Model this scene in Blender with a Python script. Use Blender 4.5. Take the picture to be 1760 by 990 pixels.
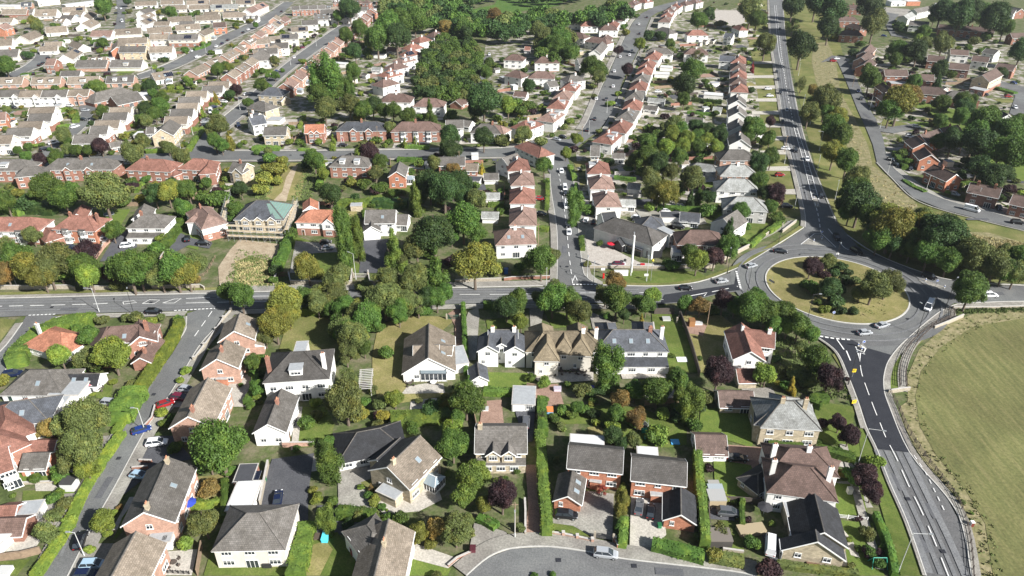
import bpy, math, random
import numpy as np
from mathutils import Vector
rnd = random.Random(7)
SC = bpy.context.scene
for o in list(bpy.data.objects): bpy.data.objects.remove(o)
COL = SC.collection
R = math.radians
# ------------------------------------------------------------------ camera, sky, sun, exposure
F, PITCH, CAMH = 1240.0, R(30), 110.0
cd = bpy.data.cameras.new('camera'); cam = bpy.data.objects.new('camera', cd); COL.objects.link(cam)
cam.location = (0, 0, CAMH); cam.rotation_euler = (R(90) - PITCH, 0, 0)
cd.sensor_width = 36; cd.lens = F/1760*36; cd.clip_start = 1; cd.clip_end = 6000
SC.camera = cam
SUN_AZ, SUN_EL = R(-37.5), R(34)          # direction towards the sun, measured from +X
w = bpy.data.worlds.new("World"); SC.world = w; w.use_nodes = True
nt = w.node_tree; bg = nt.nodes['Background']; sky = nt.nodes.new('ShaderNodeTexSky')
sky.sky_type = 'NISHITA'; sky.sun_disc = False; sky.sun_elevation = SUN_EL
sky.sun_rotation = R(90) - SUN_AZ; sky.air_density = 1.2; sky.dust_density = 1.5
nt.links.new(sky.outputs[0], bg.inputs[0]); bg.inputs[1].default_value = 0.043
sl = bpy.data.lights.new('sun', 'SUN'); sl.energy = 5.0; sl.angle = R(0.55); sl.color = (1.0, 0.975, 0.94)
sun = bpy.data.objects.new('sun', sl); COL.objects.link(sun); sun.location = (200, -150, 250)
sdir = Vector((math.cos(SUN_AZ)*math.cos(SUN_EL), math.sin(SUN_AZ)*math.cos(SUN_EL), math.sin(SUN_EL)))
sun.rotation_euler = sdir.to_track_quat('Z', 'Y').to_euler()
SC.view_settings.view_transform = 'Standard'; SC.view_settings.look = 'None'
SC.view_settings.gamma = 1; SC.view_settings.exposure = 1.04
SC.render.engine = 'CYCLES'; SC.cycles.max_bounces = 5; SC.cycles.diffuse_bounces = 3
SC.cycles.glossy_bounces = 2; SC.cycles.transparent_max_bounces = 4

# ------------------------------------------------------------------ mapping between the plan and the photograph
CP, SP = math.cos(PITCH), math.sin(PITCH)
def U(px, py, z=0.0):
    u = (px-880)/F; v = (py-495)/F
    t = (z-CAMH)/(-SP-v*CP)
    return Vector((u*t, (CP-v*SP)*t, z))
def PX(p):
    zc = p[1]*CP+(CAMH-p[2])*SP
    return 880+F*p[0]/zc, 495+F*(-p[1]*SP+(CAMH-p[2])*CP)/zc
def depth(p): return p[1]*CP+(CAMH-p[2])*SP
def inpoly(x, y, poly):
    c = False; n = len(poly); j = n-1
    for i in range(n):
        xi, yi = poly[i][0], poly[i][1]; xj, yj = poly[j][0], poly[j][1]
        if (yi > y) != (yj > y) and x < (xj-xi)*(y-yi)/(yj-yi)+xi: c = not c
        j = i
    return c
# ------------------------------------------------------------------ materials
MATS = {}
def newmat(name):
    m = bpy.data.materials.new(name); m.use_nodes = True
    n = m.node_tree; return m, n, n.nodes['Principled BSDF']
def mapping(n, scale=(1, 1, 1), coord='Object', rot=0):
    tc = n.nodes.new('ShaderNodeTexCoord'); mp = n.nodes.new('ShaderNodeMapping')
    mp.inputs['Scale'].default_value = scale; mp.inputs['Rotation'].default_value = (0, 0, rot)
    n.links.new(tc.outputs[coord], mp.inputs[0]); return mp
def noise(n, src, scale, detail=4, rough=0.6):
    t = n.nodes.new('ShaderNodeTexNoise'); t.inputs['Scale'].default_value = scale
    t.inputs['Detail'].default_value = detail; t.inputs['Roughness'].default_value = rough
    n.links.new(src.outputs[0], t.inputs[0]); return t
def ramp(n, fac, stops):
    r = n.nodes.new('ShaderNodeValToRGB'); el = r.color_ramp.elements
    while len(el) < len(stops): el.new(0.5)
    for e, (p, c) in zip(el, stops): e.position = p; e.color = (*c, 1)
    n.links.new(fac, r.inputs[0]); return r
def mix(n, a, b, fac, mode='MIX'):
    m = n.nodes.new('ShaderNodeMix'); m.data_type = 'RGBA'; m.blend_type = mode
    for s, v in ((0, fac), (6, a), (7, b)):
        if hasattr(v, 'links') or hasattr(v, 'is_linked'): n.links.new(v, m.inputs[s])
        elif s == 0: m.inputs[0].default_value = v
        else: m.inputs[s].default_value = (*v, 1)
    return m.outputs[2]
def mul(c, k): return tuple(min(1, x*k) for x in c)
def jitter(n, col, amt=0.12):
    oi = n.nodes.new('ShaderNodeObjectInfo'); hs = n.nodes.new('ShaderNodeHueSaturation')
    mr = n.nodes.new('ShaderNodeMapRange'); mr.inputs[3].default_value = 1-amt; mr.inputs[4].default_value = 1+amt
    n.links.new(oi.outputs['Random'], mr.inputs[0]); n.links.new(mr.outputs[0], hs.inputs['Value'])
    n.links.new(col, hs.inputs['Color']); return hs.outputs[0]
def flat(name, c, rough=0.6, metal=0, spec=0.5, var=0.0, scale=1.5):
    if name in MATS: return MATS[name]
    m, n, b = newmat(name); b.inputs['Base Color'].default_value = (*c, 1)
    b.inputs['Roughness'].default_value = rough; b.inputs['Metallic'].default_value = metal
    b.inputs['Specular IOR Level'].default_value = spec
    if var:
        t = noise(n, mapping(n), scale, 5, .65)
        r = ramp(n, t.outputs[0], [(.25, mul(c, 1-var)), (.75, mul(c, 1+var))])
        n.links.new(r.outputs[0], b.inputs['Base Color'])
    MATS[name] = m; return m
def ground_mat(name, stops, scale, fine=None, rough=0.95, stretch=(1, 1, 1), rot=0, big=None):
    m, n, b = newmat(name); b.inputs['Roughness'].default_value = rough; b.inputs['Specular IOR Level'].default_value = .2
    mp = mapping(n, stretch, rot=rot); t = noise(n, mp, scale, 7, .68)
    c = ramp(n, t.outputs[0], stops).outputs[0]
    if fine:
        t2 = noise(n, mapping(n), fine, 3, .7)
        c = mix(n, c, ramp(n, t2.outputs[0], [(.35, (.55, .55, .55)), (.65, (1.3, 1.3, 1.3))]).outputs[0], .55, 'MULTIPLY')
    if big:
        t3 = noise(n, mapping(n), big, 3, .5)
        c = mix(n, c, ramp(n, t3.outputs[0], [(.35, (.78, .74, .7)), (.65, (1.15, 1.15, 1.05))]).outputs[0], .8, 'MULTIPLY')
    n.links.new(jitter(n, c, .07), b.inputs['Base Color']); MATS[name] = m; return m
ground_mat('soil', [(.3, (.045, .062, .02)), (.45, (.075, .10, .032)), (.58, (.13, .125, .07)), (.75, (.21, .18, .13))], .22, 1.6)
ground_mat('turf', [(.3, (.07, .105, .022)), (.5, (.098, .136, .030)), (.72, (.15, .165, .055))], .35, 3, big=.06)
ground_mat('brightturf', [(.3, (.08, .13, .024)), (.7, (.14, .18, .038))], .5, 3)
ground_mat('dryturf', [(.3, (.15, .15, .05)), (.5, (.20, .185, .075)), (.7, (.28, .235, .12))], .25, 2.5, big=.05)
ground_mat('verge', [(.3, (.10, .13, .035)), (.5, (.15, .16, .055)), (.72, (.24, .21, .10))], .12, 2.2, big=.03)
ground_mat('field', [(.3, (.088, .10, .040)), (.5, (.132, .136, .055)), (.7, (.19, .178, .084))], .8, 1.6, stretch=(1, .10, 1), rot=R(28), big=.045)
ground_mat('longgrass', [(.28, (.105, .12, .045)), (.45, (.17, .16, .075)), (.58, (.235, .205, .115)), (.74, (.32, .275, .17))], .42, 1.7)
ground_mat('gardens', [(.28, (.05, .08, .025)), (.42, (.09, .115, .04)), (.50, (.15, .14, .09)), (.56, (.30, .28, .25)), (.72, (.40, .38, .35))], .17, 1.2)
ground_mat('earth', [(.3, (.26, .20, .13)), (.7, (.44, .37, .27))], .3, 2)
ground_mat('tarmac', [(.3, (.115, .12, .128)), (.55, (.145, .15, .157)), (.75, (.18, .183, .187))], .18, 3, big=.04)
ground_mat('worntarmac', [(.3, (.13, .134, .14)), (.7, (.185, .187, .187))], .4, 3, stretch=(1, 1, 1))
ground_mat('patchtarmac', [(.3, (.085, .088, .095)), (.7, (.12, .122, .128))], .3, 3)
ground_mat('newtarmac', [(.3, (.022, .024, .03)), (.7, (.034, .036, .043))], .3, 3)
ground_mat('drivetarmac', [(.3, (.065, .067, .075)), (.7, (.10, .102, .11))], .3, 3)
ground_mat('footway', [(.3, (.20, .195, .18)), (.5, (.26, .25, .235)), (.72, (.33, .32, .30))], .3, 2.5, big=.08)
ground_mat('paving', [(.3, (.30, .27, .235)), (.7, (.44, .41, .37))], .5, 2.5)
ground_mat('slabs', [(.3, (.33, .31, .27)), (.7, (.46, .43, .38))], .7, 2.5)
ground_mat('brickpave', [(.3, (.22, .14, .105)), (.7, (.34, .23, .18))], .6, 3)
ground_mat('greensward', [(.3, (.05, .11, .02)), (.7, (.10, .16, .035))], .05, 1.2)
def paintmat():
    m, n, b = newmat('roadpaint'); t = noise(n, mapping(n), 2.5, 5, .7)
    r = ramp(n, t.outputs[0], [(.3, (.45, .45, .44)), (.55, (.72, .72, .70))])
    n.links.new(r.outputs[0], b.inputs['Base Color']); b.inputs['Roughness'].default_value = .8; MATS['roadpaint'] = m
paintmat()
WALLC = {'W': (.74, .73, .70), 'C': (.64, .60, .52), 'K': (.42, .36, .26), 'B': (.29, .15, .11), 'O': (.42, .185, .115),
         'P': (.43, .27, .205), 'D': (.20, .12, .095), 'T': (.50, .42, .30), 'G': (.44, .43, .41)}
WALLN = {'W': 'white-rendered', 'C': 'cream', 'K': 'stone', 'B': 'red-brick', 'O': 'orange-brick', 'P': 'pink-brick', 'D': 'dark-brick', 'T': 'buff-brick', 'G': 'grey'}
ROOFC = {'u': (.080, .074, .069), 'r': (.215, .105, .08), 'o': (.31, .135, .085), 'b': (.115, .08, .068), 'g': (.125, .115, .105), 's': (.075, .08, .092),
         't': (.205, .17, .135), 'n': (.033, .034, .038), 'p': (.225, .15, .125), 'l': (.27, .275, .265), 'y': (.175, .142, .095), 'm': (.145, .095, .08)}
ROOFN = {'u': 'dark grey', 'r': 'red', 'o': 'orange', 'b': 'brown', 'g': 'grey', 's': 'slate', 't': 'tan', 'n': 'charcoal', 'p': 'pinkish', 'l': 'pale grey', 'y': 'golden-brown', 'm': 'maroon-brown'}
def wallmat(k):
    nm = 'wall_'+k
    if nm in MATS: return MATS[nm]
    m, n, b = newmat(nm); c = WALLC[k]; b.inputs['Roughness'].default_value = .9; b.inputs['Specular IOR Level'].default_value = .2
    if k in 'WCG':
        t = noise(n, mapping(n, (1, 1, .35)), .9, 5, .6)
        c2 = ramp(n, t.outputs[0], [(.3, mul(c, .84)), (.6, c)]).outputs[0]
    else:
        mp = mapping(n); ad = n.nodes.new('ShaderNodeSeparateXYZ'); n.links.new(mp.outputs[0], ad.inputs[0])
        su = n.nodes.new('ShaderNodeMath'); su.operation = 'ADD'; n.links.new(ad.outputs[0], su.inputs[0]); n.links.new(ad.outputs[1], su.inputs[1])
        cb = n.nodes.new('ShaderNodeCombineXYZ'); n.links.new(su.outputs[0], cb.inputs[0]); n.links.new(ad.outputs[2], cb.inputs[1])
        br = n.nodes.new('ShaderNodeTexBrick'); n.links.new(cb.outputs[0], br.inputs[0])
        big = k in 'KT'
        br.inputs['Scale'].default_value = 1; br.inputs['Brick Width'].default_value = .6 if big else .3; br.inputs['Row Height'].default_value = .3 if big else .14
        br.inputs['Mortar Size'].default_value = .018; br.inputs['Color1'].default_value = (*mul(c, .75), 1)
        br.inputs['Color2'].default_value = (*mul(c, 1.2), 1); br.inputs['Mortar'].default_value = (*mul(c, .9), 1)
        t = noise(n, mp, .8, 4, .6)
        c2 = mix(n, br.outputs[0], ramp(n, t.outputs[0], [(.3, (.75, .75, .75)), (.7, (1.2, 1.2, 1.2))]).outputs[0], .8, 'MULTIPLY')
    n.links.new(jitter(n, c2, .07), b.inputs['Base Color']); MATS[nm] = m; return m
def roofmat(k):
    nm = 'roof_'+k
    if nm in MATS: return MATS[nm]
    m, n, b = newmat(nm); c = ROOFC[k]; b.inputs['Roughness'].default_value = .78; b.inputs['Specular IOR Level'].default_value = .3
    mp = mapping(n, coord='UV'); br = n.nodes.new('ShaderNodeTexBrick'); n.links.new(mp.outputs[0], br.inputs[0])
    br.inputs['Scale'].default_value = 1; br.inputs['Brick Width'].default_value = .42; br.inputs['Row Height'].default_value = .36
    br.inputs['Mortar Size'].default_value = .035; br.inputs['Mortar Smooth'].default_value = .6; br.inputs['Color1'].default_value = (*mul(c, .86), 1)
    br.inputs['Color2'].default_value = (*mul(c, 1.14), 1); br.inputs['Mortar'].default_value = (*mul(c, .55), 1)
    t = noise(n, mapping(n), .45, 6, .7); t2 = noise(n, mapping(n, (1, 1, .5)), 2.2, 3, .7)
    c2 = mix(n, br.outputs[0], ramp(n, t.outputs[0], [(.28, (.55, .54, .50)), (.5, (.95, .95, .95)), (.72, (1.4, 1.42, 1.45))]).outputs[0], .8, 'MULTIPLY')
    c2 = mix(n, c2, ramp(n, t2.outputs[0], [(.4, (.75, .76, .74)), (.62, (1.2, 1.2, 1.18))]).outputs[0], .6, 'MULTIPLY')
    n.links.new(jitter(n, c2, .2), b.inputs['Base Color']); MATS[nm] = m; return m
LEAFC = {'g': (.068, .125, .025), 'd': (.038, .074, .022), 'y': (.155, .17, .035), 'a': (.17, .13, .042), 'p': (.040, .022, .026),
         'l': (.14, .20, .036), 'e': (.105, .133, .042), 'Y': (.22, .20, .035), 'h': (.105, .17, .034), 'k': (.2, .04, .035)}
LEAFN = {'g': 'green', 'd': 'dark green', 'y': 'yellowish green', 'a': 'orange-tinged', 'p': 'purple-leaved', 'l': 'bright lime green', 'e': 'olive green', 'Y': 'golden yellow', 'h': 'bright green', 'k': 'red-leaved'}
def leafmat(k):
    nm = 'leaf_'+k
    if nm in MATS: return MATS[nm]
    m, n, b = newmat(nm); c = LEAFC[k]; b.inputs['Roughness'].default_value = .6; b.inputs['Specular IOR Level'].default_value = .25
    gc = n.nodes.new('ShaderNodeNewGeometry'); mp = n.nodes.new('ShaderNodeMapping'); n.links.new(gc.outputs['Position'], mp.inputs[0])
    t = noise(n, mp, .42, 3, .6); t2 = noise(n, mp, 2.6, 2, .6)
    c2 = ramp(n, t.outputs[0], [(.3, mul(c, .68)), (.5, c), (.72, (min(1, c[0]*1.75), c[1]*1.4, c[2]*1.1))]).outputs[0]
    c2 = mix(n, c2, ramp(n, t2.outputs[0], [(.35, (.74, .76, .72)), (.65, (1.3, 1.28, 1.2))]).outputs[0], .7, 'MULTIPLY')
    oi = n.nodes.new('ShaderNodeObjectInfo'); hs = n.nodes.new('ShaderNodeHueSaturation')
    for o_, i_, a_, b_ in (('Random', 'Hue', .482, .512), ('Random', 'Value', .78, 1.3)):
        mr = n.nodes.new('ShaderNodeMapRange'); mr.inputs[3].default_value = a_; mr.inputs[4].default_value = b_
        n.links.new(oi.outputs[o_], mr.inputs[0]); n.links.new(mr.outputs[0], hs.inputs[i_])
    hs.inputs['Saturation'].default_value = 1.0
    n.links.new(c2, hs.inputs['Color']); n.links.new(hs.outputs[0], b.inputs['Base Color'])
    tr = n.nodes.new('ShaderNodeBsdfTranslucent'); n.links.new(hs.outputs[0], tr.inputs[0])
    ms = n.nodes.new('ShaderNodeMixShader'); ms.inputs[0].default_value = .22
    n.links.new(b.outputs[0], ms.inputs[1]); n.links.new(tr.outputs[0], ms.inputs[2])
    n.links.new(ms.outputs[0], n.nodes['Material Output'].inputs[0]); MATS[nm] = m; return m
white = flat('whitepaint', (.78, .78, .76), .4); glass = flat('windowglass', (.03, .037, .045), .08, 0, .8)
bark = flat('bark', (.13, .10, .075), .9, var=.3); metal = flat('galvanised', (.42, .44, .45), .4, .5)
paleglass = flat('skylightglass', (.22, .27, .30), .1, 0, 1); blacksteel = flat('blacksteel', (.03, .03, .032), .5)
rubber = flat('rubber', (.02, .02, .02), .8); timber = flat('timber', (.23, .165, .11), .85, var=.3)
darktimber = flat('darktimber', (.075, .06, .05), .85, var=.3); kerbm = flat('kerbstone', (.44, .43, .40), .85, var=.2)
stonem = flat('wallstone', (.34, .30, .235), .9, var=.35, scale=2.5); solarm = flat('solarpanel', (.012, .014, .025), .15, 0, .8)
brickm = wallmat('B'); claypot = flat('claypot', (.42, .2, .12), .8); concrete = flat('concrete', (.42, .40, .37), .9, var=.2)
felt = flat('roofingfelt', (.30, .315, .325), .85, var=.18); darkfelt = flat('darkfelt', (.05, .052, .06), .8, var=.2); palefelt = flat('palefelt', (.52, .53, .53), .8, var=.12)

# ------------------------------------------------------------------ mesh helper
class MB:
    def __init__(s): s.v = []; s.f = []; s.m = []
    def quad(s, pts, m=0):
        i = len(s.v); s.v += [tuple(p) for p in pts]; s.f.append(tuple(range(i, i+len(pts)))); s.m.append(m)
    def box(s, x0, x1, y0, y1, z0, z1, m=0):
        i = len(s.v)
        s.v += [(x0, y0, z0), (x1, y0, z0), (x1, y1, z0), (x0, y1, z0), (x0, y0, z1), (x1, y0, z1), (x1, y1, z1), (x0, y1, z1)]
        for f in ((0, 3, 2, 1), (4, 5, 6, 7), (0, 1, 5, 4), (1, 2, 6, 5), (2, 3, 7, 6), (3, 0, 4, 7)):
            s.f.append(tuple(i+k for k in f)); s.m.append(m)
    def bar(s, a, b, r, m=0, r2=None, n=6):
        a = Vector(a); b = Vector(b); d = (b-a).normalized(); r2 = r if r2 is None else r2
        u = d.orthogonal().normalized(); v = d.cross(u); i = len(s.v)
        for k in range(n):
            t = 2*math.pi*k/n; q = u*math.cos(t)+v*math.sin(t)
            s.v += [tuple(a+q*r), tuple(b+q*r2)]
        for k in range(n):
            k2 = (k+1) % n; s.f.append((i+2*k, i+2*k2, i+2*k2+1, i+2*k+1)); s.m.append(m)
        s.f.append(tuple(i+2*k for k in reversed(range(n)))); s.m.append(m)
        s.f.append(tuple(i+2*k+1 for k in range(n))); s.m.append(m)
    def mesh(s, name, mats, uv=False, smooth=False):
        me = bpy.data.meshes.new(name); me.from_pydata(s.v, [], s.f); me.update()
        for m in mats: me.materials.append(m)
        if len(mats) > 1: me.polygons.foreach_set('material_index', s.m)
        if smooth: me.polygons.foreach_set('use_smooth', [True]*len(s.f))
        if uv:
            l = me.uv_layers.new(name='UVMap').data
            for p in me.polygons:
                nn = p.normal; u = Vector((0, 0, 1)).cross(nn)
                u = Vector((1, 0, 0)) if u.length < .05 else u.normalized(); vv = nn.cross(u)
                for li in p.loop_indices:
                    co = me.vertices[me.loops[li].vertex_index].co; l[li].uv = (co.dot(u), co.dot(vv))
        return me
CACHE = {}
def cached(key, fn):
    if key not in CACHE: CACHE[key] = fn()
    return CACHE[key]
def link(name, data, parent=None, loc=(0, 0, 0), rz=0):
    o = bpy.data.objects.new(name, data); COL.objects.link(o); o.location = loc
    if rz: o.rotation_euler = (0, 0, rz)
    if parent: o.parent = parent
    return o
THINGS = []       # (object, look, category, group, px, py, manual label)
def thing(o, look, cat, group=None, label=None):
    o['category'] = cat
    if group: o['group'] = group
    x, y = PX(tuple(o.location)); THINGS.append((o, look, x, y, label)); return o
def empty(name, loc, rz=0): return link(name, None, None, loc, rz)
FOOT = []         # footprints for keeping planting out of buildings
# ------------------------------------------------------------------ ground sheets
ZC = {'n': 0}
GPOLY = []
def sheet(name, pts, mat, z, world=False, block=False, stuff=False):
    P = [Vector((p[0], p[1], z)) for p in pts] if world else [U(p[0], p[1]) for p in pts]
    ZC['n'] += 1; zz = z+.0011*(ZC['n'] % 40)
    c = sum(P, Vector())/len(P); mb = MB(); q = [(p.x-c.x, p.y-c.y, 0) for p in P]
    a = sum(q[i][0]*q[(i+1) % len(q)][1]-q[(i+1) % len(q)][0]*q[i][1] for i in range(len(q)))
    if a < 0: q.reverse()
    mb.quad(q); o = link(name, mb.mesh(name, [MATS[mat]]), None, (c.x, c.y, zz))
    o['kind'] = 'structure'
    if block: GPOLY.append([(p.x, p.y) for p in P])
    return o
def offs(P, d):
    out = []
    for i, p in enumerate(P):
        a = P[max(0, i-1)]; b = P[min(len(P)-1, i+1)]; t = (b-a); t.z = 0; t.normalize()
        out.append(p+Vector((-t.y, t.x, 0))*d)
    return out
def smoothline(P, k=4):
    if len(P) < 3: return P
    out = []
    for i in range(len(P)-1):
        p0 = P[max(0, i-1)]; p1 = P[i]; p2 = P[i+1]; p3 = P[min(len(P)-1, i+2)]
        for j in range(k):
            t = j/k
            out.append(.5*((2*p1)+(p2-p0)*t+(2*p0-5*p1+4*p2-p3)*t*t+(3*p1-p0-3*p2+p3)*t**3))
    out.append(P[-1]); return out
def wline(pts, k=4): return smoothline([U(*p) for p in pts], k)
def ribbon(name, P, d0, d1, mat, z0, z1=None, block=False):
    """a strip along a line; raised when z1 is given"""
    A = offs(P, d0); B = offs(P, d1); mb = MB(); ZC['n'] += 1; z = (z1 if z1 is not None else z0)+.0011*(ZC['n'] % 40)
    c = P[len(P)//2]
    for i in range(len(P)-1):
        q = [A[i]-c, A[i+1]-c, B[i+1]-c, B[i]-c]
        if (q[1]-q[0]).cross(q[3]-q[0]).z < 0: q.reverse()
        mb.quad([(p.x, p.y, z) for p in q])
        if z1 is not None:
            for S in (A, B):
                mb.quad([(S[i].x-c.x, S[i].y-c.y, z0-.05), (S[i+1].x-c.x, S[i+1].y-c.y, z0-.05), (S[i+1].x-c.x, S[i+1].y-c.y, z), (S[i].x-c.x, S[i].y-c.y, z)])
    o = link(name, mb.mesh(name, [MATS[mat]]), None, (c.x, c.y, 0)); o['kind'] = 'structure'
    if block: GPOLY.append([(p.x, p.y) for p in A+B[::-1]])
    return o
# ================================================================== GROUND, ROADS AND MARKINGS
sheet('ground', [(-2600, -300), (2600, -300), (2600, 3600), (-2600, 3600)], 'soil', -0.06, world=True)
# broad greens
sheet('verge', [(1345,0),(1352,60),(1362,120),(1385,220),(1402,290),(1425,350),(1450,400),(1500,440),(1560,465),(1640,480),(1760,487),(1900,490),(1900,430),(1759,398),(1620,362),(1570,342),(1535,310),(1507,282),(1500,250),(1475,190),(1455,130),(1448,90),(1440,60),(1420,0)], 'verge', .01)
sheet('rough_grass', [(1398,75),(1422,72),(1436,105),(1445,160),(1470,205),(1492,250),(1500,285),(1540,312),(1575,350),(1582,372),(1545,366),(1500,335),(1470,290),(1452,240),(1425,190),(1402,140),(1395,105)], 'longgrass', .06)
sheet('rough_grass', [(1640,398),(1700,400),(1762,418),(1762,440),(1700,432),(1650,420)], 'longgrass', .06)
sheet('verge', [(1270,0),(1322,0),(1326,60),(1336,130),(1346,200),(1356,250),(1364,285),(1374,330),(1384,372),(1340,372),(1318,340),(1310,270),(1305,180),(1290,90)], 'verge', .01)
sheet('field_border', [(1690,533),(1760,529),(2100,522),(2100,1200),(1690,1200),(1668,990),(1668,900),(1640,850),(1585,790),(1560,745),(1545,700),(1560,690),(1560,645),(1580,600),(1625,560),(1650,548)], 'longgrass', .01)
sheet('field', [(1760,547),(2200,536),(2200,1200),(1722,1200),(1707,990),(1693,900),(1660,843),(1610,784),(1581,733),(1573,682),(1583,638),(1618,596),(1675,561)], 'field', .06)
sheet('far_meadow', [(805,18),(850,8),(870,-30),(1010,-30),(960,10),(890,20),(840,26)], 'greensward', .06)
for pts in ([(-30,-8),(660,-8),(640,20),(400,200),(372,232),(350,262),(-30,272)],[(372,238),(430,190),(660,20),(705,60),(745,45),(740,140),(660,215),(600,200),(560,256),(376,258)],[(840,40),(1090,15),(1060,130),(1010,220),(960,250),(830,252),(820,180)],[(1125,25),(1320,10),(1325,60),(1310,200),(1300,290),(1180,380),(1000,380),(990,260),(1040,220)],[(1450,95),(1600,60),(1760,60),(1760,250),(1620,330),(1530,280),(1500,190)]):
    sheet('garden_ground', pts, 'gardens', -.045)
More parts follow.
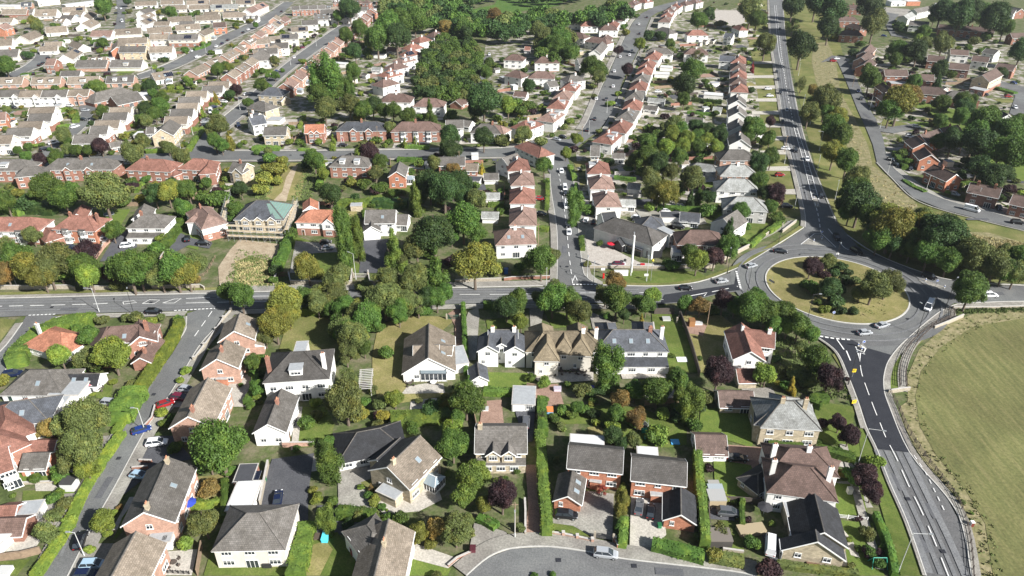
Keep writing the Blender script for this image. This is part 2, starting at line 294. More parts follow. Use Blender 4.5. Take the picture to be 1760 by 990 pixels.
# gardens: lawns, drives, patios traced one by one
for n_, m_, pts in [
 ('lawn','verge',[(0,548),(28,550),(0,588)]),
 ('lawn','verge',[(498,540),(590,540),(600,600),(560,640),(500,640),(480,600)]),
 ('lawn','dryturf',[(650,560),(700,543),(765,545),(780,552),(735,590),(700,590),(690,640),(695,680),(640,670),(640,610)]),
 ('lawn','dryturf',[(640,625),(690,640),(700,665),(760,668),(770,680),(650,700)]),
 ('lawn','brightturf',[(700,705),(760,700),(760,730),(672,728),(670,705)]),
 ('lawn','brightturf',[(831,640),(918,642),(915,668),(832,670)]),
 ('lawn','turf',[(835,550),(880,545),(885,562),(838,566)]),
 ('lawn','turf',[(935,535),(985,540),(1010,560),(950,565)]),
 ('lawn','turf',[(1120,540),(1170,541),(1198,640),(1144,645),(1125,600)]),
 ('lawn','dryturf',[(1172,541),(1240,543),(1262,560),(1255,600),(1270,650),(1200,640)]),
 ('lawn','brightturf',[(1205,703),(1290,700),(1300,730),(1292,770),(1200,742)]),
 ('lawn','turf',[(505,700),(560,700),(575,730),(565,768),(508,770)]),
 ('lawn','turf',[(525,930),(580,915),(612,960),(605,990),(520,990)]),
 ('lawn','dryturf',[(530,940),(560,930),(572,945),(550,990),(520,990)]),
 ('lawn','brightturf',[(708,960),(775,978),(770,990),(700,990)]),
 ('lawn','turf',[(955,730),(1060,728),(1070,765),(1150,770),(1180,765),(1180,735),(1100,700),(960,695)]),
 ('lawn','turf',[(950,897),(1000,905),(1016,922),(952,915)]),
 ('lawn','brightturf',[(1226,790),(1290,800),(1318,862),(1230,860)]),
 ('lawn','turf',[(1235,895),(1275,900),(1278,948),(1240,940)]),
 ('lawn','brightturf',[(1428,830),(1480,835),(1492,890),(1440,888)]),
 ('lawn','brightturf',[(1445,895),(1500,900),(1520,990),(1460,990)]),
 ('lawn','turf',[(1400,760),(1460,770),(1470,700),(1400,690)]),
 ('lawn','brightturf',[(15,808),(100,808),(112,825),(18,832)]),
 ('lawn','turf',[(40,844),(110,842),(112,862),(38,866)]),
 ('lawn','turf',[(0,966),(52,962),(30,990),(0,990)]),
 ('lawn','turf',[(362,950),(500,962),(515,990),(350,990)]),
 ('lawn','turf',[(195,930),(255,870),(240,850),(210,890)]),
 ('lawn','dryturf',[(340,820),(385,815),(380,860),(335,860)]),
 ('lawn','turf',[(160,660),(195,660),(190,688),(165,684)]),
 ('lawn','brightturf',[(170,362),(225,360),(200,400),(180,405)]),
 ('lawn','brightturf',[(325,395),(350,402),(340,430),(320,425)]),
 ('lawn','turf',[(505,405),(580,430),(640,470),(560,480),(500,470)]),
 ('lawn','dryturf',[(455,340),(500,280),(530,282),(515,345),(475,345)]),
 ('lawn','dryturf',[(590,355),(615,355),(612,375),(595,372)]),
 ('lawn','turf',[(1185,268),(1240,270),(1245,300),(1190,300)]),
 ('lawn','turf',[(1278,380),(1310,375),(1330,395),(1270,425),(1262,410)]),
 ('lawn','brightturf',[(1575,175),(1700,200),(1762,262),(1762,312),(1740,310),(1700,280)]),
 ('lawn','turf',[(1530,38),(1590,40),(1600,48),(1540,52)]),
 ('lawn','turf',[(1540,45),(1600,68),(1640,75),(1620,52)]),
 ('lawn','verge',[(1520,205),(1570,215),(1560,225),(1500,225)]),
 ('lawn','turf',[(1040,472),(1080,466),(1200,467),(1222,482),(1200,490),(1060,493)]),
 ('lawn','verge',[(1255,462),(1375,388),(1384,378),(1386,398),(1360,408),(1285,455)]),
 ('lawn','verge',[(1452,598),(1470,640),(1480,680),(1470,690),(1455,650),(1430,610)]),
 ('lawn','turf',[(1470,690),(1484,690),(1510,770),(1545,850),(1590,990),(1548,990),(1510,860),(1480,790)]),
 ('lawn','turf',[(1524,640),(1532,612),(1548,608),(1552,640),(1548,668),(1528,672)]),
 ('lawn','verge',[(1556,600),(1580,570),(1632,530),(1640,545),(1600,575),(1565,605)]),
 ('building_plot','earth',[(378,500),(375,460),(395,430),(412,412),(480,420),(470,470),(460,496)]),
 ('building_plot','verge',[(400,490),(405,450),(430,440),(470,450),(475,490)]),
 ('dirt_track','earth',[(470,345),(485,330),(492,305),(505,285),(512,285),(503,310),(495,335),(492,347)]),
 ('driveway','drivetarmac',[(172,450),(205,395),(232,402),(236,425),(190,450)]),
 ('driveway','drivetarmac',[(272,455),(308,400),(330,410),(366,418),(360,428),(325,422),(300,435),(285,455)]),
 ('driveway','footway',[(498,470),(508,415),(575,420),(580,434),(540,436),(510,440),(512,470)]),
 ('driveway','drivetarmac',[(617,470),(624,410),(672,412),(660,440),(665,470)]),
 ('driveway','drivetarmac',[(440,870),(468,790),(540,780),(530,850),(530,895),(500,900)]),
 ('driveway','footway',[(582,875),(580,790),(600,770),(632,790),(650,820),(620,830),(640,862),(650,880),(640,900),(600,890)]),
 ('patio','slabs',[(625,850),(665,860),(700,850),(750,830),(760,860),(720,880),(660,885)]),
 ('driveway','slabs',[(670,930),(705,932),(790,962),(770,978),(710,962),(690,990),(680,990)]),
 ('driveway','footway',[(815,900),(870,915),(880,944),(830,962),(800,985)]),
 ('driveway','footway',[(963,880),(1000,850),(1010,845),(1055,850),(1052,930),(1020,925),(985,905),(948,900),(948,878)]),
 ('driveway','slabs',[(1085,840),(1140,850),(1140,880),(1145,920),(1112,955),(1082,940)]),
 ('side_lane','brickpave',[(903,800),(925,800),(930,870),(932,918),(903,918),(908,870)]),
 ('driveway','brickpave',[(1245,765),(1312,770),(1312,800),(1245,782)]),
 ('driveway','drivetarmac',[(1305,910),(1340,925),(1335,985),(1322,960)]),
 ('driveway','drivetarmac',[(885,705),(920,705),(915,760),(900,762)]),
 ('driveway','footway',[(796,560),(806,535),(822,530),(824,545),(818,620),(800,620)]),
 ('driveway','brickpave',[(770,540),(792,527),(797,560),(796,636),(782,636),(782,560)]),
 ('patio','slabs',[(700,665),(730,660),(762,660),(765,676),(690,678)]),
 ('patio','slabs',[(905,640),(960,640),(1020,640),(1020,655),(930,660)]),
 ('driveway','footway',[(910,530),(935,532),(930,560),(912,568)]),
 ('driveway','footway',[(1012,535),(1035,545),(1060,560),(1020,570)]),
 ('terrace','paving',[(1062,632),(1140,630),(1145,650),(1070,652)]),
 ('allotment_bed','brickpave',[(830,690),(862,688),(866,730),(824,732)]),
 ('patio','slabs',[(500,775),(508,700),(520,700),(512,770)]),
 ('patio','slabs',[(1432,775),(1470,790),(1475,808),(1425,800)]),
 ('patio','slabs',[(1448,910),(1465,930),(1478,960),(1462,955)]),
 ('pub_forecourt','paving',[(1003,396),(1016,410),(1100,452),(1135,455),(1140,462),(1012,462),(1003,440)]),
 ('car_park','footway',[(996,372),(1024,374),(1030,412),(1002,412)]),
 ('yard','footway',[(1090,360),(1200,360),(1215,385),(1130,400),(1160,395),(1100,372)]),
 ('patio','slabs',[(150,835),(60,830),(62,845),(150,845)]),
 ('driveway','slabs',[(262,672),(290,672),(300,700),(275,730),(255,745),(240,740)]),
 ('driveway','drivetarmac',[(250,750),(300,750),(330,790),(285,800),(240,830),(215,850),(200,842)]),
 ('driveway','footway',[(135,935),(200,935),(190,960),(180,990),(120,990),(125,960)]),
 ('patio','slabs',[(274,950),(340,945),(330,990),(270,990)]),
 ('patio','slabs',[(395,668),(430,668),(435,700),(400,700)]),
 ('patio','slabs',[(20,905),(70,930),(60,945),(0,950),(0,915)]),
 ('playing_patch','brickpave',[(1172,560),(1190,548),(1215,560),(1208,578),(1185,574)]),
 ('backyard','drivetarmac',[(1216,868),(1262,870),(1262,896),(1216,893)]),
 ('tennis_court','paving',[(1216,30),(1230,18),(1280,18),(1280,40),(1258,46)]),
 ('car_park','footway',[(1515,12),(1562,16),(1580,25),(1530,30),(1510,24)])]:
    sheet(n_, pts, m_, .11 if m_ in ('turf','brightturf','dryturf','verge','longgrass','earth') else .17, block=(m_ in ('drivetarmac','paving','slabs','brickpave','footway')))
# roads
ROADS = {
 'main_road': [(-120,515),(0,515),(200,510),(400,505),(600,500),(780,497),(958,494),(1035,492),(1130,494),(1200,487),(1262,468),(1300,480),(1290,500),(1240,505),(1180,521),(1130,524),(1000,522),(800,523),(640,526),(400,533),(130,540),(0,546),(-120,550)],
 'north_road': [(1262,468),(1290,452),(1350,415),(1384,392),(1384,370),(1373,320),(1363,280),(1355,250),(1345,200),(1335,130),(1325,60),(1322,-20),(1345,-20),(1348,50),(1353,100),(1362,150),(1372,200),(1385,250),(1402,300),(1418,345),(1440,385),(1475,425),(1500,436),(1440,460)],
 'east_road': [(1500,436),(1560,462),(1640,485),(1700,491),(1760,493),(1900,496),(1900,516),(1760,519),(1690,521),(1640,522),(1610,540),(1560,520)],
 'south_east_road': [(1404,580),(1430,598),(1444,615),(1457,645),(1474,690),(1489,735),(1508,775),(1530,832),(1560,900),(1594,1000),(1670,1000),(1662,940),(1652,905),(1625,855),(1585,805),(1562,780),(1545,735),(1527,700),(1518,670),(1519,642),(1530,615),(1560,580),(1630,528),(1560,520),(1440,560)],
 'side_road': [(322,540),(322,560),(318,573),(296,610),(266,650),(240,690),(210,742),(172,804),(135,870),(107,920),(70,992),(40,1060),(90,1060),(115,992),(137,947),(165,893),(197,837),(240,757),(262,720),(290,680),(320,630),(345,590),(372,560),(392,530),(360,528)],
 'corner_road': [(0,650),(-40,690),(-60,640),(0,606),(38,558),(45,545),(70,540),(100,545),(60,566),(35,590),(18,622)],
 'ridge_road': [(963,492),(959,480),(958,400),(953,360),(948,330),(946,300),(935,282),(915,266),(925,240),(962,255),(975,270),(985,300),(988,340),(992,380),(997,420),(1000,460),(1010,480),(1030,492)],
 'long_road': [(958,262),(975,242),(1000,225),(1012,205),(1022,180),(1035,150),(1046,130),(1058,100),(1072,70),(1087,40),(1100,25),(1125,12),(1200,-8),(1230,-8),(1160,12),(1130,22),(1118,30),(1108,55),(1100,80),(1085,112),(1070,140),(1062,165),(1050,195),(1038,215),(1020,232),(990,255),(975,270)],
 'cross_street': [(-60,276),(100,272),(330,262),(344,236),(352,228),(372,235),(365,258),(400,260),(500,261),(700,259),(860,256),(925,240),(975,240),(985,256),(930,268),(860,270),(700,272),(500,275),(350,276),(100,284),(-60,290)],
 'brick_row_road': [(350,262),(352,232),(376,208),(400,190),(440,155),(470,125),(500,103),(540,72),(575,50),(610,30),(640,8),(660,8),(630,30),(600,50),(560,78),(520,106),(490,130),(460,160),(428,190),(400,215),(372,236),(366,262)],
 'estate_road': [(236,130),(262,120),(290,110),(315,98),(335,86),(355,75),(385,60),(410,50),(440,35),(470,18),(488,4),(505,4),(490,20),(462,38),(440,52),(405,65),(380,80),(355,92),(335,103),(300,118),(262,131),(240,137)],
 'bend_road': [(-20,150),(10,130),(40,116),(60,100),(62,88),(75,77),(97,69),(104,72),(92,85),(84,98),(74,112),(50,122),(25,134),(0,150)],
 'close_road': [(112,232),(130,210),(140,195),(136,185),(142,178),(165,176),(165,190),(155,203),(150,215),(128,235)],
 'top_close': [(196,52),(202,25),(200,0),(222,0),(214,25),(216,50)],
 'bottom_crescent': [(785,1030),(802,990),(840,960),(879,945),(942,942),(1005,950),(1065,962),(1130,970),(1255,984),(1300,992),(1400,1030),(1000,1100)],
 'park_side_road': [(1410,108),(1432,104),(1440,108),(1450,130),(1460,155),(1474,190),(1490,225),(1500,250),(1507,280),(1535,308),(1570,341),(1620,361),(1700,382),(1762,397),(1900,420),(1900,405),(1762,384),(1700,365),(1632,347),(1585,327),(1550,302),(1532,285),(1522,262),(1518,240),(1505,205),(1490,180),(1478,150),(1466,125),(1452,98),(1430,96)],
 'estate_lane': [(1502,225),(1535,230),(1575,222),(1572,213),(1530,219),(1498,214)],
 'far_east_road': [(1690,135),(1720,140),(1762,150),(1762,210),(1735,195),(1745,165),(1710,150),(1690,145)],
 'knoll_lane': [(800,170),(815,130),(832,100),(842,90),(846,105),(838,130),(822,168),(810,175)],
 'parade_road': [(1515,20),(1525,50),(1532,62),(1560,66),(1580,72),(1540,58),(1532,42),(1545,25)],
 'left_lane': [(70,268),(82,250),(95,240),(104,246),(92,262),(88,272)]}
RZ = {}
for i, (k, pts) in enumerate(ROADS.items()):
    sheet(k, pts, 'tarmac', .235+.002*(i % 3), block=True)
CX, CY = 98.4, 190.1
ring = [(CX+31*math.cos(t*math.pi/36), CY+31*math.sin(t*math.pi/36)) for t in range(72)]
o = sheet('roundabout_road', ring, 'tarmac', .29, world=True, block=True)
isl = [(CX+20.2*math.cos(t*math.pi/36), CY+20.2*math.sin(t*math.pi/36)) for t in range(72)]
sheet('roundabout_grass', isl, 'dryturf', .45, world=True)
P = [Vector((x, y, 0)) for x, y in isl]+[Vector((*isl[0], 0))]
ribbon('kerb', P, -.35, .05, 'kerbstone', .25, .49)
sheet('new_surface', [(1408,581),(1432,598),(1446,616),(1459,646),(1476,690),(1491,735),(1509,774),(1565,780),(1545,737),(1527,701),(1518,671),(1519,643),(1532,612),(1490,600),(1462,585)], 'newtarmac', .36)
sheet('new_surface', [(1142,508),(1262,490),(1266,470),(1273,500),(1240,504),(1178,520),(1135,523)], 'newtarmac', .36)
# kerbs and footways: polylines, footway on the left-hand side of the direction of travel when positive
def footway(pts, side, w=1.8, vmat='footway', kerb=True, gap=0.0):
    P = wline(pts)
    if kerb: ribbon('kerb', P, 0, .22*side, 'kerbstone', .2, .36)
    ribbon('footway', P, (.2+gap)*side, (.2+gap+w)*side, vmat, .325)
footway([(-60,514),(0,514),(200,509),(378,505)], 1, 1.6)
footway([(-60,514),(0,514),(200,509),(378,505)], 1, 1.6, 'verge', False, 1.65)
footway([(400,504),(600,499),(780,496),(958,492)], 1, 3.2)
footway([(958,492),(958,400),(948,330),(946,300)], 1, 2.2)
footway([(1030,492),(1008,478),(1000,458),(992,380),(987,330),(984,298)], -1, 2.2)
footway([(1036,491),(1130,493),(1200,486),(1258,466),(1290,450),(1350,413),(1382,392)], 1, 1.6, 'verge', True)
footway([(1012,462),(1120,463),(1200,462),(1240,450),(1290,425),(1340,398),(1368,382)], 1, 1.7, 'footway', False)
footway([(100,546),(180,541),(322,537)], -1, 2.0)
footway([(398,535),(560,529),(700,527),(880,524),(1130,526)], -1, 2.2)
footway([(322,545),(321,560),(316,575),(264,652),(208,744),(170,806),(133,872),(105,922),(68,994)], -1, 1.7)
footway([(388,540),(372,562),(345,592),(320,632),(290,682),(262,722),(240,758),(197,838),(165,895),(115,994)], 1, 2.6)
footway([(40,556),(0,607),(-60,640)], -1, 1.8)
footway([(100,546),(60,568),(36,592),(18,624),(0,651)], 1, 1.5)
footway([(802,992),(840,960),(879,945),(942,942),(1005,950),(1065,962),(1130,970),(1255,984),(1300,993)], 1, 3.2)
footway([(1406,581),(1430,598),(1444,615),(1457,645),(1474,690),(1489,735),(1508,775),(1530,832),(1560,900),(1592,992)], -1, .5)
footway([(1460,640),(1480,690),(1496,740)], -1, 1.5, 'footway', False, .5)
footway([(1482,770),(1500,830),(1522,900),(1548,975),(1552,992)], -1, 1.6, 'footway', False, 3)
footway([(1668,992),(1652,905),(1625,855),(1562,780),(1527,700),(1518,670),(1519,642),(1530,615),(1560,582),(1628,529),(1690,521),(1762,519)], -1, 1.5)
footway([(1640,524),(1760,520)], -1, 2.4, 'footway', False, 0)
footway([(1762,492),(1640,484),(1560,461),(1500,435),(1455,405)], -1, .3)
footway([(1384,392),(1384,370),(1373,320),(1363,280),(1355,250),(1345,200),(1335,130),(1325,60),(1322,0)], 1, 1.5)
footway([(1436,382),(1402,300),(1385,250),(1372,200),(1362,150),(1353,100),(1348,50),(1345,0)], -1, .4)
footway([(1507,280),(1535,309),(1570,342),(1620,362),(1700,383),(1762,398)], -1, .3)
footway([(1522,262),(1532,285),(1550,302),(1585,327),(1632,347),(1700,365),(1762,384)], 1, 2.5)
footway([(1000,224),(1012,204),(1034,150),(1057,100),(1071,70),(1086,40),(1100,24)], 1, 3.0)
footway([(1022,232),(1040,215),(1064,165),(1087,112),(1102,80),(1110,55),(1120,30)], -1, 2.4)
footway([(376,260),(500,260),(700,258),(860,255),(905,250)], 1, 1.8)
footway([(-60,291),(100,285),(350,277),(500,276),(700,273),(860,271),(915,270)], -1, 1.8)
footway([(376,208),(440,155),(500,103),(575,50),(640,8)], 1, 2.4)
footway([(372,236),(428,190),(490,130),(560,78),(630,30)], -1, 2.0)
footway([(240,137),(300,119),(355,93),(405,66),(462,39),(490,21)], -1, 1.6)
footway([(236,129),(290,109),(335,85),(385,59),(440,34),(488,4)], 1, 1.6)
footway([(10,129),(40,115),(60,99),(62,87),(75,76)], 1, 1.6)
footway([(0,151),(50,123),(74,113),(84,99),(92,86)], -1, 1.6)
footway([(112,231),(130,209),(140,194)], 1, 1.6)
footway([(128,236),(150,216),(155,204),(165,191)], -1, 1.6)
# driveways crossing the wide verge west of the north road
for y in (40, 62, 84, 108, 132, 150, 172, 194, 216, 238, 262, 290, 330):
    xr = np.interp(y, [0, 60, 130, 200, 250, 280, 320, 370], [1322, 1325, 1335, 1345, 1355, 1363, 1373, 1384])
    h = 1.2+y/90; sheet('driveway', [(xr-52, y-h*.6), (xr, y-h), (xr, y+h), (xr-52, y+h*.9)], 'slabs', .18)
# painted markings: dashes along lines
def dashes(pts, on, off, w=.15, mat='roadpaint', z=.42, name='road_marking', k=4):
    P = wline(pts, k); mb = MB(); c = P[len(P)//2].copy(); acc = 0; draw = True; seg = on; cur = [P[0]]; out = []
    for i in range(len(P)-1):
        a, b = P[i], P[i+1]; L = (b-a).length; t = 0
        while L-t > seg:
            t += seg; p = a.lerp(b, t/L); cur.append(p)
            if draw: out.append(cur)
            cur = [p]; draw = not draw; seg = on if draw else off
        seg -= L-t; cur.append(b)
    if draw and len(cur) > 1: out.append(cur)
    ZC['n'] += 1; z = z+.0011*(ZC['n'] % 40)
    for s in out:
        A = offs(s, w); B = offs(s, -w)
        for i in range(len(s)-1):
            mb.quad([(B[i].x-c.x, B[i].y-c.y, z), (B[i+1].x-c.x, B[i+1].y-c.y, z), (A[i+1].x-c.x, A[i+1].y-c.y, z), (A[i].x-c.x, A[i].y-c.y, z)])
    if mb.f:
        o = link(name, mb.mesh(name, [MATS[mat]]), None, (c.x, c.y, 0)); o['kind'] = 'structure'
dashes([(-20,529),(150,525),(190,523)], 4, 2, .14)
for q in [[(212,521),(230,519),(236,522),(213,525),(212,521)], [(245,524),(258,517),(275,518),(265,524),(245,524)], [(280,523),(300,516),(312,515),(300,523),(280,523)]]:
    dashes(q, 99, 1, .12, k=1)
dashes([(320,515),(400,512),(520,510)], 7, 2, .12); dashes([(320,523),(400,521),(500,519)], 7, 2, .12)
dashes([(790,508),(860,508),(960,506),(1130,505)], 6, 3, .12)
dashes([(870,514),(1040,514),(1140,517)], 6, 3, .1)
dashes([(300,536),(370,532)], .7, .4, .22); dashes([(50,544),(98,542)], .7, .4, .2); dashes([(365,537),(335,580)], 3, 2, .12)
dashes([(984,491),(1028,491)], .7, .4, .3); dashes([(984,489),(978,440),(972,380),(964,320),(958,290)], 3, 3, .12)
dashes([(988,475),(985,484),(992,484),(988,475)], 99, 1, .12, k=1)
dashes([(1265,468),(1268,480),(1273,499)], .9, .5, .3); dashes([(1178,512),(1222,504),(1268,494)], 6, 3, .15)
dashes([(1200,508),(1215,505),(1210,511)], 99, 1, .15, k=1)
dashes([(1408,580),(1434,584),(1460,586)], .9, .5, .3)
dashes([(1438,586),(1450,603)], 99, 1, .15, k=1); dashes([(1454,605),(1461,622)], 99, 1, .15, k=1)
dashes([(1470,598),(1472,603),(1484,608),(1487,602),(1480,596)], 99, 1, .16, k=1)
dashes([(1474,609),(1477,624),(1478,609),(1486,611)], 99, 1, .16, k=1)
dashes([(1478,630),(1482,650),(1500,700),(1512,730),(1522,755),(1540,790),(1560,835),(1580,875),(1600,920),(1630,995)], 5, 2.6, .09)
dashes([(1570,785),(1590,815),(1605,845),(1622,880)], 1.2, 1.2, .08)
for s in (-.55, .55):
    pass
dashes([(1334,10),(1340,70),(1348,130),(1356,180)], 4, 3, .14)
dashes([(1331,10),(1337,80),(1345,120)], 99, 1, .12)
dashes([(1364,220),(1376,262),(1388,310),(1396,345)], 99, 1, .12); dashes([(1369,220),(1383,262),(1397,310),(1407,345)], 99, 1, .12)
for t in range(16):
    y = 222+t*8; xa = np.interp(y, [220, 262, 310, 345], [1364, 1376, 1388, 1396]); xb = np.interp(y, [220, 262, 310, 345], [1369, 1383, 1397, 1407])
    dashes([(xa, y), (xb, y+2)], 99, 1, .13)
dashes([(1358,185),(1364,220)], 3, 3, .14)
dashes([(1400,350),(1406,372),(1410,400)], 3, 2, .14)
dashes([(1423,395),(1440,415),(1453,429),(1470,433)], 9, 1, .14)
dashes([(1240,0),(1175,8)], 3, 3, .1)
sheet('splitter_island', [(1378,421),(1398,406),(1412,406),(1432,426)], 'footway', .41)
dashes([(1376,422),(1399,404),(1412,404),(1436,427)], 99, 1, .13, z=.47, k=1)
sheet('splitter_island', [(1578,483),(1584,481),(1626,496),(1600,500)], 'footway', .41)
sheet('splitter_island', [(1474,596),(1482,592),(1490,602),(1478,600)], 'footway', .41)
sheet('splitter_island', [(1395,340),(1402,338),(1410,358),(1400,358)], 'footway', .41)
# worn lanes, repair patches and inspection covers in the carriageways
for pts in ([(1478,640),(1500,700),(1525,760),(1560,835),(1600,920),(1630,992)],):
    P = wline(pts)
    for d, w_ in ((2.9, 1.3), (1.1, .8), (-1.3, .9), (-3.2, 1.3)): ribbon('worn_lane', P[9:], d-w_/2, d+w_/2, 'worntarmac', .34)
for pts in ([(-20,528),(200,523),(400,519),(600,512),(800,508),(1100,508)], [(1338,20),(1345,90),(1354,160),(1366,230),(1380,290),(1396,350)], [(300,570),(250,670),(190,770),(130,880),(95,960)]):
    P = wline(pts); big = pts[0][0] < 0
    for d in ((2.9, 1.5, -1.5, -2.9) if pts[0][0] != 300 else (1.0, -.9)): ribbon('worn_lane', P, d-.35, d+.35, 'worntarmac', .34)
for t in range(3):
    q = [(CX+(23+t*2.9)*math.cos(a*math.pi/30), CY+(23+t*2.9)*math.sin(a*math.pi/30)) for a in range(61)]
    ribbon('worn_lane', [Vector((x, y, 0)) for x, y in q], -.3, .3, 'worntarmac', .40)
q = random.Random(3)
for x, y, a_, b_ in [(120,533,5,1.4),(350,515,7,1.6),(560,514,4,1.6),(870,500,6,1.6),(1100,510,6,1.5),(970,430,1.4,5),(968,350,1.4,6),(1385,300,1.6,9),(1350,170,1.6,12),(1030,170,1.8,9),(1075,80,1.6,10),(600,268,8,1.6),(820,264,7,1.5),(200,280,6,1.4),(460,150,2,7),(300,110,5,2),(1580,930,1.5,6),(1540,830,1.4,5),(1600,880,1.3,4),(230,720,1.3,5),(180,840,1.4,6),(1150,985,5,1.5),(1560,325,4,2),(1680,378,8,1.5),(1490,200,1.6,8),(1700,505,8,1.6),(1340,470,3,2),(1400,430,4,2)]:
    p = U(x, y); t = R(q.uniform(-6, 6)); c_, s_ = math.cos(t), math.sin(t)
    sheet('road_patch', [(p.x+u*a_*.5*c_-v*b_*.5*s_, p.y+u*a_*.5*s_+v*b_*.5*c_) for u, v in ((-1, -1), (1, -1), (1, 1), (-1, 1))], 'patchtarmac', .345, world=True)
for x, y in [(90,530),(260,522),(470,518),(700,510),(1010,505),(975,460),(966,320),(1395,320),(1362,200),(1040,150),(265,680),(205,790),(1560,860),(1620,950),(960,965),(1090,975),(1300,470),(1560,550),(1650,505),(700,266),(500,268)]:
    p = U(x, y); sheet('inspection_cover', [(p.x-.45, p.y-.45), (p.x+.45, p.y-.45), (p.x+.45, p.y+.45), (p.x-.45, p.y+.45)], 'newtarmac', .395, world=True)
# ================================================================== BUILDERS
def win_mesh(w, h, bays=2, frame=white, gl=glass):
    def f():
        mb = MB(); t = .075
        # local: x along the wall, y outwards (0 = wall face), z up from sill
        mb.box(-w/2, w/2, 0, .05, 0, h, 1)
        mb.box(-w/2, -w/2+t, .0, .10, -.01, h+.01, 0); mb.box(w/2-t, w/2, .0, .10, -.01, h+.01, 0)
        mb.box(-w/2+t, w/2-t, .0, .10, h-t, h+.01, 0); mb.box(-w/2+t, w/2-t, .0, .10, -.01, t, 0)
        for i in range(1, bays): x = -w/2+w*i/bays; mb.box(x-.035, x+.035, .0, .09, t, h-t, 0)
        if h < 1.6: mb.box(-w/2+t, w/2-t, .0, .085, h*.68, h*.68+.05, 0)
        mb.box(-w/2-.08, w/2+.08, 0, .16, -.1, -.012, 0)
        return mb.mesh('window', [frame, gl])
    return cached(('win', round(w, 1), round(h, 1), bays, frame.name), f)
def door_mesh(col=0):
    def f():
        mb = MB(); mb.box(-.55, .55, 0, .07, 0, 2.15, 0); mb.box(-.43, .43, .0, .1, .03, 2.03, 1); mb.box(-.25, .25, 0, .12, 1.3, 1.85, 2)
        return mb.mesh('door', [white, [flat('door_green', (.03, .07, .05), .4), flat('door_red', (.25, .02, .02), .4), flat('door_white', (.7, .7, .68), .4), flat('door_wood', (.14, .07, .035), .5)][col], glass])
    return cached(('door', col), f)
def garage_door_mesh(dark=False):
    def f():
        mb = MB(); mb.box(-1.2, 1.2, 0, .06, 0, 2.15, 0)
        for i in range(7): mb.box(-1.14, 1.14, .0, .09, .08+i*.29, .3+i*.29, 0)
        return mb.mesh('garage_door', [blacksteel if dark else white])
    return cached(('gd', dark), f)
def roof_prism(L, W, e, h, kind, mat, ov=.35, rt=None, th=.16):
    """roof in local axes: ridge along x"""
    p = (h-e)/(W/2); z0 = e-ov*p; X = L/2+(ov if kind == 'h' else ov*.8); Y = W/2+ov; mb = MB()
    if kind == 'h':
        r = max(.02, (L-W)/2); z0b = z0-.14
        A, B, C, D = (-X, -Y, z0), (X, -Y, z0), (X, Y, z0), (-X, Y, z0); R0, R1 = (-r, 0, h), (r, 0, h)
        mb.quad([A, B, R1, R0]); mb.quad([C, D, R0, R1]); mb.quad([B, C, R1]); mb.quad([D, A, R0])
        a, b, c, d = [(q[0], q[1], z0b) for q in (A, B, C, D)]
        mb.quad([A, a, b, B], 1); mb.quad([B, b, c, C], 1); mb.quad([C, c, d, D], 1); mb.quad([D, d, a, A], 1); mb.quad([a, d, c, b], 1)
        for s, e_ in ((A, R0), (D, R0), (B, R1), (C, R1)): mb.bar(Vector(s)+Vector((0, 0, .02)), Vector(e_)+Vector((0, 0, .02)), .13, 2, n=5)
        if r > .3: mb.bar((-r, 0, h+.02), (r, 0, h+.02), .14, 2, n=5)
    else:
        n = [(-Y, z0), (0, h), (Y, z0)]
        for s in (-1, 1):
            q = [(-X, s*Y, z0), (X, s*Y, z0), (X, 0, h), (-X, 0, h)]; u = [(x, y, z-th) for x, y, z in q]
            if s > 0: q.reverse()
            mb.quad(q, 0); mb.quad(u if s > 0 else u[::-1], 1)
            # eave edge and verges
            mb.quad([(-X, s*Y, z0), (-X, s*Y, z0-th), (X, s*Y, z0-th), (X, s*Y, z0)], 1)
            for sx in (-1, 1):
                mb.quad([(sx*X, s*Y, z0), (sx*X, 0, h), (sx*X, 0, h-th), (sx*X, s*Y, z0-th)], 1)
        mb.bar((-X, 0, h+.02), (X, 0, h+.02), .14, 2, n=5)
    return mb.mesh('roof', [mat, white, rt or mat], uv=True)
def barge_mesh(L, W, e, h, ov=.35):
    """white bargeboard at the +x gable end"""
    p = (h-e)/(W/2); X = L/2+ov*.8; Y = W/2+ov; z0 = e-ov*p; mb = MB()
    for s in (-1, 1):
        q = [(X+.02, s*Y, z0+.05), (X+.02, 0, h+.06), (X+.02, 0, h-.26), (X+.02, s*Y, z0-.24)]
        q2 = [(x+.06, y, z) for x, y, z in q]
        mb.quad(q); mb.quad(q2[::-1])
        for i in range(4): j = (i+1) % 4; mb.quad([q[i], q[j], q2[j], q2[i]])
    return mb.mesh('bargeboard', [white])
def gutter_mesh(L, W, e, h, ov=.35):
    p = (h-e)/(W/2); z0 = e-ov*p; mb = MB(); mb.box(-L/2-.2, L/2+.2, W/2+ov+.01, W/2+ov+.12, z0-.16, z0-.04)
    return mb.mesh('gutter', [white])
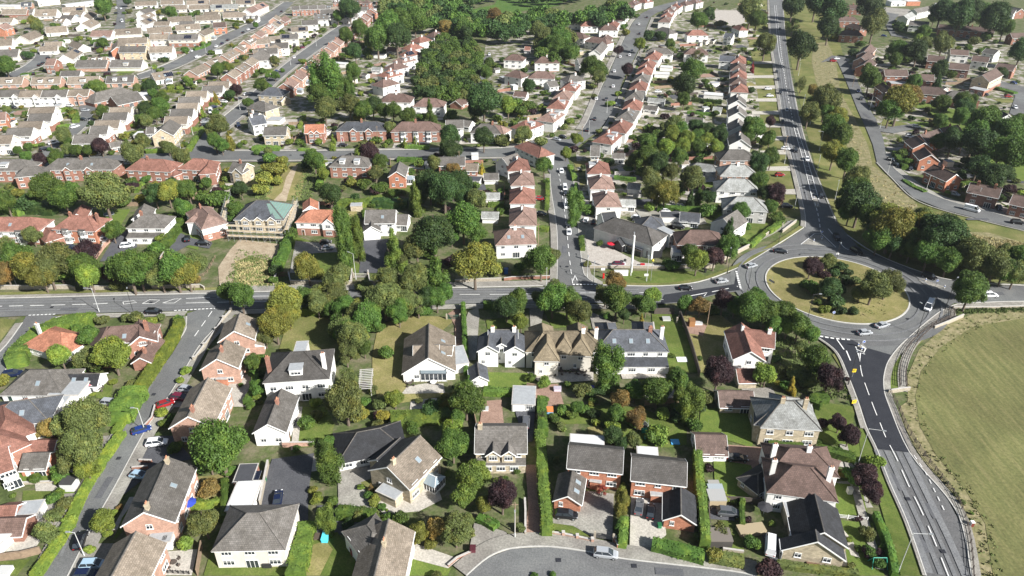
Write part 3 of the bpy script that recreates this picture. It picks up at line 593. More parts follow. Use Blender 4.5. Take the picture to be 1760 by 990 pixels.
def wall_mesh(L, W, e, h, kind, m1, m2=None):
    mb = MB(); zs = 2.65 if m2 else None
    if kind == 'f': e = h
    if m2:
        mb.box(-L/2, L/2, -W/2, W/2, -.3, zs, 1); mb.box(-L/2-.02, L/2+.02, -W/2-.02, W/2+.02, zs, e, 0)
    else: mb.box(-L/2, L/2, -W/2, W/2, -.3, e, 0)
    if kind == 'g':
        k = 1 if not m2 else 1.0; l = L/2+(.02 if m2 else 0); t = .2
        for s in (-1, 1):
            q = [(s*l, -W/2, e), (s*l, W/2, e), (s*l, 0, h-t)]
            if s < 0: q.reverse()
            mb.quad(q, 0)
        mb.quad([(-l, -W/2, e), (l, -W/2, e), (l, 0, h-t), (-l, 0, h-t)], 0); mb.quad([(l, W/2, e), (-l, W/2, e), (-l, 0, h-t), (l, 0, h-t)], 0)
    return mb.mesh('wall', [m1]+([m2] if m2 else []))
def chimney_mesh(z0, z1, mat, w=.95, d=.6, pots=2):
    mb = MB(); mb.box(-w/2, w/2, -d/2, d/2, z0, z1, 0); mb.box(-w/2-.08, w/2+.08, -d/2-.08, d/2+.08, z1-.25, z1-.1, 0)
    for i in range(pots): x = (i-(pots-1)/2)*.38; mb.bar((x, 0, z1-.05), (x, 0, z1+.45), .14, 1, .11, 7)
    return mb.mesh('chimney', [mat, claypot])
class House: pass
def sides(H):
    """walls that look towards the photograph: (name, normal angle, centre offset, length)"""
    out = []
    for nm, ang, dist, ln in (('f', -90, H.W/2, H.L), ('b', 90, H.W/2, H.L), ('r', 0, H.L/2, H.W), ('l', 180, H.L/2, H.W)):
        a = H.rz+R(ang); n = Vector((math.cos(a), math.sin(a), 0)); c = H.c+n*dist
        v = (Vector((0, 0, 0))-Vector((c.x, c.y, 0))).normalized(); out.append((nm, a, dist, ln, n.dot(v)))
    return out
def put_on(root, c, rz, prz, pc, data, name, lx, ly, lz, la=0, parent=None):
    """place data at local (lx,ly,lz) of a body centred on c turned rz, parented to root (centre pc, turned prz)"""
    co, si = math.cos(rz), math.sin(rz); wx = c.x+lx*co-ly*si-pc.x; wy = c.y+lx*si+ly*co-pc.y
    co, si = math.cos(-prz), math.sin(-prz)
    return link(name, data, parent or root, (wx*co-wy*si, wx*si+wy*co, lz), rz+la-prz)
NAMEOF = {}
def body(c, rz, L, W, e, h, kind, wall, roof, opts, root=None, pc=None, prz=0, first=True, near=False):
    H = House(); H.c = c; H.rz = rz; H.L = L; H.W = W
    L_, W_ = round(L*2)/2 if not near else L, round(W*2)/2 if not near else W
    o = {}
    for t in opts.split():
        k = t[0] if not t[:2].isalpha() else t[:2]; o.setdefault(k, []).append(t[len(k):])
    m2 = wallmat(o['t'][0] or 'B') if 't' in o else None
    key = (round(L_, 1), round(W_, 1), round(e, 1), round(h, 1), kind)
    wm = cached(('w',)+key+(wall, 't' in o), lambda: wall_mesh(L_, W_, e, h, kind, wallmat(wall), m2))
    pf = '' if first else 'wing_'
    put = lambda data, name, lx, ly, lz, la=0, parent=None: put_on(root, c, rz, prz, pc, data, name, lx, ly, lz, la, parent)
    put(wm, pf+'wall', 0, 0, 0)
    FOOT.append((c.x, c.y, rz, L/2+.8, W/2+.8))
    if kind == 'f':
        fm = {'n': darkfelt, 'l': palefelt}.get(roof, felt)
        def fr():
            mb = MB(); mb.box(-L_/2-.15, L_/2+.15, -W_/2-.15, W_/2+.15, h-.02, h+.14, 1); mb.box(-L_/2+.05, L_/2-.05, -W_/2+.05, W_/2-.05, h+.1, h+.16, 0)
            return mb.mesh('flat_roof', [fm, concrete])
        rob = put(cached(('fr',)+key+(fm.name,), fr), pf+'roof', 0, 0, 0)
    else:
        rob = put(cached(('r',)+key+(roof,), lambda: roof_prism(L_, W_, e, h, kind, roofmat(roof), rt=roofmat('g' if roof in 'ntsl' else roof))), pf+'roof', 0, 0, 0)
    pitch = (h-e)/(W/2) if kind != 'f' else 0
    S = sides(H); vis = {s[0]: s[4] for s in S}; fs = -1 if vis['f'] >= vis['b'] else 1     # camera side in local y
    if kind == 'g':
        for sx, nm in ((1, 'r'), (-1, 'l')):
            if vis[nm] > -.5: put(cached(('bb',)+key, lambda: barge_mesh(L_, W_, e, h)), 'bargeboard', 0, 0, 0, 0 if sx > 0 else math.pi)
        put(cached(('gu',)+key, lambda: gutter_mesh(L_, W_, e, h)), 'gutter', 0, 0, 0, 0 if fs > 0 else math.pi)
    # windows
    two = e > 4; nowin = 'q' in o
    if not nowin and e > 2:
        for nm, a, dist, ln, dt in S:
            if dt < .12: continue
            la = a-rz; long = nm in 'fb'; bigdist = c.y > 330
            nx, ny = math.cos(la), math.sin(la); tx, ty = -ny, nx
            def at(s, z, data, name): return put(data, name, nx*dist+tx*s, ny*dist+ty*s, z, la-math.pi/2)
            if long:
                n = max(2, int(ln/(3.3 if not bigdist else 4.2)))
                for i in range(n):
                    s = -ln/2+ln*(i+.5)/n; rr = rnd.random(); ww = (1.5, 1.9, 1.2)[int(rr*3)]
                    if two: at(s, 3.5, win_mesh(ww, 1.2, 2 if ww < 1.8 else 3), 'window')
                    if not two and i == 0 and 'ga' in o: at(s, 0, garage_door_mesh('K' in o), 'garage_door'); continue
                    if i == n//2 and rr < .6: at(s, .0, win_mesh(2.3, 2.1, 3), 'patio_door')
                    elif i == 0 and rr > .75: at(s, .0, door_mesh(rnd.randrange(4)), 'door')
                    else: at(s, .9, win_mesh(ww+.2, 1.25, 3), 'window')
            elif not bigdist or two:
                if two: at(0, 3.5, win_mesh(1.2, 1.15, 2), 'window')
                if kind == 'g' and h > 7.9 and near and 'aw' in o: at(0, 5.9, win_mesh(.8, .8, 1), 'window')
                if not bigdist:
                    at(-ln*.24, 1.0, win_mesh(1.2 if ln > 6 else .8, 1.15, 2), 'window')
                    if ln > 6: at(ln*.24, 1.0, win_mesh(1.4, 1.15, 2), 'window')
    # chimneys: c<fraction along ridge><w|b>
    for v in o.get('c', []):
        mt = wallmat('W') if v.endswith('w') else (wallmat('K') if v.endswith('k') else brickm); fr = float(v.rstrip('wbk') or 0)
        if kind == 'h': x = max(-L/2+1, min(L/2-1, fr*L)); zt = h+1.1
        else: x = fr*(L-1.2); zt = h+1.1
        y = fs*.35 if 'y' not in o else fs*W*.25
        put(cached(('ch', round(h, 1), mt.name, round(e, 1)), lambda: chimney_mesh(e-.3, zt, mt)), 'chimney', x, y, 0)
    def slopepos(d): return fs*(W/2-d), e+d*pitch          # d = distance in from the wall
    for v in o.get('s', []):          # skylights
        n = int(v or 1)
        for i in range(n):
            d = W*.22; y, z = slopepos(d); x = L*((i+.5)/n-.5)*.7+(.8 if n == 1 else 0)
            sk = cached('sky', lambda: skylight())
            ob = put(sk, 'skylight', x, y, z+.02, 0 if fs < 0 else math.pi); ob.rotation_euler = (math.atan(pitch), 0, ob.rotation_euler[2]); ob.rotation_mode = 'XYZ'
    for v in o.get('P', []):          # solar array
        def sp():
            mb = MB(); mb.box(-2.6, 2.6, -1.6, 1.6, .06, .12, 0)
            for i in range(6): mb.box(-2.6+i*5.2/5-.02, -2.6+i*5.2/5+.02, -1.6, 1.6, .1, .135, 1)
            return mb.mesh('solar_panel', [solarm, metal])
        y, z = slopepos(W*.25); ob = put(cached('sp', sp), 'solar_panel', float(v or .15)*L, y, z, 0 if fs < 0 else math.pi)
        ob.rotation_euler = (math.atan(pitch), 0, ob.rotation_euler[2])
    for v in o.get('d', []):          # flat or ridged dormers
        n = int(v or 1)
        for i in range(n):
            x = L*((i+.5)/n-.5)*(.75 if n > 1 else 1); dw = 3.0 if n == 1 else 2.2
            dm = cached(('dorm', dw, round(W, 1), round(pitch, 2), roof, wall), lambda: dormer(dw, W, pitch, roof, wall))
            y = fs*(W/2-.9); z = e+.9*pitch
            ob = put(dm, 'dormer', x, y, z-.15, 0 if fs < 0 else math.pi)
            link('window', win_mesh(dw-.7, .95, 3), ob, (0, -.02, .35), math.pi)
    for v in o.get('G', []):          # projecting cross gables
        n = int(v[0] if v else 1); gwid = float(v[1:]) if len(v) > 1 else 3.4
        for i in range(n):
            x = L*((i+.5)/n-.5)*(.62 if n == 2 else .8) if n > 1 else L*.22
            D = W/2+.9; rise = gwid/2*.85
            gw = cached(('gw', round(D, 1), gwid, round(e, 1), wall, 't' in o), lambda: wall_mesh(D, gwid, e, e+rise, 'g', wallmat(wall), m2))
            gr = cached(('gr', round(D, 1), gwid, round(e, 1), roof), lambda: roof_prism(D, gwid, e, e+rise, 'g', roofmat(roof), ov=.28))
            la = -math.pi/2 if fs < 0 else math.pi/2
            gb = put(gw, 'gable_bay', x, fs*D/2, 0, la)
            link('gable_roof', gr, gb); link('bargeboard', cached(('gbb', round(D, 1), gwid, round(e, 1)), lambda: barge_mesh(D, gwid, e, e+rise, .28)), gb)
            if two: link('window', win_mesh(1.7, 1.2, 3), gb, (D/2+.02, 0, 3.4), -math.pi/2)
            link('window', win_mesh(2.1, 1.4, 3), gb, (D/2+.02, 0, .9), -math.pi/2)
    for v in o.get('b', []):          # bay windows
        n = int(v or 2)
        for i in range(n):
            x = L*((i+.5)/n-.5)*.8
            put(cached(('bay', two), lambda: bay(two)), 'bay_window', x, fs*W/2, 0, 0 if fs < 0 else math.pi)
    for v in o.get('x', []):          # conservatory
        put(cached('cons', conservatory), 'conservatory', float(v or 0)*L, fs*W/2, 0, 0 if fs < 0 else math.pi)
    for v in o.get('L', []):          # lean-to along the camera side, depth v
        D = float(v or 2.2)
        def lt():
            mb = MB(); mb.box(-L_/2+.1, L_/2-.1, -D, 0, -.2, 2.4, 0)
            q = [(-L_/2, -D-.25, 2.4), (L_/2, -D-.25, 2.4), (L_/2, 0, 3.2), (-L_/2, 0, 3.2)]; mb.quad(q, 1); mb.quad([(x, y, z-.14) for x, y, z in q][::-1], 2)
            mb.quad([q[0], (q[0][0], q[0][1], 2.26), (q[1][0], q[1][1], 2.26), q[1]], 2)
            for s in (0, 1):
                xx = q[s][0]; mb.quad([(xx, -D-.25, 2.4), (xx, 0, 3.2), (xx, 0, 2.3), (xx, -D-.25, 2.26)], 2)
            return mb.mesh('lean_to', [wallmat(wall), roofmat(roof), white], uv=True)
        lo = put(cached(('lt', round(L_, 1), D, wall, roof), lt), 'lean_to', 0, fs*(W/2+.003), 0, 0 if fs < 0 else math.pi)
        for i in range(3): link('window', win_mesh(1.8, 1.2, 3), lo, (L*((i+.5)/3-.5)*.8, -D-.0, .8), math.pi)
    return H
def skylight():
    mb = MB(); mb.box(-.5, .5, -.65, .65, .03, .12, 0); mb.box(-.4, .4, -.55, .55, .08, .14, 1); return mb.mesh('skylight', [metal, paleglass])
def dormer(dw, W, pitch, roof, wall):
    mb = MB(); hgt = 1.75; dep = min(W/2-.9, (hgt+.1)/max(.3, pitch))
    mb.box(-dw/2, dw/2, 0, dep, -.4, hgt, 0); mb.box(-dw/2-.15, dw/2+.15, -.2, dep+.1, hgt, hgt+.14, 1)
    return mb.mesh('dormer', [wallmat(wall if wall in 'WCK' else 'W'), felt if roof not in 'st' else roofmat(roof)])
def bay(two):
    mb = MB(); H = 5 if two else 2.5
    a, b, D = 1.35, .8, .75
    pts = [(-a, 0), (-b, -D), (b, -D), (a, 0)]
    for z0, z1, m in ((-.2, .85, 0), (.85, 2.35, 1), (2.35, 3.3, 0), (3.3, 4.7, 1), (4.7, 5.0, 0)):
        if z0 >= H: break
        for i in range(3):
            (x0, y0), (x1, y1) = pts[i], pts[i+1]; mb.quad([(x0, y0, z0), (x1, y1, z0), (x1, y1, z1), (x0, y0, z1)], m)
            if m:
                for t in (0, .33, .66, 1): x = x0+(x1-x0)*t; y = y0+(y1-y0)*t; mb.bar((x, y, z0), (x, y, z1), .055, 0, n=4)
    mb.quad([(x, y-.15, H) for x, y in [(-a-.1, .15), (-b-.1, -D), (b+.1, -D), (a+.1, .15)]]+[], 2)
    mb.quad([(-a-.1, 0, H+.35), (-b-.1, -D-.15, H), (b+.1, -D-.15, H), (a+.1, 0, H+.35)], 2)
    return mb.mesh('bay_window', [white, glass, roofmat('g')])
def conservatory():
    mb = MB(); w, d, h = 3.6, 2.8, 2.2
    mb.box(-w/2, w/2, -d, 0, -.2, .6, 0); mb.box(-w/2+.05, w/2-.05, -d+.05, 0, .6, h, 1)
    for i in range(6): x = -w/2+w*i/5; mb.box(x-.05, x+.05, -d-.02, -d+.08, .6, h, 0)
    for s in (-1, 1):
        for i in range(4): y = -d*i/4; mb.box(s*w/2-.05, s*w/2+.05, y-.08, y, .6, h, 0)
        q = [(s*(w/2+.1), -d-.1, h), (s*(w/2+.1), 0, h), (0, 0, h+1), (0, -d+.9, h+1)]; mb.quad(q if s > 0 else q[::-1], 2)
    mb.quad([(w/2+.1, -d-.1, h), (0, -d+.9, h+1), (-w/2-.1, -d-.1, h)], 2)
    mb.bar((0, 0, h+1.02), (0, -d+.9, h+1.02), .06, 0); mb.bar((w/2+.1, -d-.1, h), (0, -d+.9, h+1.02), .05, 0); mb.bar((-w/2-.1, -d-.1, h), (0, -d+.9, h+1.02), .05, 0)
    return mb.mesh('conservatory', [white, glass, paleglass])
KINDNAME = {('g', 1): ('bungalow', 'bungalow'), ('h', 1): ('bungalow', 'bungalow'), ('g', 2): ('gabled_house', 'house'), ('h', 2): ('hipped_house', 'house'), ('f', 0): ('flat_roofed_garage', 'garage'), ('g', 0): ('garden_building', 'outbuilding'), ('h', 0): ('garden_building', 'outbuilding')}
EAVE = {0: 2.1, 1: 2.6, 2: 5.1, 3: 4.2}
LASTH = [None]
def houses(txt, ox=0, oy=0, sc=1.0, group=None, near=False, grow=1.0):
    for line in txt.strip().splitlines():
        line = line.strip()
        if not line or line[0] == '#': continue
        lab = None
        if '|' in line: line, lab = [s.strip() for s in line.split('|')]
        wing = line[0] == '+'; t = line.lstrip('+').split()
        x1, y1, x2, y2, W = map(float, t[:5]); typ, wall, roof = t[5], t[6], t[7]; opts = ' '.join(t[8:])
        kind = typ[0]; fl = int(typ[1]); e = EAVE.get(fl, 2.6); pit = .66; 
        for k in t[8:]:
            if k[0] == 'e' and k[1:2].isdigit(): e = float(k[1:])
            if k[0] == 'p' and k[1:2].isdigit(): pit = float(k[1:])
        opts = ' '.join(k for k in t[8:] if not (k[0] in 'ep' and k[1:2].isdigit()))
        h = e+W/2*pit if kind != 'f' else e
        A = U(ox+x1/sc, oy+y1/sc, h); B = U(ox+x2/sc, oy+y2/sc, h); c = (A+B)/2; c.z = 0
        d = B-A; rz = math.atan2(d.y, d.x); L = d.length
        L *= grow; W *= grow
        if grow > 1 and wall == 'W' and rnd.random() < .6: wall = rnd.choice('TCCPKC')
        if grow > 1 and roof == 'g' and rnd.random() < .6: roof = 't'
        if grow > 1 and rnd.random() < .35: opts += ' '+rnd.choice(['s1', 'P', 'd1', 'x.2', 'c.2b'])
        if grow > 1: h = h-W/grow*pit/2+W*pit/2
        if kind == 'h': L = L+W*.98
        L = max(L, 2.2)
        place(c, rz, L, W, e, h, kind, fl, wall, roof, opts, wing, lab, group, near)
def place(c, rz, L, W, e, h, kind, fl, wall, roof, opts, wing=False, lab=None, group=None, near=False):
    if wing:
        r, pc, prz = LASTH[0]; body(c, rz, L, W, e, h, kind, wall, roof, opts, r, pc, prz, False, near); return r
    nm, cat = KINDNAME[(kind, 0 if kind == 'f' and fl == 0 else (2 if fl == 3 else fl))] if (kind, fl) in KINDNAME or fl == 3 else ('flat_roofed_block', 'building')
    if lab and 'pub' in lab: nm, cat = 'pub', 'pub'
    r = empty(nm, c, rz); LASTH[0] = (r, c, rz)
    body(c, rz, L, W, e, h, kind, wall, roof, opts, r, c, rz, True, near)
    look = f"{ROOFN[roof]}-roofed {WALLN[wall]} {nm.replace('_', ' ')}" if kind != 'f' else f"flat-roofed {WALLN[wall]} {'garage' if fl == 0 else 'block'}"
    thing(r, look, cat, group, lab); return r
def row(pts, L, W, typ, wall, roof, opts='', n=None, group=None, z=6, cross=False, ang=None, jit=.0, look=None, roofs=None, walls=None, optl=None, ox=0, oy=0, sc=1.0):
    P = [U(ox+p[0]/sc, oy+p[1]/sc, z) for p in pts]
    for p in P: p.z = 0
    if n:
        cum = [0]
        for i in range(len(P)-1): cum.append(cum[-1]+(P[i+1]-P[i]).length)
        Q = []
        for k in range(n):
            s = cum[-1]*k/(n-1)
            for i in range(len(P)-1):
                if s <= cum[i+1]+1e-6: Q.append(P[i].lerp(P[i+1], (s-cum[i])/(cum[i+1]-cum[i]))); break
        P = Q
    kind = typ[0]; fl = int(typ[1]); e = EAVE[fl]; h = e+W/2*.64 if kind != 'f' else 2.5
    for i, p in enumerate(P):
        a = P[max(0, i-1)]; b = P[min(len(P)-1, i+1)]; d = b-a; rz = math.atan2(d.y, d.x)+(math.pi/2 if cross else 0) if ang is None else R(ang)
        LL = L if L > 0 else min(-L*d.length/(2 if 0 < i < len(P)-1 else 1), 18)
        rz += R((rnd.random()-.5)*jit*10); q = rnd
        rf = q.choice(roofs) if roofs else roof; wl = q.choice(walls) if walls else wall
        op = q.choice(optl) if optl else opts
        if q.random() < .4: op += ' '+q.choice(['d1', 's1', 'P', 's2', 'd2', 'x.2', 'P-.2'])
        place(p, rz, LL, W, e, h, kind, fl, wl, rf, op, False, None, group)
# ------------------------------------------------------------------ planting
def crown_template(seed, shape, nleaf, leaf, lobes=9, core=.78):
    g = np.random.default_rng(seed); r = 1.0
    # lobes: sub-spheres making an uneven outline
    cs = []; rs = []
    if shape == 'r':
        for i in range(lobes):
            v = g.normal(size=3); v /= np.linalg.norm(v); v[2] = abs(v[2])*1.0-.25
            d_ = g.uniform(.3, .78); cs.append(v*d_); rs.append(g.uniform(.2, .34)+(.78-d_)*.38)
        cs.append(np.zeros(3)); rs.append(.62); zs = 1.0
    elif shape == 'o':
        for i in range(lobes+5):
            z = g.uniform(-1, 1); a = g.uniform(0, 6.283); q = math.sqrt(max(.05, 1-z*z))*.62
            cs.append(np.array([math.cos(a)*q, math.sin(a)*q, z*.8])); rs.append(g.uniform(.26, .4))
        cs.append(np.zeros(3)); rs.append(.7); zs = 2.0
    elif shape == 'c':
        for i in range(lobes+12):
            z = g.uniform(-1, .95); a = g.uniform(0, 6.283); q = (1-z)/2*.72
            cs.append(np.array([math.cos(a)*q, math.sin(a)*q, z*.9])); rs.append(.12+(1-z)/2*g.uniform(.2, .34))
        cs.append(np.array([0, 0, -.4])); rs.append(.5); cs.append(np.array([0, 0, .2])); rs.append(.3); zs = 1.8
    elif shape == 'w':
        for i in range(lobes):
            v = g.normal(size=3); v /= np.linalg.norm(v)
            cs.append(v*g.uniform(.5, .75)); rs.append(g.uniform(.18, .33))
        zs = 1.0
    else:   # b : low bush
        for i in range(lobes):
            a = g.uniform(0, 6.283); q = g.uniform(.2, .6)
            cs.append(np.array([math.cos(a)*q, math.sin(a)*q, g.uniform(-.2, .35)])); rs.append(g.uniform(.3, .48))
        cs.append(np.zeros(3)); rs.append(.6); zs = .75
    cs = np.array(cs); rs = np.array(rs); vol = rs**2; idx = g.choice(len(rs), nleaf, p=vol/vol.sum())
    v = g.normal(size=(nleaf, 3)); v /= np.linalg.norm(v, axis=1)[:, None]
    rad = rs[idx]*(1-g.random(nleaf)**1.6*(.55 if shape == 'w' else .32)+g.normal(0, .05, nleaf))
    p = cs[idx]+v*rad[:, None]
    # clumping: pull leaves towards random clump centres
    p[:, 2] *= zs
    n = v*.7+g.normal(size=(nleaf, 3))*.6+np.array([0, 0, .35]); n /= np.linalg.norm(n, axis=1)[:, None]
    t = np.cross(n, g.normal(size=(nleaf, 3))); t /= np.linalg.norm(t, axis=1)[:, None]; b = np.cross(n, t)
    s = leaf*g.uniform(.6, 1.35, nleaf)[:, None]
    q = np.stack([p-t*s, p-b*s*.62, p+t*s, p+b*s*.62], 1).reshape(-1, 3)
    nf = nleaf; vs = [q]; fs = [np.arange(nf*4).reshape(-1, 4)]
    if core and shape != 'w':
        import bmesh
        for c_, r_ in zip(cs, rs):
            bm = bmesh.new(); bmesh.ops.create_icosphere(bm, subdivisions=1, radius=1)
            vv = np.array([x.co[:] for x in bm.verts])*(r_*core)*g.uniform(.8, 1.05, (len(bm.verts), 1))+c_; vv[:, 2] *= zs
            ff = np.array([[x.index for x in f.verts]+[-1] for f in bm.faces]); bm.free()
            base = sum(len(a) for a in vs); vs.append(vv); ff[:, :3] += base; fs.append(ff)
    V = np.concatenate(vs); faces = []
    me = bpy.data.meshes.new('crown')
    quads = fs[0]; tris = np.concatenate([f[:, :3] for f in fs[1:]]) if len(fs) > 1 else np.zeros((0, 3), int)
    me.vertices.add(len(V)); me.vertices.foreach_set('co', V.astype(np.float32).ravel())
    li = np.concatenate([quads.ravel(), tris.ravel()]); me.loops.add(len(li)); me.loops.foreach_set('vertex_index', li.astype(np.int32))
    tot = np.concatenate([np.full(len(quads), 4), np.full(len(tris), 3)]); st = np.concatenate([[0], np.cumsum(tot)[:-1]])
    me.polygons.add(len(tot)); me.polygons.foreach_set('loop_start', st.astype(np.int32))
    me.update(calc_edges=True); me.validate(); me.materials.append(leafmat('g')); return me
TSPEC = {'q': (11000, .046, 14), 'r': (10500, .047, 12), 'o': (10000, .048, 12), 'c': (9000, .045, 12), 'w': (5200, .038, 18), 'b': (2400, .085, 8), 'R': (17000, .036, 19), 's': (420, .19, 5), 'm': (1500, .10, 10)}
def template(shape, k):
    def f():
        n, l, lo = TSPEC[shape]; sh = {'R': 'r', 's': 'b', 'm': 'r', 'q': 'o'}.get(shape, shape)
        return crown_template(hash((ord(shape), k)) % 9999, sh, n, l, lo)
    return cached(('crown', shape, k), f)
def trunk_mesh(sh):
    def f():
        mb = MB(); mb.bar((0, 0, -.3), (.03, 0, .9), .07, 0, .05, 7)
        for a in range(4): t = a*1.6+.3; mb.bar((.02, 0, .75), (math.cos(t)*.45, math.sin(t)*.45, 1.6+.1*a), .035, 0, .012, 5)
        mb.bar((.03, 0, .9), (0, 0, 2.2), .045, 0, .012, 5)
        return mb.mesh('trunk', [bark])
    return cached('trunk', f)
TGROW = {'q': 1.15, 'r': 1.2, 'R': 1.15, 'o': 1.15, 'c': 1.12, 'w': 1.15, 'b': 1.12, 's': 1.1}
ASP = {'q': 2.9, 'r': 1.1, 'R': 1.12, 'o': 2.0, 'c': 1.8, 'w': 1.0, 'b': .75, 's': .75}
TNAME = {'r': ('broadleaf_tree', 'round broadleaf tree', 'tree'), 'R': ('spreading_tree', 'large spreading tree', 'tree'), 'o': ('tall_tree', 'tall upright tree', 'tree'), 'q': ('poplar_tree', 'very tall narrow poplar', 'tree'), 'c': ('conifer_tree', 'pointed conifer tree', 'tree'), 'w': ('thin_tree', 'thin open-crowned tree', 'tree'), 'b': ('garden_shrub', 'rounded garden shrub', 'shrub'), 's': ('small_bush', 'small bush', 'bush')}
NT = {'n': 0}
def tree(px, py, rpx, sh, colk, world=None, rm=None, group=None):
    asp = ASP[sh]; z = 3.0; rpx *= TGROW[sh]
    if world is None:
        for _ in range(5):
            c = U(px, py, z); r = rpx*depth(c)/F; z = r*asp*.88+(r*.35 if sh in 'rRw' else (.4 if sh in 'ocq' else 0))
    else: c = Vector(world); r = rm; z = r*asp*.88+(r*.35 if sh in 'rRw' else 0)
    if sh == 'r' and r > 3.6: sh = 'R'
    for _ in range(6):
        hit = inside_building(c.x, c.y, .5 if sh not in 'bs' else .3)
        if not hit: break
        c = Vector((hit[0], hit[1], 0))
    NT['n'] += 1; k = NT['n'] % 4; nm, lk, cat = TNAME[sh]
    if colk == 'p' and sh in 'rR': nm = 'copper_beech'
    elif sh == 'b' and r < 1.55: nm, lk, cat = 'small_bush', 'small bush', 'bush'
    elif sh == 'r' and r < 2.6: nm, lk = 'small_tree', 'small round tree'
    me = template(sh, k); rz = rnd.random()*6.28
    lab = f"{LEAFN[colk]} {lk}"
    sx = r*rnd.uniform(.92, 1.08); sy = r*rnd.uniform(.92, 1.08)
    if sh in 'bs':
        o = link(nm, me, None, (c.x, c.y, z), rz); o.scale = (sx, sy, r*rnd.uniform(.9, 1.15)); cr = o
    else:
        o = empty(nm, (c.x, c.y, 0), 0); cr = link('crown', me, o, (0, 0, z), rz); cr.scale = (sx, sy, r*rnd.uniform(.93, 1.1)*{'q': 1.45, 'r': 1.1, 'R': 1.12}.get(sh, 1))
        tr = link('trunk', trunk_mesh(sh), o, (0, 0, 0), rz); tr.scale = (r, r, max(1.2, z-r*.1)*.8 if sh in 'rRw' else z*.6)
    s = cr.material_slots[0]; s.link = 'OBJECT'; s.material = leafmat(colk)
    return thing(o, lab, cat, group)
def trees(txt, ox=0, oy=0, sc=1.0, group=None):
    for g in txt.replace('\n', ';').split(';'):
        t = g.split()
        if len(t) < 5: continue
        tree(ox+float(t[0])/sc, oy+float(t[1])/sc, float(t[2])/sc, t[3], t[4], group=group)
def inside_building(x, y, r):
    for fx, fy, rz, hl, hw in FOOT:
        dx, dy = x-fx, y-fy
        if abs(dx) > 25 or abs(dy) > 25: continue
        ca, sa = math.cos(rz), math.sin(rz); a = dx*ca+dy*sa; b = -dx*sa+dy*ca
        if abs(a) < hl+r and abs(b) < hw+r:
            if hl+r-abs(a) < hw+r-abs(b): a = math.copysign(hl+r+.3, a)
            else: b = math.copysign(hw+r+.3, b)
            return fx+a*ca-b*sa, fy+a*sa+b*ca
    return None
def blocked(x, y, r=.5):
    for fx, fy, rz, hl, hw in FOOT:
        dx, dy = x-fx, y-fy
        if abs(dx) > 25 or abs(dy) > 25: continue
        a = dx*math.cos(rz)+dy*math.sin(rz); b = -dx*math.sin(rz)+dy*math.cos(rz)
        if abs(a) < hl+r and abs(b) < hw+r: return True
    for (x0, x1, y0, y1), g in GB:
        if x0-1 < x < x1+1 and y0-1 < y < y1+1 and inpoly(x, y, g): return True
    return False
GB = []
def hedge(pts, h=1.8, t=1.2, col='g', sc=None, look=None, k=1, rough=1):
    ox, oy, s = sc or (0, 0, 1); P = smoothline([U(ox+p[0]/s, oy+p[1]/s, h*.55)*1.0 for p in pts], k)
    for p in P: p.z = 0
    c = P[0].copy(); g = np.random.default_rng(int(abs(P[0].x*7+P[0].y))); mb = MB()
    Q = []
    for i in range(len(P)-1):
        n = max(1, int((P[i+1]-P[i]).length/1.6)); Q += [P[i].lerp(P[i+1], j/n) for j in range(n)]
    Q.append(P[-1])
    hs = [h*g.uniform(.9, 1.08) for _ in Q]; tt = [t/2*g.uniform(.82, 1.1) for _ in Q]
    dirs = offs(Q, 1.0)
    prof = []
    for i, p in enumerate(Q):
        n = (dirs[i]-p); b = p-c
        prof.append([(b.x-n.x*tt[i], b.y-n.y*tt[i], -.1), (b.x-n.x*tt[i]*.95, b.y-n.y*tt[i]*.95, hs[i]*.93), (b.x, b.y, hs[i]), (b.x+n.x*tt[i]*.95, b.y+n.y*tt[i]*.95, hs[i]*.93), (b.x+n.x*tt[i], b.y+n.y*tt[i], -.1)])
    for i in range(len(prof)-1):
        for j in range(4): mb.quad([prof[i][j], prof[i+1][j], prof[i+1][j+1], prof[i][j+1]])
    mb.quad(prof[0]); mb.quad(prof[-1][::-1])
    ls = .17 if depth(P[0]) < 230 else .3
    for i in range(len(Q)-1):
        a, b = Q[i], Q[i+1]; L = (b-a).length; n = (b-a).normalized(); nn = Vector((-n.y, n.x, 0)); cnt = int(L*(2*h+t)/(ls*ls*4.2))
        for _ in range(cnt):
            s_ = g.random(); w_ = g.random()*(2*h+t); p = a.lerp(b, s_)-c; th = tt[i]; hh = hs[i]*.97
            if w_ < h: q = p-nn*(th+.04)+Vector((0, 0, w_/h*hh)); no = -nn
            elif w_ < 2*h: q = p+nn*(th+.04)+Vector((0, 0, (w_-h)/h*hh)); no = nn
            else: q = p+nn*((w_-2*h)/t*2-1)*th+Vector((0, 0, hh+.06)); no = Vector((0, 0, 1))
            q += Vector(g.normal(0, .07*rough, 3)); no = (no+Vector(g.normal(0, .55, 3))).normalized(); u = no.orthogonal().normalized(); v = no.cross(u); r_ = ls*g.uniform(.6, 1.3)
            mb.quad([q-u*r_, q-v*r_*.7, q+u*r_, q+v*r_*.7])
    o = link('hedge', mb.mesh('hedge', [leafmat(col)]), None, (c.x, c.y, 0))
    return thing(o, look or f"clipped {LEAFN[col]} hedge" if h > .9 else look or f"low {LEAFN[col]} hedge", 'hedge')
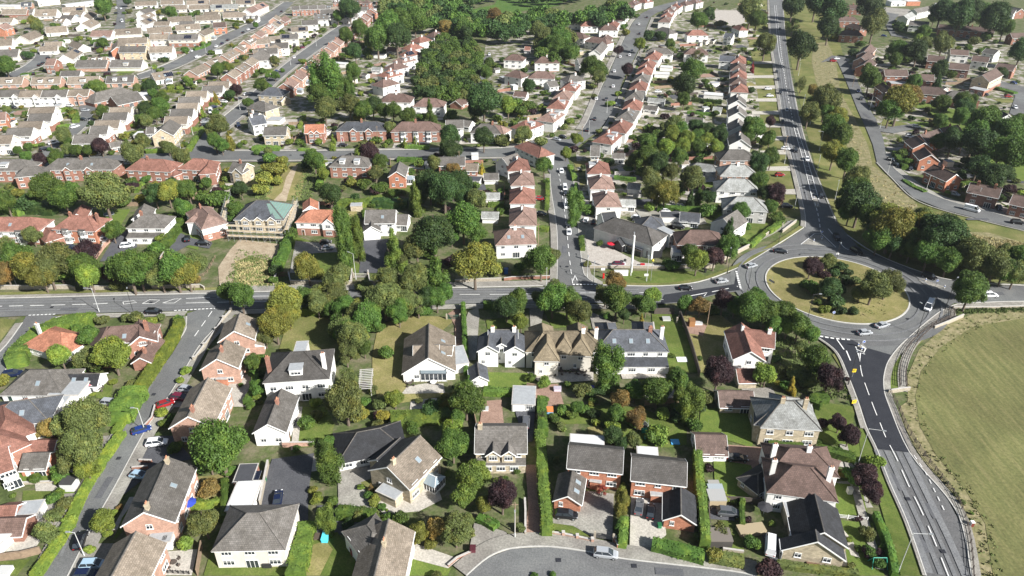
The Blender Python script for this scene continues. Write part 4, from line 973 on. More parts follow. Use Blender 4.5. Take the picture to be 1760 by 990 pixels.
# ------------------------------------------------------------------ cars
CARC = {'w': ('white', (.72, .73, .74)), 'k': ('black', (.012, .012, .015)), 's': ('silver', (.42, .44, .46)), 'g': ('grey', (.12, .125, .135)), 'r': ('red', (.27, .012, .014)), 'b': ('blue', (.012, .035, .17)), 'n': ('dark blue', (.012, .02, .06)), 'm': ('maroon', (.12, .012, .03)), 'l': ('light blue', (.30, .42, .52))}
CART = {  # profile: (x, z) of the lower body, roof x-range, heights
 'c': ('parked_car', 'hatchback', 4.1, 1.75, .95, 1.48, [-1.85, -1.25, .35, 1.15]),
 'u': ('parked_car', 'estate car', 4.6, 1.85, 1.02, 1.68, [-2.2, -1.75, .45, 1.35]),
 'e': ('parked_car', 'saloon car', 4.6, 1.80, .92, 1.42, [-1.75, -.95, .35, 1.25]),
 'v': ('van', 'panel van', 5.4, 2.0, 1.15, 2.25, [-2.65, -2.6, 1.35, 2.1]),
 'V': ('van', 'small van', 4.4, 1.8, 1.1, 1.85, [-2.15, -2.1, .75, 1.45])}
def car_meshes(t):
    def f():
        nm, lk, L, W, zb, zt, rx = CART[t]; hw = W/2; mb = MB()
        # lower body as lofted cross-sections along x
        xs = [-L/2, -L/2+.12, -L/2+.6, -.3, L/2-1.15, L/2-.35, L/2]; ws = [.80, .93, .99, 1, .98, .93, .76]
        zt_ = [zb-.12, zb-.02, zb, zb, zb-.02, zb-.16, zb-.32]; zl = [.42, .3, .26, .26, .26, .3, .42]
        ring = []
        for x, w_, z1, z0 in zip(xs, ws, zt_, zl):
            y = hw*w_; ring.append([(x, -y*.92, z0), (x, -y, z0+.2), (x, -y*.98, z1-.08), (x, -y*.86, z1), (x, y*.86, z1), (x, y*.98, z1-.08), (x, y, z0+.2), (x, y*.92, z0)])
        for i in range(len(ring)-1):
            for j in range(7): mb.quad([ring[i][j], ring[i+1][j], ring[i+1][j+1], ring[i][j+1]])
            mb.quad([ring[i][7], ring[i+1][7], ring[i+1][0], ring[i][0]])
        mb.quad(ring[0]); mb.quad(ring[-1][::-1])
        body_ = mb.mesh('body', [white], smooth=False)
        r0, r1, r2, r3 = rx; g = MB(); a = hw*.86; b = hw*.70
        lo = [(r0, -a, zb-.02), (r3, -a, zb-.04), (r3, a, zb-.04), (r0, a, zb-.02)]
        hi = [(r1, -b, zt-.05), (r2, -b, zt-.05), (r2, b, zt-.05), (r1, b, zt-.05)]
        for i in range(4): j = (i+1) % 4; g.quad([lo[i], lo[j], hi[j], hi[i]])
        cab = g.mesh('window_glass', [glass])
        rf = MB(); rf.box(r1+.02, r2-.02, -b-.01, b+.01, zt-.06, zt, 0)
        for i in range(4): rf.bar(lo[i], hi[i], .05, 0, n=4)
        mid = (r1+r2)/2
        for s in (-1, 1): rf.bar(((r0+r3)/2-.2, s*a, zb), (mid-.1, s*b, zt-.05), .05, 0, n=4)
        if t in 'vV':
            rf.quad([(r0-.01, -a-.02, zb-.03), (r2-.5, -a-.02, zb-.03), (r2-.5, -b-.03, zt-.04), (r0-.01, -b-.03, zt-.04)]); rf.quad([(r0-.01, a+.02, zb-.03), (r2-.5, a+.02, zb-.03), (r2-.5, b+.03, zt-.04), (r0-.01, b+.03, zt-.04)][::-1])
            rf.quad([(r0-.02, -a, zb-.03), (r0-.02, a, zb-.03), (r1-.02, b, zt-.03), (r1-.02, -b, zt-.03)][::-1])
        rfm = rf.mesh('roof_panel', [white])
        wb = MB(); wb.bar((0, -.1, .32), (0, .1, .32), .32, 0, n=12); wb.bar((0, -.115, .32), (0, .115, .32), .19, 1, n=10); whl = wb.mesh('wheel', [rubber, metal])
        hl = MB(); hl.box(-.12, .06, -.16, .16, -.07, .08, 0); hlm = hl.mesh('headlight', [flat('headlamp', (.75, .76, .78), .15)])
        tlm = hl.mesh('tail_light', [flat('taillamp', (.35, .01, .01), .2)])
        return body_, cab, rfm, whl, hlm, tlm
    return cached(('car', t), f)
def car(px, py, dx, dy, t='c', c='s', label=None, group=None, moving=False):
    A = U(px, py, .6); s = 6/max(1, math.hypot(dx, dy)); B = U(px+dx*s, py+dy*s, .6); rz = math.atan2(B.y-A.y, B.x-A.x)
    nm, lk, L, W, zb, zt, rx = CART[t]; nm = 'moving_car' if moving and nm != 'van' else nm
    o = empty(nm, (A.x, A.y, zbase(A)), rz); b, g, r, w_, hl, tl = car_meshes(t)
    cn, cc = CARC[c]; pm = flat('carpaint_'+cn, cc, .28, .25 if c in 'sgkn' else 0, .6)
    for me, nme in ((b, 'body'), (r, 'roof_panel')):
        q = link(nme, me, o); sl_ = q.material_slots[0]; sl_.link = 'OBJECT'; sl_.material = pm
    link('window_glass', g, o)
    for sx in (-L/2+.8, L/2-.85):
        for sy in (-W/2+.08, W/2-.08): link('wheel', w_, o, (sx, sy, 0))
    for sy in (-W/2+.32, W/2-.32): link('headlight', hl, o, (L/2-.12, sy, .66)); link('tail_light', tl, o, (-L/2+.1, sy, .78))
    FOOT.append((A.x, A.y, rz, L/2, W/2))
    return thing(o, f"{cn} {lk}", 'car' if nm != 'van' else 'van', None, label)
def zbase(p):
    return .3 if math.hypot(p.x-CX, p.y-CY) < 32 else .26
# ================================================================== HOUSES (ridge lines read off the photograph, set on the ground plan)
S4 = 3.991; S6 = 6.769
LB = {}
houses('''
335 278 420 302 9.5 h1 W o c-.45w p.85 | orange-roofed white bungalow behind the curved hedge at the road corner
760 262 920 250 9 h2 B m c.4b e4.2 s1 | rambling red-brown brick house between the curved hedge and the side road
+955 215 955 325 7 g2 B m e4.2
+735 262 690 350 7 h2 B m e4.2
+830 285 815 350 4.5 g2 B m e4.0
1060 325 960 470 4.6 g0 B m c.3b q e2.6 | long low brown-roofed brick outbuilding beside the lime side-road hedge
200 560 330 560 10 h1 W g s1 | grey hipped white bungalow with one square skylight
+440 585 680 583 5 g0 W n s2
+385 668 590 668 7 f1 W g q
70 775 200 760 9 h2 W s e5.2 s1 | dark-roofed white house with a red-roofed half at the left edge
+20 800 40 900 8 h2 W r
+270 800 440 795 6 f1 W g e3.4
1605 287 1645 168 8.6 g2 P t s1 L2 | brick gabled house at the main-road end of the side road
1487 478 1545 352 8.6 g2 P t c-.1b | brick gabled house between two others beside the side road
+1500 592 1570 592 3.5 f0 O g q
1290 872 1425 614 9 g2 P t c-.4b | long tan-roofed brick semi behind the maroon car
''', 0, 496, S4, near=True)
houses('''
987 545 1150 178 9.2 g2 P g s1 c.45k c-.48k | long brick semi with half its roof purple-grey and half tan
+1035 705 1190 690 4.5 f0 W g q s1
700 1110 928 690 9 g2 P t | half-seen brick house with pale tan roof at the bottom left edge
165 150 335 145 5.5 g0 O g | small grey-roofed brick outbuilding on the left lawn
215 62 380 58 5.5 g0 B r | small red-roofed brick outhouse behind the olive tree
-70 -50 -20 20 8 h2 B r c.3 b1 | red brick house with white bay windows at the left edge
-30 130 30 110 8 g2 W r | white gabled house cut off by the left edge
0 510 110 505 5 g0 B r q | low red-roofed outbuilding beside a dark lean-to
130 530 280 515 3.6 f0 W g q | flat grey-roofed shed beside the low red outbuilding
-30 600 170 592 5 g0 B m q | long maroon-roofed shed at the left edge
-40 690 60 720 7 f0 W l q | flat white-roofed garage at the lower left edge
1590 440 1756 438 8 f0 W l q | flat pale-roofed garage on the dark driveway
1625 285 1750 280 5 f0 B n q P | small brick shed topped with a dark solar panel
1690 560 1785 558 10.2 h2 C g | cream rendered house with grey hipped roof at the bottom left
''', 0, 742, S4, near=True)
houses('''
235 436 330 430 11.8 h3 W u e6.3 c-.55b c.5w d1 s1 y | tall white slate-roofed villa with a front dormer
+270 400 350 396 4.5 f1 W g e6.5 q
172 690 80 925 6.8 g3 W g c-.1b e4.0 | long white cottage with grey roof beside the tall white villa
1180 472 1185 242 12.8 g1 W t s2 e2.9 aw p.72 | large white chalet bungalow with tan roof, dormers and a balcony
+1120 520 1150 440 6 g1 W t p.72
+1085 390 1250 385 3.8 g1 W t e4.8 q
+1250 385 1345 390 3.8 g1 W t e4.4 q
+1360 400 1400 520 4.5 f0 W g e2.6 q
1530 595 1518 508 4.2 g0 W s ga | small slate-roofed garage beside the tall dark hedge lane
1600 282 1790 282 7.5 g3 W s e5.0 c.48w c-.45w | white house with twin slate gables facing the bright lawn
+1590 388 1600 288 5 g3 W s e5.0
+1776 392 1776 290 5 g3 W s e5.0
+1683 372 1683 325 2.6 g3 W s e5.4
''', 440, 496, S4, near=True)
houses('''
215 292 500 292 9 h3 C y e5.2 c.42w c.25w | broad cream house with golden-brown roof and three front gables
+205 236 215 300 6 h3 C y e5.2 q p1.05
+452 232 455 300 5 h3 C y e5.2 q p1.1
+240 372 240 310 5.8 h3 C y e5.2 p1.05
+360 338 360 300 5.2 h3 C y e5.2 p1.1
+475 345 475 300 5.4 h3 C y e5.2 p1.05
+245 515 245 492 4.8 f1 C y e2.8
690 282 930 282 9.5 h3 W s e5.2 c.28b c.62w s3 L3 | grey slate-roofed white semi with a full-width lean-to
+650 232 665 290 5 h3 W s e5.2 q
+900 228 905 285 5 h3 W s e5.2 q
1575 238 1640 428 7.5 g3 W r e5.0 c-.3w | red-roofed white house beside the purple tree near the roundabout
+1600 275 1800 300 7 g3 W r e5.0 c.4w
1545 552 1665 550 5.5 g0 K r q | small red-roofed stone garage behind the round purple tree
1420 702 1648 706 6.2 g0 K b | brown-roofed stone garage in the corner of the bright lawn
5 730 160 735 7 f0 W g ga | flat grey-roofed garage at the head of a dark drive
1850 768 1935 772 10 h3 K l e5.6 c-.1k c.3k | pale slate-roofed stone villa beside the purple street trees
+1880 740 1880 800 6 h3 K l e5.6
+1990 790 2000 840 5 h3 K l e5.0
+1760 800 1760 850 5 h3 K s e5.2
''', 880, 496, S4, near=True)
houses('''
690 5 850 -25 9.5 h1 W n e2.6 p.35 | low charcoal-roofed white bungalow wing beside the curved drive
905 236 1122 28 10 g3 K t e4.6 c-.42k s1 p.62 x.1 | stone gabled house set at an angle on the curved drive
+830 185 985 45 4.5 g1 K n e3.4 q
+860 370 990 430 3.4 f0 K t e2.4 q
1512 -36 1850 -36 9 g3 K g e4.9 G22.8 c-.48k L1.2 | grey-roofed stone house with two small front gables above the lane
800 1030 908 604 8.6 g3 W t e4.8 c.1k | white house with a long tan roof at the bottom edge
+760 640 800 690 6.5 h3 W g e4.6
''', 440, 742, S4, near=True)
houses('''
398 92 758 128 7.4 g3 O u e5.0 p.66 | orange-brick house with its wing and gravel forecourt, left of the pair
+382 435 415 262 5.2 g1 O g s2 e2.5
+545 310 610 320 2.6 f0 O g q
+400 60 630 75 4 f0 O l e2.6 q
832 172 1192 210 7.4 g3 O u e5.0 p.66 | orange-brick house with two cars in its drive, right of the pair
+1160 562 1157 378 5.8 g1 O n e2.5
+950 405 1060 410 2.6 f0 O g q
+860 140 1000 150 3.5 f0 O l e2.6 q
1262 20 1462 25 7 g0 W b | white garage with a deep brown roof at the end of the cross drive
''', 880, 742, S4, near=True)
houses('''
170 232 295 248 9.4 h3 W m e5.2 c-.45w c.5w | maroon-roofed white house with tall white chimneys on the road side
+150 112 315 122 8.4 h3 W m e5.2 c.1w c-.45w
+330 150 395 175 5 h3 W m e3.6
385 682 322 432 9.2 g1 K n e3.0 p.55 | stone bungalow with a black roof behind the low front hedge
+338 735 330 690 10.5 g1 K n e2.6 p.5
+110 500 240 510 6 f0 K g e2.8 q
-70 290 -20 260 5 h1 K n e2.4
''', 1320, 742, S4, near=True)
# middle band, left
houses('''
-60 500 205 500 9 h2 W r t b2 c-.2b s1 | red-roofed white semi at the far left above the tree belt
+300 560 345 600 5.5 h0 B r e2.8
490 485 600 490 9.5 h2 O r b2 c-.2b c.5b | square red brick house with four white bays
+562 412 525 475 5 g2 B r
985 478 1060 478 9 h2 W g c-.2b L2.4 | white house with a grey hipped roof and a white estate car
+990 408 960 470 6 g2 W g
1375 425 1430 478 8.6 h2 W p t c-.2b | pinkish-roofed white and brick house with a black curved drive
+1385 425 1340 480 5 h2 W p
1758 384 1838 384 13 h3 K s e5 G33.0 | slate-roofed half-built house wrapped in scaffolding
-60 105 150 103 9 h2 B g d1 | grey-roofed brick semi at the far left beyond the gardens
+165 160 260 150 7 h2 B g
400 98 720 96 9 h2 B g G23.2 s2 c0b | long grey-roofed brick semi with twin timbered gables
970 98 1120 104 9.5 h2 B r c-.1b | red-roofed brick semi backing onto the large olive tree
+1150 140 1190 150 7 h1 B r e3.4
1325 97 1390 100 9 h2 B r | red brick house with two hipped wings
+1435 108 1420 150 6 h2 B r
1600 118 1690 128 8 g2 K g G14.5 c.1 | grey-gabled cream house beside the overgrown plot
''', 0, 248, S4)
houses('''
590 78 710 80 9 h2 B g d2 | brown brick house with a wide white roof dormer and blue parasol
+655 58 655 85 5 h2 B g
963 185 985 118 6.6 g2 O g x | narrow brick gabled house with a white conservatory
375 448 520 452 8.5 h2 W o t G14.2 | orange-roofed white house with a half-timbered gable
+370 368 370 420 4.8 g2 W o
755 452 955 450 8.6 g2 W g s1 | white house with a grey roof and wide dark forecourt
+790 480 790 560 5.5 g3 W g e3.6
+965 480 1040 482 7 g1 W g
1255 88 1430 86 7 g2 B g | grey-roofed brick house behind the dark tree mass
+1430 130 1520 132 6 g1 B t
1460 235 1540 240 5 f0 W n q | flat dark-roofed garage behind the yellow cypress
1565 200 1660 198 5 g0 W g q | small grey-roofed white garage beside the yellow cypress
1570 330 1665 330 4.5 g0 W l q | pale-roofed garage facing the back lane
1555 460 1660 462 4.5 g0 W l q | pale-roofed garage with a red lower wall
1690 95 1790 60 8 g2 W g | grey-roofed white house on the cross-street bend
''', 440, 248, S4)
houses('''
705 502 932 568 9.8 h3 W u e5.2 p.53 | long white pub with a grey roof and dark ground-floor front
+620 470 700 462 9 g3 W n e5.2
+1040 600 1085 585 6 f1 W g e4.8
+1100 720 1150 722 5 f0 W g e3
945 492 962 492 9 h1 W s | small square slate-roofed building behind the pub
1020 482 1150 486 5 f0 W n q | dark flat garages behind the pub
1160 462 1288 474 6.5 g0 W s | slate-roofed garage block behind the pub
1225 588 1350 590 9 h2 D m b2 | maroon-roofed dark-brick semi right of the pub
1452 508 1545 450 8.5 g2 W g | white gabled house between the pub and the stone-grey semis
1490 36 1590 36 9 h2 P g | topmost of four grey-roofed semis above the roundabout
1500 138 1600 140 9 h2 P l c.0w | second of the four grey-roofed semis above the roundabout
1490 232 1600 236 9.5 h2 W l | third of the four grey-roofed semis above the roundabout
1545 355 1660 362 9.5 h2 G l | grey-roofed semi nearest the roundabout
740 375 845 378 5 g0 W l | white garden room behind the pub garden hedge
690 60 770 62 5 g0 W g | small grey-roofed white garage beside the ridge-road semis
800 262 880 270 4.5 g0 W l q | pale shed in the garden behind the ridge-road semis
1270 125 1380 140 6 h0 C l | pale pavilion on the garden lawn
545 8 600 10 9 g2 C g | cream gabled house at the bend of the long road
110 -20 200 20 8 h2 W r | red-roofed white house on the inner corner of the bend
''', 880, 248, S4)
houses('''
1075 -12 1015 -60 8 g2 O b | brick gabled house above the estate bend, farthest of its three
1120 70 1075 22 7.5 g2 O b e4.8 | brick gabled house above the estate bend, middle of its three
1290 203 1140 138 7.5 g2 O b c.1b e4.8 | brown brick semi beside the estate road sweep
1395 262 1600 302 7.5 g2 D b c-.3b c.35b e4.8 | dark brick semi above the white panel van
1690 342 1830 372 7.5 g2 B b e4.8 | red brick house at the right edge with a white garage
''', 1320, 248, S4)
houses('''
1175 166 1555 192 8 g2 B b c.1b c-.3b c.4b | long brown-roofed brick terrace with white windows
1665 226 1790 226 8 g2 B b | brick terrace house at the upper right edge
930 105 985 80 8 g2 W l | white gabled house beside the road triangle
975 140 1105 150 8 g2 W g | white house with a grey-brown roof beside the lawn triangle
1000 62 1105 42 8 g2 W g | white house behind the two road-triangle houses
505 112 585 114 9 h2 B b c.1b | brick hipped house by the giant dark trees
535 205 610 208 9 h2 B b c.1b | brick hipped house nearest the golden shrub
+580 160 640 175 7 h2 B b
560 32 610 34 8 h2 B b c0b | brick hipped house farthest up beside the giant dark trees
705 302 660 352 8 g2 P b | uppermost of three stepped brown gables by the estate road
690 350 640 392 8 g2 P b | middle of three stepped brown gables by the estate road
705 400 655 440 8 g2 O b | lowest of three stepped brown gables by the estate road
797 476 955 480 8 g2 B b | brown-roofed brick semi left of its neighbour in the estate
985 505 1135 512 8 g2 B b | brown-roofed brick semi right of its neighbour in the estate
835 565 985 570 6 f0 B g q | flat grey garages between the brick semis
1062 590 1180 600 9 h2 B b | brick house with large white windows under a brown roof
785 565 850 610 7 g2 O b | dark-roofed brick gable behind the large maple, upper
800 635 860 680 7 g2 O b | dark-roofed brick gable behind the large maple, lower
1100 378 1215 388 8 g2 B b | brown brick semi among the estate trees
1255 338 1375 345 7.5 g2 W b | white brown-roofed semi in the estate, upper
1410 380 1520 392 7.5 g2 W b | white brown-roofed semi in the estate, lower
1250 430 1385 442 8 g2 D b | dark brick semi next to the white semis
1580 430 1700 447 8 g2 B b | brick semi at the right of the estate shops
1470 515 1565 468 9 g3 T b e6.2 | buff three-storey shop building with brown roof
+1400 600 1500 620 6 f0 B m e3
1270 622 1400 632 8 h2 B g | grey-roofed brick semi below the estate shops
1560 742 1650 785 8 g2 W n | black-roofed house near the right edge
1045 920 1170 886 8 g2 O b c-.3b | brick semi at the lower estate bend, left half
1180 880 1300 856 8 g2 D b c0b | dark brick semi at the lower estate bend, right half
940 5 1030 4 9 f0 O l e4 q | orange-roofed depot at the top edge
830 8 930 6 9 f0 W l e4 | white and blue depot building at the top edge
1150 20 1400 22 10 g0 W l e4 | long pale shed roof at the top edge
1590 30 1740 60 9 g2 B g | grey-roofed house in the top right corner
1620 60 1700 68 7 g2 W g | white house in the top right corner
1500 330 1580 345 7 g2 W g | small white house behind the long brick terrace
1480 600 1560 560 6 f0 B g q | flat garage block beside the estate shops
''', 1320, 0, S4)
houses('''
1240 205 1300 205 9 h2 W r | red-roofed white semi beside the far junction hedge
1230 330 1300 332 9 h2 W m c0w | maroon-roofed white semi above the mid gardens
1465 225 1520 230 8 g2 W s G13 | white gabled cottage beside the tennis court
1555 170 1580 180 7 h2 W r | red-roofed white house beside the tennis court
970 325 1060 330 9 h2 W g | grey-roofed white semi at the far junction
1430 378 1530 385 8 g2 W s | slate-roofed white bungalow at the verge
1030 185 1080 195 9 h2 W g | grey-roofed white semi behind the clipped dark hedges
225 122 260 122 9 h2 W m c0w | red-roofed white semi below the far meadow, leftmost
380 122 430 124 9 h2 W m c0w | red-roofed white semi below the far meadow, middle
510 145 550 145 9 h2 W r | red-roofed white house below the far meadow, rightmost
640 170 680 170 9.5 h2 W m c0w | maroon-roofed white semi on the long road corner
205 388 275 388 9 h2 W m c0w | maroon-roofed white semi beside the knoll lane, upper
170 488 240 490 9 h2 W m | maroon-roofed white semi beside the knoll lane, lower
20 480 50 485 9 h2 W m | maroon-roofed white house at the knoll lane
0 370 40 372 9 h2 W m | maroon-roofed white house above the knoll lane
90 318 130 320 6 g0 W r | small red-roofed outbuilding by the far gardens
440 220 480 225 9 h2 W m | maroon-roofed white house behind the far tree clump
560 250 640 262 9 h2 W m | brown-roofed semi behind the long road gables
570 340 620 285 8 g2 W g | grey gabled white house on the long road
450 400 520 395 8 g2 W g | low grey-roofed house behind the round green tree
240 560 300 552 7 g1 W g | white chalet bungalow in the mid gardens
20 625 105 632 6 g0 W m | brown-roofed garage in the mid gardens
400 515 440 510 8.5 h2 W g c.1w | grey-roofed white semi heading the long red row
1200 800 1310 810 6 g0 W g | grey-roofed garage in the long back gardens
940 668 1050 678 5 g0 W l | white shed behind the long road row, upper
910 720 1000 730 5 g0 W g | grey shed behind the long road row, middle
1320 640 1450 650 6 f0 W l q | long pale flat garages beside the verge row
1020 455 1100 460 6 f0 W l q | pale flat extension in the long road gardens
980 500 1080 505 6 f0 W l q | second pale flat extension in the long road gardens
1385 730 1440 735 5 g0 W l | small white shed beside the verge row
''', 880, 0, S4)
G1 = 'semi-detached houses along the long road'
row([(105,850),(265,790),(315,705),(350,645),(400,588)], -.74, 9, 'h2', 'W', 'r', 'c0w', roofs='rrmpr', ox=880, oy=0, sc=S4)
row([(640,262),(690,165),(735,120),(765,85),(792,50),(835,18),(915,4)], -.74, 9, 'h2', 'W', 'm', 'c0w', roofs='rrmmp', ox=880, oy=0, sc=S4)
row([(972,378),(930,437),(912,480),(890,530),(870,582),(842,648),(830,712),(792,780),(742,860),(655,935)], -.78, 9, 'h2', 'W', 'r', 'c0w', roofs='rrrrg', ox=880, oy=0, sc=S4)
row([(1050,130),(1068,95),(1090,62),(1125,38)], -.8, 9, 'h2', 'W', 'm', 'c0w', roofs='rm', ox=880, oy=0, sc=S4)
row([(1190,22),(1260,6)], 13, 9, 'h2', 'W', 'm', 'c0w', ox=880, oy=0, sc=S4)
row([(1555,405),(1553,455),(1555,505),(1552,552),(1560,600)], -.8, 9, 'h2', 'W', 'm', 'c0w', roofs='rgmb', ox=880, oy=0, sc=S4)
row([(1545,690),(1548,770),(1552,865),(1562,955)], 12, 9, 'g2', 'W', 'g', 'c0w', ox=880, oy=0, sc=S4, ang=78)
row([(590,150),(612,250),(650,365)], -.72, 9, 'h2', 'W', 'r', 'c0w', roofs='rp', ox=880, oy=248, sc=S4)
row([(40,130),(68,225),(72,340),(75,480)], -.74, 9, 'h2', 'W', 'p', 'c0w', roofs='pr', ox=880, oy=248, sc=S4)
row([(20,620)], 13, 10, 'h2', 'W', 'p', 'c0w', ox=880, oy=248, sc=S4, ang=5)
# white hips with pink roofs left of the wooded knoll
row([(1232,235),(1135,270),(1075,320),(1062,362),(1020,405),(962,452),(922,502),(890,565)], 12.5, 9, 'h2', 'W', 'r', 'c0w', roofs='rrpm', ox=440, oy=0, sc=S4, ang=50)
houses('''
915 640 1010 642 9.5 h2 W m c0w | dark brown-roofed white house at the foot of the pink-roofed row
+900 690 960 690 5 g0 W g
1150 672 1230 674 9.5 h2 W m | maroon-roofed white bungalow-like house below the wooded knoll
1370 690 1450 650 7 g0 B m | low brick garage at the foot of the knoll lane
60 870 210 868 8 g2 K g | stone house with a grey roof at the cross street, far left of its run
340 855 465 852 8 g2 B o G22.8 | bright orange-red roofed brick house with twin white gables
620 834 830 832 9 h2 B s G23.2 c0b | long slate-roofed brick semi with two timbered gables
1000 836 1190 834 9.5 h2 B m b3 c0b | long maroon-roofed semi with white bays
1305 824 1420 822 8 g2 W g | plain grey-roofed white house on the cross street
+1425 822 1480 830 6 g1 W g
1545 848 1620 850 9 h2 W g c.2b | half-grey half-pink roofed white semi at the cross-street bend
+1640 855 1680 862 7 h2 W p
90 598 140 600 9.5 h2 K s | blue slate pyramid-roofed house behind the brick row
20 692 60 700 9 h2 K g | grey pyramid-roofed house behind the brick row
+130 640 200 660 6 g1 K g
-30 770 20 775 9 g2 W s c-.4w | white slate-roofed house at the road fork
90 812 180 816 6 f0 W g q | white flat outbuilding behind the road fork
800 458 860 460 5 g0 W l | white shed in the gardens left of the pink-roofed row, lowest
810 372 885 375 5 f0 W n q | white shed in the gardens left of the pink-roofed row, middle
905 322 1005 325 7 g0 C p | pinkish shed in the gardens left of the pink-roofed row, highest
530 430 620 436 5 f0 W l q | pale garage behind the brick row
''', 440, 0, S4)
row([(215,575),(825,45)], 13, 9, 'g2', 'B', 'p', 'c0b', n=15, ox=440, oy=0, sc=S4, roofs='ppppgtm', walls='BPO', optl=['c0b', 'c0b', 'c0b', 'c0b P'], group='brick semis in the long far row')
row([(30,395),(85,350),(160,312),(230,250),(300,200),(370,155),(450,110)], 12, 8.5, 'g2', 'W', 'g', '', ox=440, oy=0, sc=S4, ang=12, walls='WWC', roofs='ggt', jit=.4)
row([(490,80),(450,120)], 11, 8, 'g2', 'W', 'g', '', ox=440, oy=0, sc=S4, ang=5)
row([(270,55),(330,52),(390,50),(450,48),(500,46)], -.9, 8, 'g2', 'B', 'g', '', ox=440, oy=0, sc=S4)
row([(560,8),(640,6),(700,10),(760,12)], -.8, 8, 'h2', 'B', 'b', '', ox=440, oy=0, sc=S4)
row([(130,125),(75,185),(10,235),(-60,280)], 13, 8, 'g2', 'P', 'p', '', ox=440, oy=0, sc=S4, roofs='pt')
# estate at the upper left
houses('''
255 32 360 28 8 g1 W s | slate-roofed bungalow near the top left corner
-60 72 200 75 10 f1 W l e3 | long white flat-roofed building in the top left corner
50 115 300 110 9 g1 B g | grey-roofed brick bungalow at the far left, back run
320 105 390 105 8 g1 W g
430 118 650 112 12 g1 W t | wide tan-roofed bungalow at the far left
745 90 975 80 9 g1 W t P.25 | tan-roofed bungalow with a slate-dark half beside the big green tree
545 320 755 306 9.5 g1 W t | low tan-roofed bungalow above the bend road
250 420 390 366 9 g1 W t | tan-roofed bungalow at the inner corner of the bend road
960 275 1065 225 9 g1 W t | tan bungalow with white verges left of the small close
980 190 1050 130 8 g1 W g | grey bungalow with white verges left of the small close
-20 300 70 275 8 g2 O p | small brick gable house near the left edge
-80 462 130 452 10 g1 W t e3.4 | long white low house at the left edge, upper
-60 588 200 578 10 g1 W g e3.4 | long white low house at the left edge, lower
960 520 860 480 7 g1 W g | chalet bungalow right of the bend road, upper
750 640 860 568 8 g1 W t P.3 | chalet bungalow right of the bend road with blue roof patch
650 690 560 690 8 g2 B p | red brick gable house at the mouth of the bend road
925 708 1230 706 9 g1 W g | long grey-roofed semi with white front, left of a pair
1325 704 1640 702 9 g1 W g | long grey-roofed semi with white front, right of a pair
1640 245 1740 205 7 g2 W g | nearest of three stepped gables beside the small close
1640 185 1740 145 7 g2 W g | middle of three stepped gables beside the small close
1635 125 1735 90 7 g2 W g | farthest of three stepped gables beside the small close
1355 345 1620 330 9 g1 W t d1 | tan-roofed bungalow with a wide white dormer
1400 450 1690 440 8 g2 W g | grey-roofed terrace with white panelled front, leftmost
1370 480 1360 545 7 g2 O g | brick gable end joined to the panelled terrace
1420 545 1680 542 8 g2 W g | grey-roofed terrace with white panelled front, lower left
1090 360 1300 362 9 g1 W p | low pinkish-roofed bungalow behind the close
430 15 650 -8 10 f1 W l e4 | white flat-roofed block at the top edge
760 60 1080 20 8 f0 W l e3 | long white garage roof at the top edge
''', 0, 0, S6, grow=1.14)
houses('''
30 22 250 14 8 g1 W g | grey bungalow at the top of the small close, right side
330 8 560 2 8 g1 W t | bungalow in the top run, first right of the close
630 10 860 2 8 g1 W g | bungalow in the top run, second right of the close
900 5 1120 0 8 g1 W t | bungalow in the top run, third right of the close
1200 5 1390 0 8 g1 W g | bungalow in the top run, fourth right of the close
350 70 600 62 8 g1 W t | bungalow in the second run, first right of the stepped gables
655 65 890 55 8 g1 W t | bungalow in the second run, second right of the stepped gables
910 60 1190 48 8 g1 W l P-.2 | solar-panelled bungalow in the second run
1055 150 1290 142 9 g1 W t | bungalow beside the curving estate road, back run
1310 110 1420 60 8 g2 W p | white gable house at the estate road, upper
1400 70 1500 30 8 g2 W p | white gable house at the estate road, topmost
410 205 650 188 9 g1 W t | bungalow in the third run, left
735 185 985 172 9 g1 W t | bungalow in the third run, right
500 295 745 278 9 g1 W t d1 | bungalow with a white flat dormer in the middle of the estate
165 330 415 312 9 g1 W t | tan bungalow above the panelled terraces
930 268 1060 262 8 g2 O b | dark brown-roofed brick house beside the estate road
755 375 860 330 7 g2 T t | tan gable house beside the estate road
205 402 400 398 8 g2 W g | panelled terrace with a grey roof, back left
435 405 735 402 8 g2 W g t P | panelled terrace with a pink roof patch
205 548 435 542 8 g2 W g | panelled terrace with a grey roof, front
220 855 390 830 9 g1 W g s2 P.4 | charcoal-grey bungalow with a black solar roof
''', 230, 0, S6, grow=1.12)
row([(720,765),(900,672),(1085,590),(1235,500),(1330,430),(1440,360),(1550,300),(1640,240),(1725,190)], -.8, 8.5, 'g1', 'B', 't', '', ox=230, oy=0, sc=S6, roofs='tttp', walls='BWP', optl=['', '', 'd1', 'P'])
row([(1130,860),(1235,790),(1335,720),(1440,640),(1590,570)], -.8, 8, 'g2', 'B', 't', '', ox=230, oy=0, sc=S6, walls='BP', roofs='tg')
